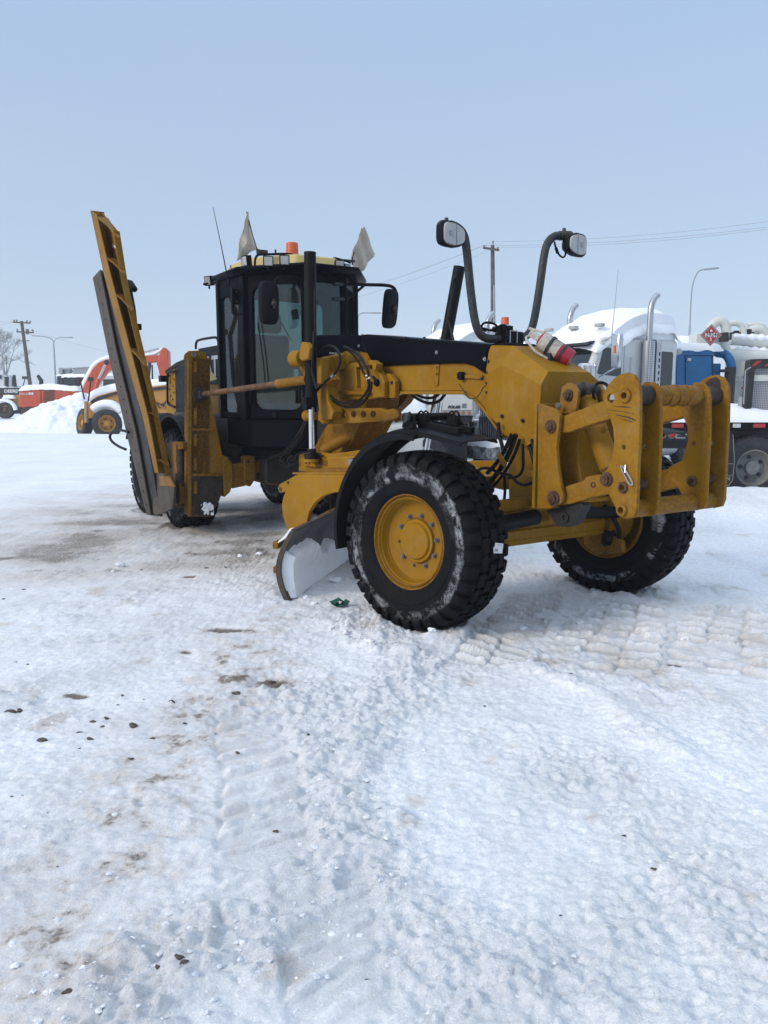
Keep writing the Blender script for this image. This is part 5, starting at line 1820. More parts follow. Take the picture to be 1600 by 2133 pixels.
# roof lamps, rails, beacon, aerials, flags
def work_lamp(x, y, a, yaw, s=.055, name='work_lamp'):
    c = ac(x, y, a)
    f_ = V((math.cos(yaw), -math.sin(yaw), -.12)).normalized(); s_ = V((math.sin(yaw), math.cos(yaw), 0)); u_ = Z3
    mb = MB(); mb.beam(c - f_ * .07, c, s * 2, s * 2); mb.cyl(c - f_ * .03 - u_ * s, c - f_ * .03 - u_ * (s + .04), .012, n=8)
    h = mb.build(name, M['black_satin'], G, bevel=.014, seg=3)
    mb = MB(); mb.beam(c, c + f_ * .006, s * 1.62, s * 1.62)
    mb.build('lens', M['lens'], h, bevel=.006)
work_lamp(559, 544, -3.42, R(-22)); work_lamp(593, 542, -3.42, R(-22)); work_lamp(508, 544, -3.9, R(-75), .06)
work_lamp(708, 552, -3.42, R(-20)); work_lamp(724, 560, -3.5, R(20))
work_lamp(432, 585, -4.9, R(-65), .058)
mb = MB()
mb.tube(catmull([ac(531, 556, -3.85), ac(532, 540, -3.85), ac(538, 531, -3.85), ac(555, 530, -3.8), ac(600, 529, -3.8), ac(611, 534, -3.8), ac(614, 552, -3.8)], 5), .014, 8)
mb.tube(catmull([ac(694, 556, -3.8), ac(693, 545, -3.8), ac(697, 538, -3.8), ac(710, 541, -3.8), ac(722, 544, -3.8), ac(730, 548, -3.8)], 5), .014, 8)
mb.tube([ac(424, 592, -4.95), ac(452, 588, -4.8)], .014, 8)
build_each(mb, 'lamp_rail', M['black_satin'], G)
mb = MB()
mb.box(tuple(ac(556, 528, -3.85) - V((.03, .0, .012))), tuple(ac(536, 520, -3.85) + V((.03, .0, .0))))
mb.box(tuple(ac(738, 545, -3.85) - V((.02, .0, .01))), tuple(ac(716, 540, -3.85) + V((.02, .0, .0))))
mb.cyl(ac(574, 527, -3.82), ac(574, 520, -3.82), .012, n=8)
mb.tube([ac(734, 552, -3.85), ac(734, 535, -3.85)], .010, 8); mb.tube([ac(538, 530, -3.85), ac(536, 518, -3.85)], .014, 8)
mb.build('flag_clamp', M['dirty_black'], G)
mb = MB()
c0, c1 = ac(609, 533, -4.6), ac(609, 506, -4.6)
mb.cyl(c0 - V((0, 0, .06)), c0, .082, n=24)
mb.cur = 1
mb.lathe([(.082, 0), (.080, .05), (.076, .052), (.079, .055), (.076, (c1 - c0).z - .01), (.068, (c1 - c0).z), (0, (c1 - c0).z)], c0, (0, 0, 1), 28)
mb.build('beacon', [M['black_satin'], M['orange_lens']], G)
mb = MB()
mb.tube([A(476, 588, 'b', .85), A(460, 507, 'b', .95), A(444, 432, 'b', 1.05)], [.008, .005, .003], 6)
mb.tube([A(485, 573, 'b', .85), A(480, 553, 'b', .85)], .006, 6)
mb.tube([A(476, 597, 'b', .85), A(478, 582, 'b', .85)], .014, 8)
mb.build('aerial', M['rubber_black'], G)
def flag(px, a, nm, seed):
    pts = [ac(x, y, a) for x, y in px]
    c = sum(pts, V((0, 0, 0))) / len(pts)
    N_ = 7
    mb = MB()
    vs, fs = [], []
    n = len(pts)
    for k in range(N_ + 1):
        t = k / N_ * 1.06
        for i, p in enumerate(pts):
            q = c + (p - c) * t
            q = q + V((.045 * math.sin((q.y * 9 + q.z * 5) + seed) * t + .02 * math.sin(q.y * 31 - q.z * 17 + seed), 0, .008 * math.sin(q.y * 40)))
            vs.append(q)
    for k in range(N_):
        for i in range(n):
            fs.append((k * n + i, k * n + (i + 1) % n, (k + 1) * n + (i + 1) % n, (k + 1) * n + i))
    mb.add(vs, fs)
    ob = mb.build(nm, M['cloth'], G, sharp=80)
    md = ob.modifiers.new('solid', 'SOLIDIFY'); md.thickness = .004
    return ob
def dens(px, k=4):
    out = []
    for (a, b) in zip(px, px[1:] + px[:1]):
        out += [(a[0] + (b[0] - a[0]) * i / k, a[1] + (b[1] - a[1]) * i / k) for i in range(k)]
    return out
flag(dens([(515, 443), (524, 480), (536, 519), (522, 524), (508, 537), (497, 541), (500, 515), (506, 480)]), -3.9, 'flag', 0)
flag(dens([(753, 477), (770, 502), (783, 527), (766, 553), (747, 573), (735, 556), (727, 541), (738, 508)]), -3.9, 'flag', 2)
mb = MB()
mb.tube([ac(514, 441, -3.92), ac(526, 490, -3.91), ac(537, 524, -3.87)], .007, 6)
mb.tube([ac(754, 476, -3.93), ac(744, 508, -3.91), ac(733, 540, -3.87)], .007, 6)
build_each(mb, 'flag_stick', M['rust_dark'], G)

# ---- engine housing behind the cab
HB = .56
mb = MB()
hood = [A(x, y, 'b', HB) for x, y in ((345, 772), (366, 757), (385, 749), (420, 737), (456, 732), (456, 880), (400, 895), (345, 880))]
zlow = 1.25
hood[5].z = hood[6].z = hood[7].z = zlow
hood[6].x = (hood[5].x + hood[7].x) / 2
mb.prism(hood, (0, -2 * HB, 0))
mb.build('engine_housing', M['yellow'], G, bevel=.03, seg=3)
mb = MB()
tp = [A(x, y, 'b', HB + .012) for x, y in ((343, 772), (366, 755), (385, 747), (420, 735), (458, 730), (458, 744), (420, 748), (385, 756), (366, 765), (345, 779))]
mb.prism(tp, (0, -2 * HB - .024, 0))
mb.prism([A(x, y, 'b', HB + .006) for x, y in ((364, 766), (386, 757), (386, 900), (367, 900))], (0, -.03, 0))
mb.prism([A(x, y, 'b', HB + .008) for x, y in ((425, 748), (455, 745), (455, 801), (425, 801))], (0, -.03, 0))
tq = [A(x, y, 'b', .45) for x, y in ((413, 738), (413, 726), (452, 719), (458, 719), (458, 735))]
mb.prism(tq, (0, -.9, 0))
mb.build('housing_top', M['black_satin'], G, bevel=.01)
mb = MB()
mb.text('CAT', .415, A(454.5, 766, 'b', HB + .013), (1, 0, 0), (0, 0, 1), (0, 1, 0), depth=.003, sx=.95, bold=.006, align='RIGHT')
mb.build('maker_lettering', M['white_print'], G)
mb = MB()
mb.prism([A(x, y, 'b', HB + .018) for x, y in ((424, 800), (453, 789), (438, 770))], (0, .002, 0))
mb.build('logo_triangle', M['yellow_roof'], G)
mb = MB()
mb.tube(catmull([A(350, 776, 'b', .60), A(349, 800, 'b', .60), A(349, 830, 'b', .60), A(351, 842, 'b', .60), A(364, 848, 'b', .60)], 5), .018, 8)
mb.tube(catmull([A(364, 774, 'b', .60), A(354, 775, 'b', .60), A(350, 779, 'b', .60)], 4), .018, 8)
mb.tube(catmull([A(408, 727, 'b', .45), A(409, 714, 'b', .45), A(416, 708, 'b', .45), A(445, 703, 'b', .45), A(453, 706, 'b', .45), A(456, 718, 'b', .45)], 5), .018, 8)
mb.build('grab_rail', M['black_satin'], G)
mb = MB()
for i in range(9):
    mb.cyl(A(354 + (i % 2) * 6 + (i * 3 % 4), 783 + i * 7, 'b', HB), A(354 + (i % 2) * 6 + (i * 3 % 4), 783 + i * 7, 'b', HB + .003), .016, n=10)
mb.build('vent_holes', M['dirty_black'], G)
mb = MB()
p = A(340, 789, 'b', .62); mb.box((p.x - .06, p.y - .06, p.z - .05), (p.x + .06, p.y + .06, p.z + .05)); mb.build('work_lamp', M['black_satin'], G, bevel=.012)
# chassis, tandem cases, rear guards
mb = MB()
mb.box((-7.6, -.40, .62), (-4.3, .40, .95))
mb.box((-7.3, -.60, .92), (-4.72, .60, 1.48))
mb.prism([(-2.95, .18, .95), (-2.75, .18, 1.9), (-3.35, .18, 1.9), (-3.35, .18, .95)], (0, -.36, 0))
mb.build('rear_frame', M['dirty_black'], G, bevel=.02)
mb = MB()
for s_ in (1, -1):
    mb.prism([(-5.0, .80 * s_, .50), (-5.0, .80 * s_, .80), (-7.2, .80 * s_, .80), (-7.2, .80 * s_, .50)], (0, -.16 * s_, 0))
mb.build('tandem_case', M['yellow_mud'], G, bevel=.03)
for a_ in (-5.35, -6.87):
    for s_ in (1, -1):
        mb = MB()
        for k in range(14):
            t0, t1 = R(-60 + k * 9.3), R(-60 + (k + 1) * 9.3)
            b0, b1 = (.80 * s_, 1.28 * s_)
            r0 = .78
            q = [V((a_ + r0 * math.sin(t), b, RT + r0 * math.cos(t))) for t, b in ((t0, b0), (t1, b0), (t1, b1), (t0, b1))]
            q2 = [V((a_ + (r0 + .02) * math.sin(t), b, RT + (r0 + .02) * math.cos(t))) for t, b in ((t0, b0), (t1, b0), (t1, b1), (t0, b1))]
            mb.slab(q, q2)
        mb.build('rear_mudguard', M['black_satin'], G)

# ---- wing mast
PA = -4.50
def pa(x, y, a=PA): return A(x, y, 'a', a)
mb = MB()
face = [pa(x, y) for x, y in ((399, 748), (438, 748), (438, 822), (445, 858), (452, 890), (457, 915), (463, 945), (468, 955), (470, 985), (469, 1012), (458, 1040), (447, 1060), (440, 1076), (398, 1076))]
mb.prism(face, (-.10, 0, 0))
mb.prism([pa(x, y) for x, y in ((399, 748), (438, 748), (438, 1040), (398, 1076))], (-.26, 0, 0))
mb.build('wing_mast', M['yellow_mud'], G, bevel=.006)
mb = MB()
mb.prism([pa(x, y, PA + .012) for x, y in ((392, 748), (400, 748), (399, 1076), (392, 1076))], (-.03, 0, 0))
mb.prism([pa(x, y, PA - .27) for x, y in ((390, 750), (404, 750), (404, 1070), (390, 1070))], (-.03, 0, 0))
mb.build('mast_rail', M['yellow_worn'], G, bevel=.004)
mb = MB()
for x0, x1, y in ((400, 452, 895), (400, 469, 989)):
    p, q = pa(x0, y, PA + .001), pa(x1, y, PA + .001); mb.beam(p, q, .035, .030)
for y0, y1 in ((753, 776), (850, 885), (905, 930), (955, 980), (1003, 1028)):
    p, q = pa(407, y0, PA + .004), pa(407, y1, PA + .004); mb.beam(p, q, .022, .04, up=(0, 1, 0))
mb.build('mast_stiffener', M['yellow_mud'], G, bevel=.003)
mb = MB()
mb.prism([pa(x, y, PA + .005) for x, y in ((401, 992), (468, 992), (468, 1010), (457, 1040), (446, 1058), (440, 1074), (401, 1074))], (.006, 0, 0))
mb.build('mast_foot_plate', M['rust_dark'], G)
mb = MB()
p = pa(414, 822, PA + .004)
mb.cyl(p, p + V((.02, 0, 0)), .085, n=24); mb.box((p.x, p.y - .08, p.z - .05), (p.x + .09, p.y + .02, p.z + .05))
mb.build('brace_socket', M['rust_dark'], G, bevel=.008)
mb = MB()
for a_ in (PA - .02, PA - .18):
    mb.prism([pa(x, y, a_) for x, y in ((383, 748), (385, 738), (393, 731), (415, 730), (428, 735), (432, 745), (440, 749), (400, 749))], (-.02, 0, 0))
mb.cyl(pa(403, 739, PA + .02), pa(403, 739, PA - .24), .028, n=16)
mb.cyl(pa(415, 739, PA), pa(415, 739, PA + .02), .018, n=12)
mb.build('mast_head', M['yellow_worn'], G, bevel=.004)
mb = MB(); p = pa(403, 739, PA + .0); mb.cyl(p, p + V((.03, 0, 0)), .030, n=16); mb.build('mast_pin', M['bolt'], G)
mb = MB()   # packed snow on the mast foot
def foot_snow(u, v):
    p = pa(418 + 28 * u, 1046 + 27 * v, PA + .011); k = max(0, math.sin(math.pi * u)) ** .4 * max(0, math.sin(math.pi * v)) ** .4; k = max(0.0, min(1.0, (k - .45 + 1.5 * ns(u * 4.1, v * 3.3, 17)) * 2.5))
    return p, V((1, 0, 0)), .03 * k * (1 + ns(u * 5, v * 5, 3)) - .004
snow_strip(foot_snow, 30, 28, 'snow_on_mast_foot', G)
# cross beam mast -> frame
mb = MB()
b1, b2, b3 = pa(468, 990), pa(520, 985), pa(600, 985, -4.0)
mb.prism([pa(x, y, PA + .03) for x, y in ((463, 948), (474, 952), (484, 965), (486, 1005), (480, 1025), (468, 1036))], (-.14, 0, 0))
mb.prism([pa(x, y, PA - .01) for x, y in ((484, 968), (512, 964), (512, 1012), (484, 1018))], (-.12, 0, 0))
mb.prism([pa(x, y, PA + .03) for x, y in ((509, 952), (522, 946), (530, 950), (533, 972), (531, 1000), (522, 1014), (509, 1008))], (-.14, 0, 0))
pl_ = [pa(x, y, PA) for x, y in ((530, 962), (560, 956), (600, 955), (640, 955), (640, 1010), (600, 1012), (560, 1010), (530, 1002))]
mb.prism(pl_, (-.16, 0, 0))
mb.build('wing_cross_beam', M['yellow_worn'], G, bevel=.01)
mb = MB()
mb.prism([pa(x, y, PA + .004) for x, y in ((534, 985), (560, 975), (600, 976), (600, 1008), (534, 1000))], (.003, 0, 0))
mb.build('beam_mud', M['rust_dark'], G)
mb = MB()
for x, y in ((536, 955), (516, 962), (516, 1003)):
    p = pa(x, y, PA + .03); mb.cyl(p - V((.01, 0, 0)), p + V((.018, 0, 0)), .018, n=6)
build_each(mb, 'bolt', M['rust_dark'], G)
# diagonal brace pole
s0, s1 = pa(425, 821, PA + .07), A(640, 791, 'b', .66)
mb = MB()
mid = s0 + (s1 - s0) * .74
mb.cyl(s0, mid, .034, n=18)
mb.build('brace_rod', M['rod_rust'], G)
mb = MB(); mb.cyl(mid, s1, .048, n=18); mb.build('brace_tube', M['yellow_worn'], G)

# ---- side wing folded up
def lerp_tab(tab, s):
    for (s0_, v0), (s1_, v1) in zip(tab[:-1], tab[1:]):
        if s <= s1_:
            t = (s - s0_) / (s1_ - s0_)
            return tuple(a + (b - a) * t for a, b in zip(v0, v1))
    return tab[-1][1]
TL = [(0, (188, 438)), (.2, (214, 562)), (.44, (251, 704)), (.72, (298, 872)), (1, (322, 985))]
TM = [(0, (201, 447)), (.2, (229, 569)), (.44, (265, 704)), (.72, (309, 872)), (1, (330, 985))]
TR_ = [(0, (244, 481)), (.2, (261, 589)), (.44, (296, 735)), (.72, (327, 870)), (1, (352, 990))]
def wb(s): return 2.0 - .45 * s
D = .13
NS = 24
def W3(tab, s, db):
    x, y = lerp_tab(tab, s); return A(x, y, 'b', wb(s) + db)
mb = MB()
S_ = [i / NS for i in range(NS + 1)]
def strip(fa, fb, th=.014, off=(0, 1, 0)):
    off = V(off) * th
    vs, fs = [], []
    for s in S_:
        a_, b_ = fa(s), fb(s)
        vs += [a_, b_, b_ - off, a_ - off]
    for i in range(NS):
        for j in range(4):
            fs.append((i * 4 + j, i * 4 + (j + 1) % 4, i * 4 + 4 + (j + 1) % 4, i * 4 + 4 + j))
    fs += [(0, 1, 2, 3), (NS * 4 + 3, NS * 4 + 2, NS * 4 + 1, NS * 4)]
    mb.add(vs, fs)
strip(lambda s: W3(TL, s, D), lambda s: W3(TM, s, D))                    # bright outer flange
wing = mb.build('wing_blade', M['yellow_worn'], G, bevel=.003)
mb = MB()
strip(lambda s: W3(TL, s, D) - V((0, .014, 0)), lambda s: W3(TL, s, D) - V((0, D + .03, 0)), .014, (1, 0, 0))
strip(lambda s: W3(TL, s, D) - V((0, D, 0)) + V((-.02, 0, 0)), lambda s: W3(TR_, s, 0) , .014)
strip(lambda s: W3(TR_, s, .0) + V((0, .04, 0)), lambda s: W3(TR_, s, 0) - V((0, .03, 0)), .012, (1, 0, 0))
mb.build('wing_web', M['yellow_worn'], wing, bevel=.003)
def rib(s, drop=.10, h=D):
    mb = MB()
    a_ = W3(TM, s, D - .005); b_ = W3(TR_, min(1, s + .018), .02)
    a0 = V((a_.x - .02, a_.y - h, a_.z)); b0 = V((b_.x, b_.y - .03, b_.z))
    m_ = (a_ + b_) / 2 + V((0, .02, .035))
    mb.prism([a_, m_, b_, b0, a0], V((0, 0, -.016)))
    mb.build('wing_rib', M['yellow_worn'], wing)
for s in (.005, .145, .275, .475, .70, .93): rib(s)
mb = MB()
c = lambda x, y, s: A(x, y, 'b', wb(s) + .012)
q = [c(232, 503, .12), c(242, 508, .12), c(245, 520, .12), c(235, 517, .12)]
mb.prism(q, (0, .003, 0)); mb.cur = 1
q = [c(235, 506, .12), c(241, 509, .12), c(242, 517, .12), c(236, 515, .12)]
mb.prism([p + V((0, .0032, 0)) for p in q], (0, .002, 0))
mb.build('warning_sticker', [M['red_paint'], M['white_print']], wing)
# bottom end, worn to dark steel
mb = MB()
be = [A(x, y, 'b', 1.56) for x, y in ((325, 985), (352, 988), (363, 1014), (361, 1040), (358, 1060), (342, 1068), (325, 1073), (318, 1068), (320, 1030))]
mb.prism(be, (0, -.03, 0))
mb.build('wing_toe', M['brown_steel'], wing, bevel=.006)
mb = MB()
be = [A(x, y, 'b', 1.575) for x, y in ((330, 990), (352, 992), (363, 1014), (333, 1012))]
mb.prism(be, (0, -.02, 0))
mb.build('wing_toe_plate', M['yellow_mud'], wing, bevel=.003)
# cutting edge strip and dark backing
TC0 = [(0, (193, 579)), (.3, (225, 735)), (.65, (262, 897)), (1, (305, 1072))]
TC1 = [(0, (208, 562)), (.3, (243, 735)), (.65, (282, 897)), (1, (314, 1074))]
TC2 = [(0, (215, 566)), (.3, (257, 735)), (.65, (299, 897)), (1, (330, 1074))]
def WC(tab, s, db):
    x, y = lerp_tab(tab, s); return A(x, y, 'b', 1.95 - .40 * s + db)
mb = MB()
strip(lambda s: WC(TC0, s, .02), lambda s: WC(TC1, s, .02), .022)
mb.build('cutting_edge', M['brown_steel'], wing, bevel=.003)
mb = MB()
strip(lambda s: WC(TC1, s, -.02) - V((.03, 0, 0)), lambda s: WC(TC2, s, -.02) + V((.10, 0, 0)), .03)
mb.build('wing_backing', M['dirty_black'], wing, bevel=.003)
mb = MB()
for i in range(17):
    s = .06 + i * .056
    x, y = [a + (b - a) * .55 for a, b in zip(lerp_tab(TC0, s), lerp_tab(TC1, s))]
    p = A(x, y, 'b', 1.97 - .40 * s)
    mb.cyl(p, p + V((0, .006, 0)), .014, n=8)
mb.build('plow_bolt', M['rust_dark'], wing)
# parts between wing and mast: yoke, lift cylinders, pipe
mb = MB()
mb.prism([A(x, y, 'b', 1.35) for x, y in ((345, 925), (356, 920), (382, 921), (382, 935), (370, 937), (366, 960), (372, 1000), (378, 1040), (372, 1058), (362, 1050), (352, 990))], (0, -.08, 0))
mb.build('wing_yoke', M['yellow_mud'], G, bevel=.008)
mb = MB()
mb.cyl(A(377, 925, 'b', 1.3), A(380, 1055, 'b', 1.3), .060, n=18); mb.cyl(A(377, 985, 'b', 1.3), A(379, 1048, 'b', 1.3), .075, n=18)
mb.cyl(A(368, 940, 'b', 1.25), A(364, 1050, 'b', 1.3), .05, n=14)
mb.build('wing_cylinder', M['rust_dark'], G, bevel=.006)
mb = MB()
mb.tube([A(268, 592, 'b', 1.6), A(277, 640, 'b', 1.6), A(283, 690, 'b', 1.55), A(302, 790, 'b', 1.5), A(330, 900, 'b', 1.45), A(352, 975, 'b', 1.40)], .032, 14)
mb.tube([A(262, 588, 'b', 1.6), A(272, 590, 'b', 1.6), A(281, 604, 'b', 1.58)], .04, 10)
p = A(288, 681, 'b', 1.5); mb.box((p.x - .04, p.y - .04, p.z - .04), (p.x + .03, p.y + .04, p.z + .04))
mb.build('wing_support_strut', M['black_satin'], G, bevel=.01)
mb = MB()
mb.tube(catmull([A(268, 900, 'b', 1.75), A(250, 896, 'b', 1.78), A(236, 899, 'b', 1.8), A(229, 909, 'b', 1.8), A(234, 920, 'b', 1.8), A(248, 930, 'b', 1.78), A(262, 936, 'b', 1.75)], 5), .018, 8)
mb.build('hydraulic_hose', M['rubber_black'], G)

# ---- fire extinguisher lying in straps on the nose box
MB.flip = True
FE = empty('fire_extinguisher', (GX, GY, 0), GTH)
tag(FE, 'red fire extinguisher with a white label strapped on top of the yellow nose box', 'fire extinguisher')
e0, e1 = A(1124, 706, 'a', .10), A(1190, 748, 'a', .30)
ax = (e1 - e0).normalized(); L_ = (e1 - e0).length
mb = MB()
mb.lathe([(0, 0), (.045, .0), (.066, .03), (.070, .08), (.070, L_ - .02), (.062, L_), (.055, L_ - .004), (.0, L_ - .012)], e0, ax, 32)
mb.build('cylinder', M['red'], FE)
mb = MB(); mb.lathe([(.0715, .02), (.0715, L_ * .62)], e0, ax, 32); o_ = mb.build('label', M['paper'], FE)
md = o_.modifiers.new('solid', 'SOLIDIFY'); md.thickness = .001
mb = MB()
mb.lathe([(.074, .09), (.078, .09), (.078, .115), (.074, .115)], e0, ax, 32, closed=True)
mb.lathe([(.074, L_ * .70), (.078, L_ * .70), (.078, L_ * .76), (.074, L_ * .76)], e0, ax, 32, closed=True)
pp = e0 + ax * .1
mb.box((pp.x - .03, pp.y - .05, pp.z - .13), (pp.x + .05, pp.y + .05, pp.z - .06))
mb.build('strap', M['dirty_black'], FE)
mb = MB()
hx = ax.orthogonal()
mb.beam(e0 - ax * .09, e0 + ax * .02, .06, .05); mb.beam(e0 - ax * .10 + V((0, 0, .03)), e0 + ax * .05 + V((0, 0, .07)), .03, .02)
mb.tube(catmull([e0 - ax * .05, e0 - ax * .09 - V((0, -.04, .04)), e0 + ax * .02 - V((0, -.07, .08)), e0 + ax * .14 - V((0, -.07, .08))], 5), .010, 8)
mb.build('valve', M['paper'], FE, bevel=.008)
mb = MB()
for dz, ln in ((.030, .12), (.012, .15), (-.006, .13), (-.022, .10)):
    n_ = V((0.5, .55, .6)).normalized()
    n_ = (n_ - ax * n_.dot(ax)).normalized()
    sd = ax.cross(n_)
    p = e0 + ax * .125 + n_ * .0718 + sd * dz
    mb.beam(p, p + ax * ln * .35, .0012, .005, up=sd)
mb.build('label_lines', M['grey_print'], FE)
MB.flip = False
def recenter(root, off):
    off = Vector(off)
    root.location = root.location + (Matrix.Rotation(root.rotation_euler.z, 3, 'Z') @ off)
    for ch in root.children: ch.location = ch.location - off
recenter(FE, (e0.x, -e0.y, e0.z - .1))

# ================================================================== parked trucks
def truck_wheel(mb_t, mb_r, c, ax, r=.52, w=.26):
    c, ax = V(c), V(ax).normalized()
    mb_t.lathe([(r * .58, -w / 2), (r * .62, -w * .56), (r * .85, -w * .56), (r * .96, -w / 2), (r, -w * .40), (r, w * .40), (r * .96, w / 2), (r * .85, w * .56), (r * .62, w * .56), (r * .58, w / 2)], c, ax, 48, closed=True)
    for i in range(40):
        a = 2 * math.pi * i / 40
        u = ax.orthogonal().normalized(); v = ax.cross(u)
        for k, wo in enumerate((-.36, -.12, .12, .36)):
            a2 = a + (.08 if k % 2 else 0)
            d = u * math.cos(a2) + v * math.sin(a2); t = ax.cross(d)
            p = c + d * (r + .004) + ax * (w * wo)
            mb_t.prism([p + t * .028 + ax * .026, p - t * .028 + ax * .026, p - t * .028 - ax * .026, p + t * .028 - ax * .026], d * .014)
    mb_r.lathe([(r * .60, w * .50), (r * .56, w * .54), (r * .53, w * .42), (r * .50, w * .10), (r * .44, w * .0), (r * .24, w * .10), (r * .22, w * .34), (r * .12, w * .38), (0, w * .38)], c, ax, 40, cap=False)
    mb_r.lathe([(0, -w * .3), (r * .6, -w * .5)], c, ax, 40, cap=False)
    for i in range(5):
        a = 2 * math.pi * i / 5 + .4
        u = ax.orthogonal().normalized(); v = ax.cross(u)
        d = u * math.cos(a) + v * math.sin(a)
        mb_r.cur = 1
        mb_r.cyl(c + d * r * .34 + ax * w * .02, c + d * r * .34 + ax * w * .12, .035, n=14)
        mb_r.cur = 0

def rr_outline(pts, k=4, r=.08):
    """round the corners of a 2-D polygon"""
    out = []
    n = len(pts)
    for i in range(n):
        p0, p1, p2 = V((*pts[i - 1], 0)), V((*pts[i], 0)), V((*pts[(i + 1) % n], 0))
        a = p1 + (p0 - p1).normalized() * min(r, (p0 - p1).length * .45)
        b = p1 + (p2 - p1).normalized() * min(r, (p2 - p1).length * .45)
        for j in range(k + 1):
            t = j / k
            q = a * (1 - t) ** 2 + p1 * 2 * t * (1 - t) + b * t * t
            out.append((q.x, q.y))
    return out

def snow_blanket(name, parent, x0, x1, y0, y1, zf, th, nx=40, ny=30, seed=3, over=.06, mat='snow_cap'):
    """snow lying on a surface zf(x,y), rounded over the edges"""
    xs_ = np.linspace(x0 - over, x1 + over, nx); ys_ = np.linspace(y0 - over, y1 + over, ny)
    vs, fs = [], []
    for i, x in enumerate(xs_):
        for j, y in enumerate(ys_):
            u, v = 2 * i / (nx - 1) - 1, 2 * j / (ny - 1) - 1
            e = max(0.0, (1 - abs(u) ** 8) * (1 - abs(v) ** 8)) ** .5
            z = zf(min(max(x, x0), x1), min(max(y, y0), y1))
            n_ = .5 + ns(x * 1.3 + seed, y * 1.3, seed) + .4 * ns(x * 4, y * 4 + seed, seed + 1)
            vs.append(V((x, y, z + th * e * (.75 + .35 * n_) - (1 - e) * .05)))
    for i, x in enumerate(xs_):
        for j, y in enumerate(ys_):
            z = zf(min(max(x, x0), x1), min(max(y, y0), y1))
            u, v = 2 * i / (nx - 1) - 1, 2 * j / (ny - 1) - 1
            e = max(0.0, (1 - abs(u) ** 8) * (1 - abs(v) ** 8)) ** .5
            jag = .05 * ns(x * 5, y * 5, seed + 7)
            vs.append(V((x, y, z - .012 - (1 - e) * (.06 + jag) - (.0 if 0 < i < nx - 1 and 0 < j < ny - 1 else .02))))
    o = nx * ny
    for i in range(nx - 1):
        for j in range(ny - 1):
            a = i * ny + j
            fs.append((a, a + 1, a + ny + 1, a + ny)); fs.append((o + a, o + a + ny, o + a + ny + 1, o + a + 1))
    for i in range(nx - 1):
        for j in (0, ny - 1):
            a = i * ny + j; fs.append((a, a + ny, o + a + ny, o + a))
    for j in range(ny - 1):
        for i in (0, nx - 1):
            a = i * ny + j; fs.append((a, a + 1, o + a + 1, o + a))
    m_ = MB(); m_.add(vs, fs)
    return m_.build(name, M[mat], parent, sharp=70)

def perforated():
    t = NT('perforated_chrome_shield')
    vo = t.n('ShaderNodeTexVoronoi'); vo.inputs['Scale'].default_value = 26; vo.inputs['Randomness'].default_value = 0.0
    t.l(t.tc.outputs['Object'], vo.inputs['Vector'])
    f = t.ramp(vo.outputs['Distance'], .36, .42)
    t.col(t.mix(f, (.10, .10, .11), (.55, .56, .58)))
    t.metal(.9); t.rough(.3)
    return t.m
M['perf'] = perforated()
def checker():
    t = NT('frosted_checker_plate')
    vo = t.n('ShaderNodeTexVoronoi'); vo.inputs['Scale'].default_value = 30; vo.inputs['Randomness'].default_value = 0.3
    t.l(t.tc.outputs['Object'], vo.inputs['Vector'])
    f = t.ramp(vo.outputs['Distance'], .25, .45)
    n = t.noise(3, 5, .7)
    c = t.mix(f, (.24, .27, .28), (.08, .09, .10))
    t.col(t.mix(t.ramp(n, .45, .6), c, (.5, .52, .54)))
    t.metal(.4); t.rough(.45)
    return t.m
M['checker'] = checker()
def mesh_grate():
    t = NT('rack_mesh')
    vo = t.n('ShaderNodeTexVoronoi'); vo.inputs['Scale'].default_value = 34; vo.inputs['Randomness'].default_value = 0.0
    t.l(t.tc.outputs['Object'], vo.inputs['Vector'])
    f = t.ramp(vo.outputs['Distance'], .30, .40)
    t.col(t.mix(f, (.05, .05, .06), (.30, .31, .32)))
    t.rough(.5)
    return t.m
M['rack_mesh'] = mesh_grate()

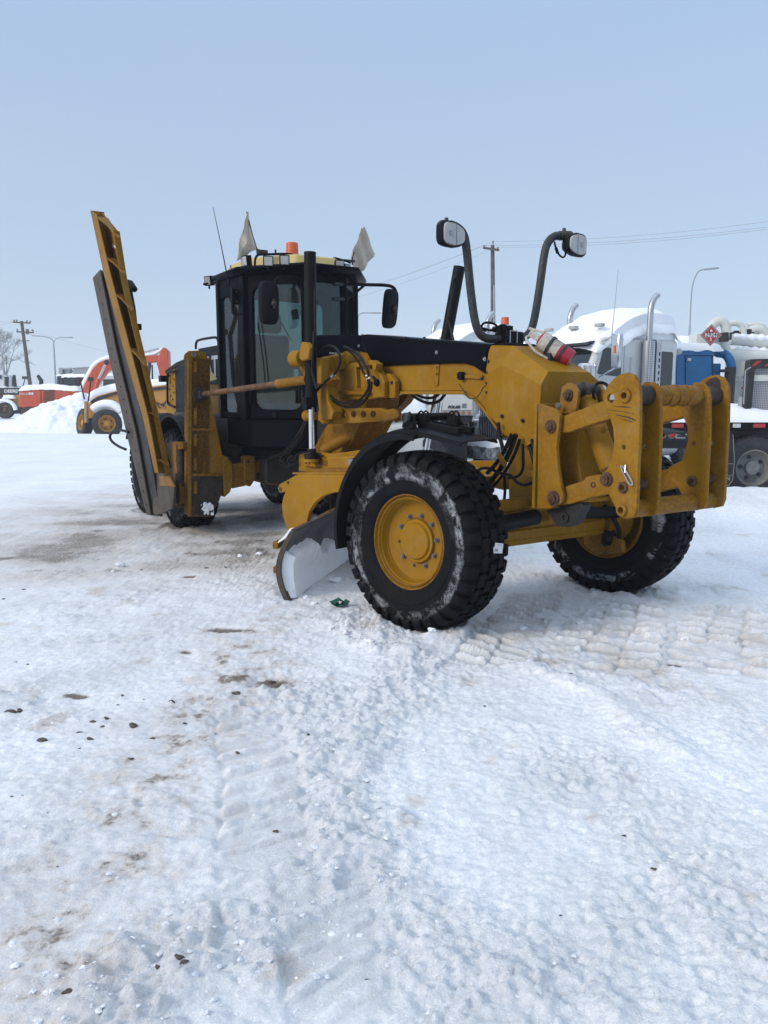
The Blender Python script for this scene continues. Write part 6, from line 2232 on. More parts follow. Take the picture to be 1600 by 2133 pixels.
# truck frame: u forwards, v to the side facing the camera, z up
TF = V((-.825, -.565, 0)).normalized()
TRZ = math.atan2(TF.y, TF.x)          # local +x = forward, local +y = left = towards the camera side
def sleeper_truck(beacon):
    T = empty('sleeper_truck', (5.28, 18.6, .03), TRZ)
    tw, rw = MB(), MB()
    def part(mb, name, mat, bevel=.0, sharp=32, parent=None): return mb.build(name, mat, parent or T, bevel=bevel, sharp=sharp)
    # cab and sleeper body
    mb = MB()
    prof = rr_outline([(1.75, 1.05), (1.75, 2.20), (1.42, 2.86), (1.25, 2.98), (-1.3, 3.0), (-1.3, .95), (1.3, .85)], r=.12)
    mb.prism([(x, -1.02, z) for x, z in prof], (0, 2.04, 0))
    part(mb, 'cab', M['white_truck'], .07)
    mb = MB()
    prof = rr_outline([(1.30, 2.88), (.95, 3.10), (.4, 3.42), (-.2, 3.58), (-1.05, 3.60), (-1.28, 3.4), (-1.3, 2.88)], r=.25)
    mb.prism([(x, -.95, z) for x, z in prof], (0, 1.90, 0))
    part(mb, 'roof_fairing', M['snow_cap'], .12, sharp=50)
    # hood, grille, bumper
    mb = MB()
    prof = rr_outline([(1.70, 1.0), (1.70, 2.12), (2.6, 2.02), (3.35, 1.80), (3.45, 1.6), (3.45, .75), (2.9, .7)], r=.1)
    mb.prism([(x, -.62, z) for x, z in prof], (0, 1.24, 0))
    for s in (-1, 1):
        q = rr_outline([(2.0, .65), (2.05, 1.05), (2.35, 1.22), (3.05, 1.22), (3.38, 1.0), (3.42, .75), (3.1, .75), (2.95, 1.0), (2.45, 1.0), (2.3, .65)], r=.1)
        mb.prism([(x, .62 * s, z) for x, z in q], (0, .48 * s, 0))
    part(mb, 'hood', M['white_truck'], .05)
    mb = MB()
    mb.box((3.452, -.48, .75), (3.48, .48, 1.46))
    part(mb, 'grille', M['black_satin'])
    mb = MB()
    for i in range(17): mb.box((3.48, -.46 + i * .0575, .76), (3.495, -.445 + i * .0575, 1.45))
    for z0, z1 in ((.73, .77), (1.44, 1.49)): mb.box((3.48, -.52, z0), (3.51, .52, z1))
    for y0 in (-.52, .48): mb.box((3.48, y0, .75), (3.51, y0 + .04, 1.46))
    part(mb, 'grille_bars', M['chrome'], .003)
    mb = MB(); mb.box((3.45, -1.15, .33), (3.66, 1.15, .70)); part(mb, 'bumper', M['checker'], .05)
    snow_blanket('bumper_snow', T, 3.46, 3.66, -1.15, 1.15, lambda x, y: .70, .08, 8, 40, 5, .02)
    for s in (-1, 1):
        mb = MB(); mb.lathe([(.0, .06), (.085, .05), (.095, .0), (.095, -.12), (0, -.12)], (3.42, .82 * s, 1.10), (1, 0, 0), 20); part(mb, 'headlight', M['chrome'])
    # windscreen and side glass
    mb = MB()
    mb.slab([(1.752, -.88, 2.22), (1.752, .88, 2.22), (1.47, .88, 2.80), (1.47, -.88, 2.80)], [(1.764, -.88, 2.23), (1.764, .88, 2.23), (1.482, .88, 2.81), (1.482, -.88, 2.81)])
    part(mb, 'windscreen', M['glass_dark'])
    mb = MB()
    mb.prism([(x, 1.021, z) for x, z in rr_outline([(1.52, 2.17), (1.33, 2.74), (.72, 2.74), (.72, 2.12)], r=.07)], (0, .006, 0))
    part(mb, 'side_window', M['glass_dark'])
    mb = MB()
    mb.prism([(x, 1.021, z) for x, z in rr_outline([(-.45, 1.75), (-.45, 2.72), (-1.12, 2.72), (-1.12, 1.75)], r=.07)], (0, .006, 0))
    part(mb, 'sleeper_window', M['glass_dark'])
    mb = MB()
    for x0, x1, z0, z1 in ((1.60, 1.63, 1.0, 2.1), (.62, .65, .95, 2.80)): mb.box((x0, 1.02, z0), (x1, 1.032, z1))
    mb.box((.62, 1.02, 2.79), (1.36, 1.03, 2.82)); mb.box((.62, 1.02, 2.05), (1.6, 1.034, 2.09))
    mb.box((.70, 1.02, 1.70), (.86, 1.06, 1.75))
    mb.tube([(.50, 1.10, 1.45), (.50, 1.10, 2.55)], .02, 8)
    part(mb, 'door_trim', M['chrome_dull'])
    # visor and roof marker lamps
    mb = MB(); mb.slab([(1.48, -.9, 2.86), (1.48, .9, 2.86), (1.70, .9, 2.76), (1.70, -.9, 2.76)], [(1.48, -.9, 2.89), (1.48, .9, 2.89), (1.72, .9, 2.79), (1.72, -.9, 2.79)]); part(mb, 'visor', M['black_satin'], .004)
    for y in (-.75, 0, .75):
        mb = MB(); mb.box((1.10, y - .10, 3.20), (1.24, y + .10, 3.28)); part(mb, 'marker_lamp', M['lens'], .02)
    # snow
    pr = [(1.75, 2.30), (1.60, 2.82), (1.25, 2.98), (.95, 3.13), (.4, 3.44), (-.2, 3.60), (-1.1, 3.62), (-1.32, 3.4)]
    def zc(x, y):
        for (xa, za), (xb, zb) in zip(pr[:-1], pr[1:]):
            if x >= xb: t = (xa - x) / (xa - xb); z = za + (zb - za) * t; break
        else: z = pr[-1][1]
        return z - .42 * (abs(y) / 1.0) ** 3.2 * (1 if x < .9 else .35)
    snow_blanket('roof_snow', T, -1.30, 1.52, -.98, .98, zc, .17, 60, 44, 8, .07)
    snow_blanket('hood_snow', T, 1.75, 3.42, -.60, .60, lambda x, y: 2.12 - (x - 1.7) * .14 - .12 * (abs(y) / .6) ** 3, .17, 30, 30, 9, .05)
    for s in (-1, 1):
        snow_blanket('wing_snow', T, 2.1, 3.35, min(.64 * s, 1.08 * s), max(.64 * s, 1.08 * s), lambda x, y: 1.20 - abs(x - 2.75) ** 2 * .35, .15, 24, 16, 12, .03)
    # stacks, shields, air cleaners, mirrors, tank
    for s in (-1, 1):
        y = 1.18 * s
        mb = MB()
        mb.tube(catmull([(0, y, 2.9), (0, y, 3.50), (-.02, y, 3.68), (-.10, y, 3.84), (-.22, y, 3.94)], 6), .068, 18)
        part(mb, 'exhaust_stack', M['chrome_dull'])
        mb = MB(); mb.cyl((0, y, 1.1), (0, y, 2.92), .14, n=28); part(mb, 'stack_shield', M['perf'])
        mb = MB(); mb.box((-.34, y - .02 - .10, 1.0), (-.16, y + .10, 2.96)); part(mb, 'stack_bracket', M['chrome_dull'], .01)
        mb = MB()
        for k in range(11): mb.box((-.29, y + .10 * (1 if s > 0 else -1.2), 1.2 + k * .14), (-.24, y + .104 if s > 0 else y - .12, 1.28 + k * .14))
        part(mb, 'bracket_slots', M['dirty_black'])
        mb = MB()
        mb.cyl((1.98, y * .96, 1.45), (1.98, y * .96, 2.28), .19, n=28); mb.lathe([(.19, 0), (.205, .02), (.205, .05), (.17, .10), (.0, .12)], (1.98, y * .96, 2.28), (0, 0, 1), 28)
        for zz in (1.62, 2.08): mb.cyl((1.98, y * .96, zz), (1.98, y * .96, zz + .03), .205, n=28)
        part(mb, 'air_cleaner', M['chrome'], .004)
        mb = MB()
        mb.box((1.30, y * 1.18 - .13, 2.28), (1.42, y * 1.18 + .13, 3.02))
        m_ = part(mb, 'mirror', M['chrome'], .05)
        mb = MB()
        mb.tube([(1.36, y * 1.18, 3.0), (1.40, y * .86, 2.86)], .018, 8); mb.tube([(1.36, y * 1.18, 2.30), (1.45, y * .86, 2.10)], .018, 8)
        build_each(mb, 'mirror_arm', M['chrome'], T)
        mb = MB(); mb.box((1.423, y * 1.18 - .025, 2.60), (1.43, y * 1.18 + .025, 2.76)); part(mb, 'mirror_marker', M['orange_lens'])
        mb = MB(); mb.cyl((1.0, y * .80, .62), (-1.2, y * .80, .62), .33, n=28); part(mb, 'fuel_tank', M['chrome_dull'])
    mb = MB(); mb.tube([(1.30, 1.20, 2.95), (1.18, 1.20, 4.35)], [.010, .004], 6); part(mb, 'aerial', M['lamp_steel'])
    mb = MB(); mb.box((-3.2, -.45, .62), (2.9, .45, .90)); part(mb, 'chassis', M['dirty_black'])
    tw, rw = MB(), MB()
    for (x, r) in ((2.70, .52), (-1.9, .52), (-3.2, .52)):
        for s in (-1, 1):
            a_, b_ = MB(), MB()
            truck_wheel(a_, b_, (x, .98 * s, .50), (0, s, 0), r)
            w_ = empty('wheel', (0, 0, 0), 0, T)
            a_.build('tyre', M['truck_rubber'], w_); b_.build('rim', [M['wheel_grey'], M['dirty_black']], w_)
    if beacon:
        mb = MB(); mb.box((-.25, .25, 3.50), (.0, .75, 3.68)); part(mb, 'beacon_box', M['white_truck'], .01)
        mb = MB(); mb.cyl((-.1, .5, 3.68), (-.1, .5, 3.86), .10, .09, 20); part(mb, 'beacon', M['orange_lens'], .01)
    return T
T1 = sleeper_truck(False)
tag(T1, 'white sleeper truck with snow covered roof and tall chrome stack, right behind the yellow hitch', 'truck', 'white sleeper trucks parked in a row')
T2 = copy_tree(T1)
T2.location = (5.28 - 3.15, 18.6 + 3.75, .03)
tag(T2, 'snow covered white sleeper truck with orange beacon, seen over the black grader frame', 'truck', 'white sleeper trucks parked in a row')
T2['group'] = 'white sleeper trucks parked in a row'
p = Wd(1052, 676, 21.2); q_ = Wd(1052, 664, 21.2)
RZI = Matrix.Rotation(-TRZ, 3, 'Z')
def to_t2(p): return RZI @ (p - Vector(T2.location))
c0 = to_t2(p)
mb = MB(); mb.cyl(c0, c0 + V((0, 0, .19)), .11, .10, 20); mb.build('beacon', M['orange_lens'], T2, bevel=.01)
mb = MB(); mb.box((c0.x - .12, c0.y - .35, c0.z - .20), (c0.x + .12, c0.y + .12, c0.z - .02)); mb.build('beacon_box', M['lamp_steel'], T2, bevel=.01)
mb = MB(); mb.tube(catmull([V((c0.x, c0.y + 1.35, c0.z - .5)), V((c0.x, c0.y + 1.35, c0.z - .15)), V((c0.x, c0.y + 1.28, c0.z + .02)), V((c0.x, c0.y + 1.15, c0.z + .15))], 5), .07, 14); 

# ---- white tank trailer end panel with lamps between the trucks
PT = empty('tank_trailer', Wd(955, 880, 16.2) * 1.0, 0)
PT.location.z = .2
tag(PT, 'white tank trailer end with a row of round lamps seen beneath the grader frame', 'trailer')
def L_(o, px, py, Y): return Wd(px, py, Y) - Vector(o.location)
mb = MB()
a_, b_ = L_(PT, 906, 800, 16.2), L_(PT, 986, 857, 16.2)
mb.slab([V((a_.x - .05, 0, b_.z)), V((b_.x, 0, b_.z)), V((b_.x, 0, a_.z + .8)), V((a_.x - .05, 0, a_.z + .8))], [V((a_.x, 2.2, b_.z)), V((b_.x, 2.2, b_.z)), V((b_.x, 2.2, a_.z + .8)), V((a_.x, 2.2, a_.z + .8))])
mb.build('end_panel', M['tank_white'], PT, bevel=.03)
mb = MB()
p, q_ = L_(PT, 907, 861, 16.12), L_(PT, 985, 861, 16.12)
mb.beam(p, q_, .12, .085)
mb.build('lamp_bar', M['chrome_dull'], PT, bevel=.01)
for i in range(6):
    c = L_(PT, 915 + i * 12.6, 860.5, 16.04)
    mb = MB(); mb.lathe([(0, .02), (.030, .016), (.038, .0), (.038, -.02), (0, -.02)], c, (0, -1, 0), 18); mb.build('round_lamp', M['amber'], PT)
mb = MB()
pts = [L_(PT, x, y, 16.15) for x, y in ((908, 866), (987, 866), (980, 880), (970, 883), (922, 882))]
mb.prism(pts, (0, .8, 0))
mb.build('underrun_guard', M['dirty_black'], PT, bevel=.01)
mb = MB()
mb.text('POLAR', .082, L_(PT, 945.5, 848, 16.19), (1, 0, 0), (0, 0, 1), (0, -1, 0), depth=.004, shear=.25, bold=.004)
mb.build('name_lettering', M['black_print'], PT)
mb = MB()
c = L_(PT, 967, 845, 16.18); mb.box((c.x - .042, -.012, c.z - .042), (c.x - .004, 0.001, c.z + .042)); mb.box((c.x + .004, -.012, c.z - .042), (c.x + .042, .001, c.z + .042))
c = L_(PT, 918.5, 848, 16.18); mb.box((c.x - .04, -.008, c.z - .010), (c.x + .03, .001, c.z + .010))
mb.build('decal', M['grey_print'], PT)
mb = MB()
mb.tube([L_(PT, 990, 835, 16.1), L_(PT, 990, 868, 16.1), L_(PT, 984, 878, 16.1)], .016, 8)
mb.build('rail', M['lamp_steel'], PT)
mb = MB(); p = L_(PT, 945, 880, 16.2); mb.box((p.x - .35, .5, -.2), (p.x + .35, 1.8, p.z + .1)); mb.build('chassis', M['dirty_black'], PT)

# ---- snow-covered pickup-high white truck front, left of the lamps (seen through the grader frame)
SB = empty('service_truck', Wd(820, 890, 14.6), 0)
SB.location.z = .15
tag(SB, 'low white truck buried under a thick bulge of snow, behind the front mudguard', 'truck')
mb = MB()
a_, b_ = L_(SB, 775, 850, 14.6), L_(SB, 880, 960, 14.6)
mb.box((a_.x - .6, 0, .42), (b_.x + .1, 2.6, a_.z - .25))
mb.build('body', M['white_truck'], SB, bevel=.12)
snow_blanket('hood_snow', SB, a_.x - .6, b_.x + .08, 0, 2.6, lambda x, y: (a_.z - .25) + .25 * math.exp(-((x - .2) / .5) ** 2), .24, 40, 40, 15, .05)
mb = MB()
p0, p1 = L_(SB, 905, 838, 14.4), L_(SB, 899, 880, 14.4)
for d in (0, .11): mb.cyl(p0 + V((d, 0, 0)), p1 + V((d, 0, 0)), .05, n=16)
mb.build('exhaust_pipe', M['chrome'], SB)
mb = MB()
for (x0, y0, x1, y1) in ((780, 902, 800, 925), (803, 898, 826, 928)):
    p, q_ = L_(SB, x0, y0, 14.5), L_(SB, x1, y1, 14.5)
    mb.box((p.x, -.1, q_.z), (q_.x, .02, p.z))
build_each(mb, 'side_box', M['tank_white'], SB, bevel=.03)
mb = MB()
p = L_(SB, 850, 935, 14.5)
for dx in (-.9, .6):
    a2, b2 = MB(), MB(); truck_wheel(a2, b2, (dx, .15, .33), (0, -1, 0), .48, .25)
    w_ = empty('wheel', (0, 0, 0), 0, SB); a2.build('tyre', M['truck_rubber'], w_); b2.build('rim', [M['wheel_grey'], M['dirty_black']], w_)
MB()

# ---- vacuum trailer: blue cabinet, white tank, pipework, placard
VT = empty('vacuum_tank_trailer', Wd(1500, 900, 19.5), 0)
VT.location.z = .2
tag(VT, 'white vacuum tank trailer with blue cabinet, thick white pipes and red hazard placard', 'tank trailer')
def LV(px, py, Y=19.5): return L_(VT, px, py, Y)
mb = MB()
mb.prism([LV(x, y, 19.2) for x, y in ((1408, 723), (1487, 723), (1487, 870), (1408, 870))], (.25, 1.3, 0))
cab_ = mb.build('blue_cabinet', M['blue'], VT, bevel=.04, seg=3)
snow_blanket('cabinet_snow', VT, LV(1406, 723, 19.2).x, LV(1487, 723, 19.2).x + .2, LV(1406, 723, 19.2).y, LV(1406, 723, 19.2).y + 1.3, lambda x, y: LV(1406, 723, 19.2).z, .12, 24, 20, 4, .03)
mb = MB()
for x in (1428, 1484): mb.beam(LV(x, 740, 19.18), LV(x, 868, 19.18), .012, .012, up=(0, 1, 0))
mb.beam(LV(1428, 741, 19.18), LV(1484, 741, 19.18), .012, .012)
mb.build('cabinet_seam', M['black_satin'], cab_)
mb = MB()
for y in (749, 806): 
    p = LV(1434, y, 19.17); mb.box((p.x - .03, p.y - .02, p.z - .035), (p.x + .06, p.y + .01, p.z + .035))
mb.build('cabinet_hinge', M['chrome_dull'], cab_, bevel=.006)
mb = MB(); mb.lathe([(0, .05), (.07, .04), (.085, .0), (.085, -.06), (0, -.06)], LV(1414, 733, 18.9), (-.3, -1, 0), 24); mb.build('round_lamp', M['chrome_dull'], VT)
mb = MB()
tb, tt = LV(1590, 900, 21.3), LV(1590, 752, 21.3)
mb.lathe([(0, 0), (1.0, 0), (1.08, .1), (1.08, tt.z - .1), (.95, tt.z + .05), (.6, tt.z + .12), (0, tt.z + .16)], V((tb.x, tb.y, .3)), (0, 0, 1), 64)
mb.build('tank', M['tank_white'], VT)
mb = MB()
mb.tube(catmull([LV(1493, 735, 19.6), LV(1510, 738, 19.5), LV(1520, 750, 19.4), LV(1524, 765, 19.4), LV(1524, 780, 19.4)], 6), .11, 18)
mb.build('blue_pipe', M['blue'], VT)
mb = MB()
mb.box(tuple(LV(1487, 757, 19.5)), tuple(LV(1503, 757, 19.5) + V((0, .6, -1.2))))
mb.build('blue_box', M['blue'], VT, bevel=.03)
mb = MB()
p = LV(1522, 765, 19.3); mb.cyl(p, p - V((0, 0, .9)), .13, n=20); mb.cyl(p + V((-.12, 0, -.05)), p + V((-.12, 0, -.12)), .12, n=16)
mb.cyl(LV(1508, 693, 19.4), LV(1508, 712, 19.4), .115, n=20)
build_each(mb, 'dark_coupling', M['dirty_black'], VT, bevel=.008)
mb = MB()
def vp(pts, r, Y=19.6): mb.tube(catmull([LV(x, y, Y) for x, y in pts], 6), r, 18)
vp([(1478, 700), (1480, 684), (1489, 673), (1500, 669), (1510, 676), (1514, 692)], .115, 19.4)
vp([(1515, 676), (1532, 673), (1544, 678), (1549, 692), (1550, 705)], .075, 19.9)
vp([(1560, 690), (1580, 686), (1595, 700), (1600, 720)], .12, 20.4)
vp([(1555, 678), (1575, 676), (1592, 682), (1600, 700)], .06, 20.8)
vp([(1520, 706), (1545, 707), (1580, 712), (1620, 716), (1700, 722)], .16, 20.0)
vp([(1504, 712), (1508, 728), (1518, 738), (1535, 740), (1580, 742), (1640, 746), (1720, 750)], .15, 19.8)
build_each(mb, 'suction_pipe', M['tank_white'], VT)
mb = MB()
for x0, x1, y, th in ((1525, 1600, 700, 0), (1530, 1600, 727, 0)):
    vs = [LV(x, y + (x - x0) * .07, 19.9) for x in range(x0, x1 + 1, 5)]
    mb.tube(vs, [.0 + .085 * (1 + .25 * math.sin(i * 1.7)) * min(1, i / 2 + .2) for i in range(len(vs))], 12)
mb.build('pipe_snow', M['snow_cap'], VT, sharp=70)
mb = MB()
for x in (1526, 1534, 1541, 1560, 1565):
    p = LV(x, 690 + (x % 3) * 3, 19.95); mb.box((p.x - .06, p.y - .06, p.z - .14), (p.x + .05, p.y + .06, p.z + .05))
build_each(mb, 'valve', M['dirty_black'], VT, bevel=.01)
mb = MB()
a_, b_ = LV(1451, 694, 19.6), LV(1500, 716, 19.6)
mb.box((a_.x, a_.y, b_.z - .3), (b_.x, a_.y + .5, a_.z))
mb.build('manifold_box', M['tank_white'], VT, bevel=.02)
mb = MB()
sA = LV(1440, 716, 20.5)
mb.box((sA.x - .7, sA.y, sA.z - .3), (sA.x + 1.0, sA.y + 1, sA.z + .02))
mb.build('rear_deck', M['tank_white'], VT, bevel=.1)
snow_blanket('deck_snow', VT, sA.x - .7, sA.x + .6, sA.y, sA.y + 1, lambda x, y: sA.z, .22, 20, 20, 6, .06)
# placard
pc_ = LV(1481, 698, 19.0)
RD = .235
def diamond(r, y, mbx, w_=.006): mbx.prism([pc_ + V((0, y, r)), pc_ + V((r, y, 0)), pc_ + V((0, y, -r)), pc_ + V((-r, y, 0))], (0, w_, 0))
mb = MB(); diamond(RD * 1.12, .0, mb); mb.build('placard_holder', M['lamp_steel'], VT)
mb = MB(); diamond(RD * .98, -.008, mb); pl_o = mb.build('placard', M['red_paint'], VT)
mb = MB()
r_ = RD * .90
for a_, b_ in (((0, r_), (r_, 0)), ((r_, 0), (0, -r_)), ((0, -r_), (-r_, 0)), ((-r_, 0), (0, r_))):
    mb.beam(pc_ + V((a_[0], -.010, a_[1])), pc_ + V((b_[0], -.010, b_[1])), .003, .006, up=(0, 1, 0))
mb.box((pc_.x - .145, pc_.y - .013, pc_.z - .048), (pc_.x + .145, pc_.y - .0095, pc_.z + .052))
mb.text('3', .095, pc_ + V((0, -.011, -.108)), (1, 0, 0), (0, 0, 1), (0, -1, 0), depth=.002, bold=.003)
mb.prism([pc_ + V((x, -.0125, z)) for x, z in ((-.026, .078), (.026, .078), (.030, .103), (.018, .128), (.015, .112), (.0, .152), (-.012, .120), (-.022, .132), (-.030, .103))], (0, .003, 0))
mb.build('placard_panel', M['white_print'], pl_o)
mb = MB()
mb.text('2924', .135, pc_ + V((0, -.0155, .004)), (1, 0, 0), (0, 0, 1), (0, -1, 0), depth=.001, bold=.0015)
mb.build('placard_number', M['black_print'], pl_o)
mb = MB()
for k, (s_, y) in enumerate((('GVW 38,000', 787), ('TARE 21,300', 796))):
    p = LV(1543, y, 20.15); mb.text(s_, .085, p, (1, 0, 0), (0, 0, 1), (0, -1, 0), depth=.002)
mb.build('tank_lettering', M['grey_print'], VT)
mb = MB(); p = LV(1554, 808, 20.1); mb.box((p.x - .12, p.y - .01, p.z - .025), (p.x + .14, p.y + .01, p.z + .025)); mb.build('reflector', M['red_paint'], VT)

# ---- flatbed truck in front of it
FB = empty('flatbed_truck', Wd(1560, 1035, 12.9), 0)
FB.location.z = .15
tag(FB, 'black flatbed truck with snowy deck and grey mesh rack at the right edge', 'truck')
def LF(px, py, Y=12.9): return L_(FB, px, py, Y)
dA, dB = LF(1372, 880, 12.9), LF(1900, 884, 12.9)
ztop = dA.z
mb = MB()
mb.box((dA.x, 0, ztop - .13), (dB.x, 2.4, ztop))
mb.build('deck', M['black_satin'], FB, bevel=.012)
snow_blanket('deck_snow', FB, dA.x + .02, dB.x, .03, 2.4, lambda x, y: ztop, .30, 110, 30, 22, .02)
mb = MB()
mb.box((dA.x - .02, .25, ztop - .45), (dB.x, 2.2, ztop - .135))
mb.box((dA.x - .04, .02, ztop - .30), (dA.x + .55, 2.3, ztop - .132))
mb.build('frame_rails', M['dirty_black'], FB, bevel=.01)
for k in range(16):
    x0 = dA.x + .22 + k * .34
    p0 = x0
    mb = MB(); mb.box((x0, -.006, ztop - .085), (x0 + (.20 if k % 2 == 0 else .13), .001, ztop - .02)); mb.build('reflective_tape', M['red_paint'] if k % 2 == 0 else M['white_tape'], FB)
for x in (1383, 1403):
    c = LF(x, 889, 12.85); c.y = -.01
    mb = MB(); mb.lathe([(0, .02), (.05, .018), (.055, .0), (.055, -.02), (0, -.02)], V((c.x, .0, ztop - .20 + .0)), (0, -1, 0), 20); mb.build('tail_lamp', M['red_paint'], FB)
    mb = MB(); mb.lathe([(.055, .0), (.062, .022), (.070, .0)], V((c.x, .0, ztop - .20)), (0, -1, 0), 20); mb.build('lamp_ring', M['lamp_steel'], FB)
mb = MB()
for (x0, y0, x1, y1) in ((1408, 905, 1432, 905), (1408, 912, 1428, 912), (1410, 905, 1408, 912)):
    mb.tube([LF(x0, y0, 12.8), LF(x1, y1, 12.8)], .01, 6)
mb.build('step_bar', M['lamp_steel'], FB)
mb = MB()
fl = [LF(x, y, 12.75) for x, y in ((1505, 905), (1528, 905), (1530, 960), (1527, 990), (1524, 1008), (1514, 1014), (1498, 1016), (1480, 1014), (1480, 905))]
mb.prism(fl, (0, .02, 0))
mf = mb.build('mud_flap', M['dirty_black'], FB)
mb = MB()
mb.text('TON', .095, LF(1508, 997, 12.74), (1, 0, 0), (0, 0, 1), (0, -1, 0), depth=.002, bold=.003)
mb.tube([LF(1527, 905, 12.73), LF(1530, 960, 12.73), LF(1526, 1000, 12.73), LF(1518, 1011, 12.73), LF(1504, 1015, 12.73)], .005, 6)
mb.tube([LF(1527, 966, 12.73), LF(1515, 966, 12.73), LF(1513, 990, 12.73), LF(1526, 990, 12.73)], .004, 6)
mb.prism([LF(x, y, 12.73) for x, y in ((1504, 990), (1511, 976), (1517, 990), (1513, 990), (1511, 984), (1508, 990))], (0, .003, 0))
mb.build('flap_lettering', M['lamp_steel'], mf)
for x, Y_ in ((1584, 12.75), (1760, 12.75)):
    a2, b2 = MB(), MB()
    c = LF(x, 974, Y_); c.z = .40
    truck_wheel(a2, b2, (c.x, .20, .37), (0, -1, 0), .53, .27)
    w_ = empty('wheel', (0, 0, 0), 0, FB); a2.build('tyre', M['truck_rubber'], w_); b2.build('rim', [M['wheel_grey'], M['dirty_black']], w_)
rx0 = LF(1560, 745, 13.1).x
zr = LF(1560, 748, 13.1).z
mb = MB()
mb.box((rx0 + .12, .30, ztop), (rx0 + 1.9, .33, zr - .10))
rk = mb.build('rack_mesh', M['rack_mesh'], FB)
mb = MB()
fp = rr_outline([(rx0, ztop), (rx0 + .02, zr), (rx0 + 2.0, zr + .05), (rx0 + 2.0, zr - .13), (rx0 + .13, zr - .15), (rx0 + .11, ztop)], r=.06)
mb.prism([(x, .22, z) for x, z in fp], (0, .16, 0))
mb.build('rack_frame', M['dirty_black'], FB, bevel=.01)
mb = MB(); mb.box((rx0 + .13, .26, zr - .36), (rx0 + 1.9, .30, zr - .26)); mb.build('rack_bar', M['tank_white'], FB)
for dx in (.12, .34):
    mb = MB(); mb.slab([V((rx0 + dx - .06, .215, zr - .115)), V((rx0 + dx, .215, zr - .115)), V((rx0 + dx + .11, .215, zr - .03)), V((rx0 + dx + .03, .215, zr - .03))], [V((rx0 + dx - .06, .22, zr - .115)), V((rx0 + dx, .22, zr - .115)), V((rx0 + dx + .11, .22, zr - .03)), V((rx0 + dx + .03, .22, zr - .03))]); mb.build('rack_lamp', M['red_paint'], FB)
mb = MB(); mb.tube([LF(1564, 765, 13.0), LF(1553, 772, 13.0), LF(1549, 842, 13.0)], .012, 8); mb.build('rack_handle', M['lamp_steel'], FB)
mb = MB(); p = LF(1551, 838, 13.2); mb.cyl(V((p.x, .4, ztop)), V((p.x, .4, ztop + .42)), .06, n=14); mb.build('jack', M['lamp_steel'], FB, bevel=.01)

# ================================================================== machines at the far left
# yellow grader with tilted front wheels behind the wing
BG = empty('motor_grader', Wd(215, 906, 33.5), 0)
BG.location.z = 0.0
tag(BG, 'smaller yellow grader under snow with an upright plank, behind the raised wing', 'motor grader')
def LG(px, py, Y=33.5): return L_(BG, px, py, Y)
mb = MB()
top = [(176, 846), (200, 826), (225, 818), (250, 813), (345, 801), (420, 798)]
bot = [(420, 845), (345, 850), (260, 840), (225, 842), (205, 850), (195, 870), (178, 872)]
mb.prism([LG(x, y) for x, y in top + bot], (0, .7, 0))
mb.build('main_frame', M['grader_yellow_far'], BG, bevel=.05)
mb = MB()
mb.prism([LG(x, y, 33.45) for x, y in ((188, 836), (205, 826), (240, 816), (345, 804), (420, 800), (420, 808), (345, 811), (240, 822), (205, 834), (192, 842))], (0, .85, 0))
mb.build('frame_cover', M['dirty_black'], BG)
mb = MB()
vs = [LG(x, y - 2, 33.8) for x, y in ((190, 833), (205, 824), (225, 817), (250, 812), (300, 807), (345, 802), (420, 797))]
mb.tube(catmull(vs, 4), .26, 12)
mb.build('frame_snow', M['snow_cap'], BG, sharp=80)
mb = MB()
vs = [LG(x, y, 33.3) for x, y in ((194, 853), (205, 846), (220, 842), (235, 844), (247, 852), (252, 858))]
mb.tube(catmull(vs, 4), .20, 12)
mb.build('mudguard_snow', M['snow_cap'], BG, sharp=80)
for (x, y, Y_, ln) in ((177, 880, 34.5, -.45), (223, 880, 33.0, -.22)):
    a2, b2 = MB(), MB()
    truck_wheel(a2, b2, (0, 0, 0), (0, -1, 0), .60, .38)
    c = LG(x, y, Y_)
    w_ = empty('wheel', (c.x, c.y, .58), 0, BG)
    w_.rotation_euler = (0, 0, R(20) if x > 200 else R(-65))
    w_.rotation_euler = (R(-8), R(0), R(18) if x > 200 else R(-50))
    a2.build('tyre', M['truck_rubber'], w_); b2.build('rim', [M['grader_yellow_far'], M['dirty_black']], w_)
mb = MB()
mb.beam(LG(180, 836, 33.2), LG(180, 880, 33.2), .10, .24, up=(0, 1, 0))
mb.build('plank', M['wood'], BG)
mb = MB()
mb.tube([LG(176, 832, 33.3), LG(167, 792, 33.3)], .035, 8); mb.tube([LG(184, 836, 33.3), LG(189, 795, 33.3)], .035, 8)
mb.build('light_post', M['dirty_black'], BG)
mb = MB()
for x, y in ((165, 790), (189, 790)):
    p = LG(x, y, 33.3); mb.box((p.x - .1, p.y - .08, p.z - .09), (p.x + .1, p.y + .08, p.z + .09))
mb.build('lamp', M['dirty_black'], BG, bevel=.02)
mb = MB()
p = LG(300, 800, 33.6)
mb.box((p.x, p.y, p.z - 1.6), (p.x + 2.6, p.y + 1.2, p.z - .2))
mb.build('cab', M['grader_yellow_far'], BG, bevel=.05)
mb = MB()
mb.box((p.x + .6, p.y - .02, p.z - .9), (p.x + 1.1, p.y, p.z - .3)); mb.box((p.x + 1.3, p.y - .02, p.z - 1.2), (p.x + 1.6, p.y, p.z - .3))
for k in range(5): mb.beam(LG(322 + k * 6, 835 + k * 4, 33.3), LG(334 + k * 4, 850 - k * 5, 33.2), .05, .05)
mb.build('machinery', M['dirty_black'], BG)

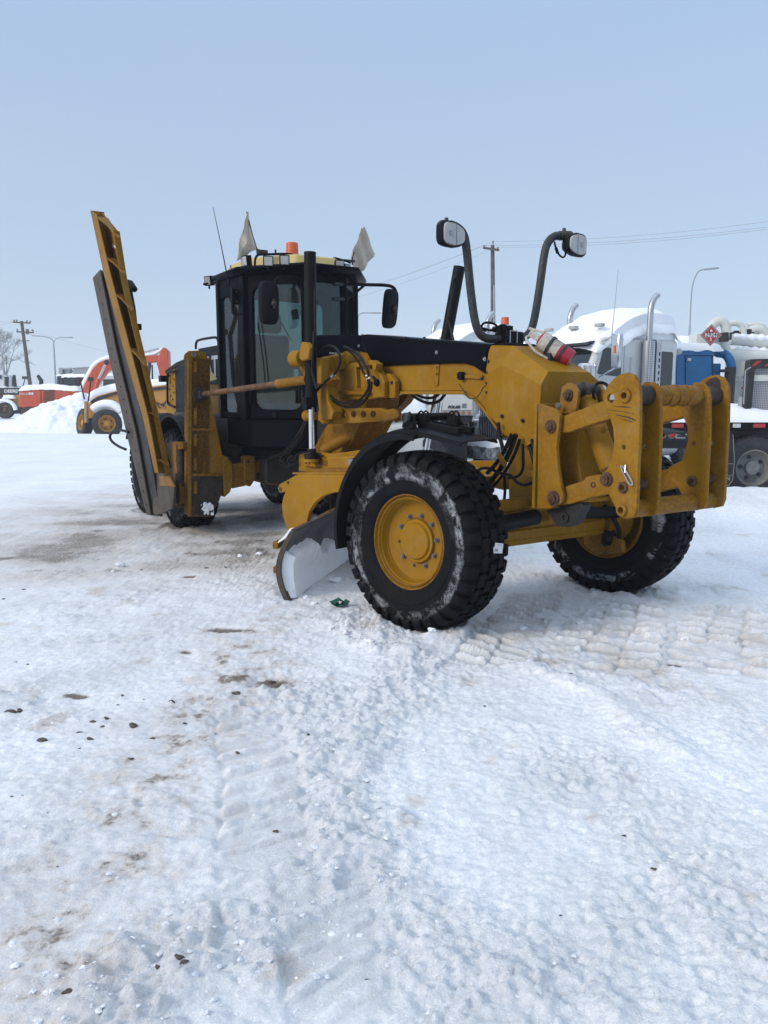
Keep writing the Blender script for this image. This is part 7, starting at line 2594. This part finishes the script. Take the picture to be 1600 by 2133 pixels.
# orange excavator
EX = empty('excavator', Wd(100, 862, 47), 0)
EX.location.z = 0.1
tag(EX, 'orange wheeled excavator covered with snow, its boom folded down behind the raised wing', 'excavator')
def LE(px, py, Y=47): return L_(EX, px, py, Y)
mb = MB()
mb.prism([LE(x, y) for x, y in rr_outline([(39, 810), (52, 806), (86, 808), (86, 849), (46, 850), (39, 843)], r=4)], (0, 2.2, 0))
mb.prism([LE(x, y) for x, y in ((86, 809), (160, 811), (160, 836), (128, 838), (86, 842))], (0, 2.2, 0))
mb.build('body', M['orange'], EX, bevel=.08)
mb = MB()
for k in range(7): mb.beam(LE(90, 813 + k * 4, 46.97), LE(112, 813 + k * 4, 46.97), .03, .07)
mb.build('vent', M['rod_rust'], EX)
snow_blanket('body_snow', EX, LE(40, 800).x, LE(162, 800).x, 0, 2.2, lambda x, y: LE(60, 812).z + .10 * math.exp(-((x - LE(90, 800).x) / 1.3) ** 2), .26, 50, 20, 31, .05)
mb = MB()
mb.text('HITACHI', .19, LE(50, 821, 46.97), (1, 0, 0), (0, 0, 1), (0, -1, 0), depth=.005, sx=.72)
mb.build('maker_lettering', M['white_print'], EX)
mb = MB()
for x in (62, 67.5): 
    p = LE(x, 820, 46.95); mb.box((p.x - .06, p.y, p.z - .07), (p.x + .06, p.y + .02, p.z + .07))
mb.build('decal', M['white_print'], EX)
mb = MB()
mb.prism([LE(x, y, 46.9) for x, y in ((85, 842), (160, 836), (160, 850), (85, 855))], (0, 2, 0))
mb.box((LE(50, 850).x, .2, .3), (LE(160, 850).x, 2, .75))
mb.build('undercarriage', M['dirty_black'], EX)
snow_blanket('step_snow', EX, LE(86, 840).x, LE(150, 840).x, -.3, .1, lambda x, y: LE(100, 843).z, .13, 30, 8, 32, .03)
for x in (61, 140):
    a2, b2 = MB(), MB(); c = LE(x, 857, 47.0); truck_wheel(a2, b2, (c.x, .1, .50), (0, -1, 0), .52, .4)
    w_ = empty('wheel', (0, 0, 0), 0, EX); a2.build('tyre', M['truck_rubber'], w_); b2.build('rim', [M['rod_rust'], M['dirty_black']], w_)
mb = MB()
mb.prism([LE(x, y, 46.6) for x, y in ((56, 864), (72, 856), (66, 866), (60, 877), (52, 876))], (0, 1.6, 0))
mb.build('dozer_blade', M['bolt'], EX, bevel=.03)
mb = MB()
mb.prism([LE(x, y, 47.8) for x, y in ((118, 783), (166, 783), (166, 806), (118, 806))], (0, 1.2, 0))
mb.build('cab', M['dirty_black'], EX, bevel=.06)
mb = MB()
for x0, x1 in ((120, 132), (135, 158)): mb.prism([LE(x, y, 47.78) for x, y in ((x0, 785), (x1, 785), (x1, 801), (x0, 801))], (0, .02, 0))
mb.build('window', M['glass_dark'], EX)
snow_blanket('cab_snow', EX, LE(118, 783).x, LE(167, 783).x, .8, 2.0, lambda x, y: LE(118, 783, 47.8).z, .12, 20, 12, 33, .04)
mb = MB()
mb.tube([LE(86, 802, 47.5), LE(86, 793, 47.5), LE(79, 782, 47.5)], [.13, .13, .10], 10); mb.build('exhaust', M['dirty_black'], EX)
boom = [(170, 815), (178, 795), (192, 768), (205, 755), (225, 748), (250, 746), (300, 741), (340, 739), (340, 752), (300, 757), (250, 762), (232, 768), (220, 776), (205, 795), (195, 812), (185, 822)]
mb = MB(); mb.prism([LE(x, y, 46) for x, y in boom], (0, .6, 0)); mb.build('boom', M['orange'], EX, bevel=.05)
mb = MB(); mb.prism([LE(x, y, 45.9) for x, y in ((326, 757), (334, 730), (340, 723), (350, 732), (351, 770), (345, 800), (335, 800), (330, 770))], (0, .6, 0)); mb.build('arm', M['orange'], EX, bevel=.05)
mb = MB(); mb.tube(catmull([LE(x, y - 1, 46.3) for x, y in ((172, 808), (180, 791), (194, 766), (206, 755), (225, 747), (250, 745))], 4), .16, 10)
mb.tube(catmull([LE(x, y, 46.2) for x, y in ((255, 744), (290, 741), (320, 738), (338, 727))], 4), .10, 8); mb.build('boom_snow', M['snow_cap'], EX, sharp=80)
mb = MB(); mb.tube([LE(297, 734, 45.9), LE(331, 726, 45.9)], .06, 10); mb.tube([LE(204, 792, 45.7), LE(221, 757, 45.7)], .07, 10); build_each(mb, 'cylinder_rod', M['chrome_dull'], EX)
mb = MB(); mb.tube([LE(198, 815, 45.7), LE(206, 789, 45.7)], .13, 12); mb.build('boom_cylinder', M['orange'], EX)
mb = MB(); mb.ball(LE(222, 755, 45.6), .16, 12); mb.tube([LE(308, 800, 45.8), LE(312, 755, 45.8)], .10, 8); mb.tube([LE(318, 800, 45.8), LE(317, 760, 45.8)], .05, 8); build_each(mb, 'hose', M['dirty_black'], EX)

# white crane truck behind the excavator
CT = empty('crane_truck', Wd(150, 850, 58), 0); CT.location.z = .1
tag(CT, 'pale grey truck with folded crane on its roof, standing behind the orange excavator', 'truck')
def LC(px, py, Y=58): return L_(CT, px, py, Y)
mb = MB()
mb.prism([LC(x, y) for x, y in ((118, 781), (240, 781), (240, 850), (118, 850))], (0, 2.4, 0)); mb.build('body', M['white_truck'], CT, bevel=.08)
mb = MB()
mb.prism([LC(x, y) for x, y in ((152, 767), (182, 767), (182, 780), (152, 780))], (0, 1.5, 0))
mb.prism([LC(x, y) for x, y in ((122, 766), (130, 766), (130, 778), (122, 778))], (0, 1.5, 0))
p = LC(137, 772); mb.lathe([(0, -.3), (.22, -.3), (.24, 0), (.22, .3), (0, .3)], p + V((0, .5, 0)), (0, 1, 0), 20)
mb.tube([LC(130, 768), LC(240, 762)], .05, 8)
mb.build('crane', M['lamp_steel'], CT, bevel=.02)
mb = MB()
mb.prism([LC(x, y, 57.9) for x, y in ((215, 790), (240, 790), (240, 830), (215, 830))], (0, .05, 0)); mb.build('window', M['glass_dark'], CT)
snow_blanket('roof_snow', CT, LC(118, 781).x, LC(240, 781).x, 0, 2.4, lambda x, y: LC(118, 781).z, .14, 40, 12, 35, .05)
mb = MB()
for x in (125, 230): truck_wheel(mb, MB(), V((LC(x, 850).x, .2, .45)), (0, -1, 0), .5, .3)
mb.build('tyre', M['truck_rubber'], CT)

# black and yellow wheel loader at the left edge
LD = empty('wheel_loader', Wd(10, 869, 62), 0); LD.location.z = .1
tag(LD, 'black and tan loader with white lettering on its hood at the left edge', 'loader')
def LL(px, py, Y=62): return L_(LD, px, py, Y)
mb = MB(); mb.prism([LL(x, y) for x, y in ((-60, 805), (43, 805), (43, 822), (-60, 822))], (0, 1.8, 0)); mb.prism([LL(x, y) for x, y in ((-60, 822), (5, 822), (5, 845), (-60, 845))], (0, 1.8, 0)); mb.build('hood', M['dirty_black'], LD, bevel=.05)
mb = MB(); mb.prism([LL(x, y, 62.05) for x, y in ((5, 821), (43, 821), (43, 848), (5, 848))], (0, 1.7, 0)); mb.build('engine_panel', M['grader_yellow_far'], LD, bevel=.05)
mb = MB(); mb.text('DEERE', .34, LL(23, 815, 61.97), (1, 0, 0), (0, 0, 1), (0, -1, 0), depth=.005, sx=1.1, bold=.012); mb.build('maker_lettering', M['white_print'], LD)
snow_blanket('hood_snow', LD, LL(-60, 805).x, LL(43, 805).x, 0, 1.8, lambda x, y: LL(0, 805).z, .07, 40, 10, 41, .04)
snow_blanket('panel_snow', LD, LL(10, 826).x, LL(32, 826).x, -.3, 0, lambda x, y: LL(10, 828).z, .22, 12, 6, 42, .04)
mb = MB(); mb.tube(catmull([LL(x, y, 61.8) for x, y in ((-12, 846), (-4, 838), (8, 834), (20, 836), (29, 844), (33, 854))], 4), .16, 10); mb.build('mudguard_snow', M['snow_cap'], LD, sharp=80)
for x in (10, -50):
    a2, b2 = MB(), MB(); truck_wheel(a2, b2, (LL(x, 850).x, .1, .62), (0, -1, 0), .68, .45)
    w_ = empty('wheel', (0, 0, 0), 0, LD); a2.build('tyre', M['truck_rubber'], w_); b2.build('rim', [M['rod_rust'], M['dirty_black']], w_)
mb = MB(); mb.box((LL(-60, 0).x, .2, .3), (LL(43, 0).x, 1.6, .85)); mb.build('chassis', M['dirty_black'], LD)
mb = MB(); mb.tube([LL(30, 804), LL(29, 788), LL(30, 781)], [.2, .16, .1], 10); mb.tube([LL(14, 804), LL(14, 785)], .16, 12); mb.tube([LL(48, 804), LL(52, 790)], .04, 6); mb.tube([LL(15, 785), LL(13, 740)], .03, 6)
p = LL(51, 787); mb.box((p.x - .2, p.y, p.z - .1), (p.x + .2, p.y + .2, p.z + .12)); mb.build('exhaust', M['dirty_black'], LD)
mb = MB(); p = LL(3, 790, 63); mb.box((p.x - 3, p.y, p.z - .6), (p.x + .25, p.y + 2, p.z + .35)); mb.build('cab', M['white_truck'], LD, bevel=.1)
mb = MB(); p = LL(1, 782, 62.9); mb.box((p.x - .6, p.y, p.z - .25), (p.x + .05, p.y + .1, p.z + .05)); mb.build('window', M['glass_dark'], LD)

# ================================================================== poles, lamps, wires, tree
def pole_thing(name, foot_px, Y, label, cat, group=None):
    p = Wd(foot_px[0], foot_px[1], Y); p.z = 0
    o = empty(name, p); tag(o, label, cat, group)
    return o
U1 = pole_thing('utility_pole', (66, 800), 73, 'leaning wooden utility pole with two cross arms at the far left', 'utility pole', 'utility poles')
t0, t1 = Wd(69, 829, 73) - U1.location, Wd(45, 669, 73) - U1.location
t0.z = 0
mb = MB(); mb.tube([t0, t1], [.20, .14], 12); mb.build('pole', M['pole_wood'], U1)
mb = MB()
def LU(px, py, Y=72.8): return Wd(px, py, Y) - U1.location
mb.beam(LU(27, 671), LU(63, 673), .12, .13); mb.beam(LU(35, 691), LU(70, 693), .12, .13); mb.beam(LU(38, 710), LU(61, 710), .08, .08)
build_each(mb, 'cross_arm', M['pole_wood'], U1)
mb = MB()
for x, y in ((30, 668), (35, 668), (56, 669), (63, 670), (36, 687), (56, 689), (67, 688), (69, 689)): mb.cyl(LU(x, y + 2), LU(x, y - 2), .07, n=8)
mb.box(tuple(LU(54, 696)), tuple(LU(58, 685) + V((0, .25, 0))))
build_each(mb, 'insulator', M['bolt'], U1)
U2 = pole_thing('utility_pole', (1029, 700), 45, 'upright wooden utility pole with one cross arm above the grader nose', 'utility pole', 'utility poles')
def LU2(px, py, Y=45): return Wd(px, py, Y) - U2.location
t0 = LU2(1030, 826); t0.z = 0
mb = MB(); mb.tube([t0, LU2(1026, 510)], [.17, .11], 12); mb.build('pole', M['pole_wood'], U2)
mb = MB(); mb.beam(LU2(1006, 516, 44.8), LU2(1040, 521, 44.8), .10, .11); mb.build('cross_arm', M['pole_wood'], U2)
mb = MB()
for x, y in ((1009, 512), (1037, 516), (1027, 503)): mb.cyl(LU2(x, y + 4, 44.8), LU2(x, y - 1, 44.8), .05, n=8)
build_each(mb, 'insulator', M['bolt'], U2)
mb = MB(); mb.tube([LU2(1029.5, 690, 44.8), LU2(1029, 594, 44.8)], .045, 8); mb.build('conduit', M['lamp_steel'], U2)
def lamp_post(foot, top, Y, arms, label, r=.09):
    o = pole_thing('street_lamp', foot, Y, label, 'street lamp', 'street lamps')
    def q(px, py): return Wd(px, py, Y) - o.location
    b = q(foot[0], foot[1]); b.z = 0
    t_ = q(*top)
    mb = MB(); mb.tube([b, t_], [r * 1.3, r * .8], 10); mb.build('post', M['lamp_steel'], o)
    for arm in arms:
        mb = MB(); mb.tube(catmull([q(*a) for a in arm], 5), r * .55, 8); mb.build('lamp_arm', M['lamp_steel'], o)
        e = q(*arm[-1]); d = (q(*arm[-1]) - q(*arm[-2])).normalized()
        mb = MB(); mb.beam(e - d * .1, e + d * .7, .28, .10); mb.build('lamp_head', M['lamp_steel'], o, bevel=.03)
    return o
lamp_post((116, 800), (112, 716), 82, [[(112, 716), (110, 709), (104, 704), (92, 701), (80, 700)], [(112, 716), (114, 709), (120, 704), (130, 703), (138, 703)]], 'thin double arm street lamp in the haze at the far left')
lamp_post((745, 692), (745, 665), 66, [[(745, 665), (742, 655), (735, 649), (726, 648)], [(745, 665), (748, 656), (756, 652), (777, 652)]], 'double arm street lamp between the cab and its right hand mirror')
lamp_post((1436, 700), (1437, 680), 48, [[(1437, 682), (1440, 620), (1444, 590), (1452, 570), (1462, 562), (1472, 561)]], 'tall single arm curved street lamp above the white sleeper truck', .075)
def wires(pairs, label, nm='power_line', r=.009):
    mb = MB()
    for (a, Ya), (b, Yb), sag in pairs:
        p, q_ = Wd(a[0], a[1], Ya), Wd(b[0], b[1], Yb)
        pts = []
        for i in range(17):
            t = i / 16; v = p + (q_ - p) * t; v.z -= sag * 4 * t * (1 - t); pts.append(v)
        mb.tube(pts, r, 5)
    o = mb.build(nm, M['lamp_steel'])
    tag(o, label, 'power line', 'power lines')
wires([(((1027, 503), 45), ((1680, 450), 40), .3), (((1009, 511), 44.8), ((1680, 462), 40), .3), (((1037, 515), 44.8), ((1680, 466), 40), .3)], 'thin overhead wires running right from the utility pole above the trucks')
wires([(((1027, 503), 45), ((560, 640), 75), .6), (((1009, 511), 44.8), ((550, 646), 75), .6), (((1037, 515), 44.8), ((565, 655), 75), .6)], 'thin overhead wires running down left from the utility pole behind the cab')
wires([(((30, 668), 72.8), ((-60, 640), 60), .5), (((69, 689), 72.8), ((560, 745), 95), 1.6), (((27, 671), 72.8), ((-60, 650), 60), .5)], 'faint overhead wires crossing behind the raised wing')

# frosted bare tree at the left edge
TRE = pole_thing('frosted_tree', (6, 800), 78, 'bare deciduous tree white with frost at the left edge', 'tree')
rt_ = random.Random(4)
tk, cr = MB(), MB()
def grow(p, d, L, r, depth):
    n = 4
    pts = [p]
    for i in range(n):
        d = (d + V((rt_.uniform(-.16, .16), rt_.uniform(-.16, .16), rt_.uniform(-.05, .10)))).normalized()
        pts.append(pts[-1] + d * L / n)
    (tk if depth < 2 else cr).tube(pts, [r * (1 - .35 * i / n) for i in range(n + 1)], 6 if depth < 2 else 4, cap=False)
    if depth >= 6: return
    k = 3 if depth < 4 else 4
    for j in range(k):
        q = pts[-1] if j == 0 else pts[rt_.randint(2, n)]
        a = rt_.uniform(0, 6.28)
        sp = rt_.uniform(.35, .85) if j else rt_.uniform(.1, .35)
        o_ = d.orthogonal().normalized(); o_.rotate(Matrix.Rotation(a, 3, d))
        nd = (d * math.cos(sp) + o_ * math.sin(sp) + V((0, 0, .05))).normalized()
        grow(q, nd, L * rt_.uniform(.60, .78), max(.017, r * .58), depth + 1)
grow(V((0, 0, 0)), V((.02, 0, 1)), 3.4, .28, 0)
tk.build('trunk', M['bark'], TRE, sharp=60)
cr.build('crown', M['bark'], TRE, sharp=60)

# ================================================================== cold haze
hz_m = bpy.data.materials.new('haze')
hz_m.use_nodes = True
hn = hz_m.node_tree
hn.nodes.clear()
ho = hn.nodes.new('ShaderNodeOutputMaterial')
hv = hn.nodes.new('ShaderNodeVolumePrincipled')
hv.inputs['Color'].default_value = (0.86, 0.91, 1.0, 1)
hv.inputs['Density'].default_value = 0.0011
hv.inputs['Anisotropy'].default_value = 0.2
hn.links.new(hv.outputs[0], ho.inputs['Volume'])
mb = MB(); mb.box((-140, -20, -8), (140, 320, 16))
hz_o = mb.build('haze', hz_m)
tag(hz_o, 'thin cold haze hanging over the yard', None, kind='stuff')
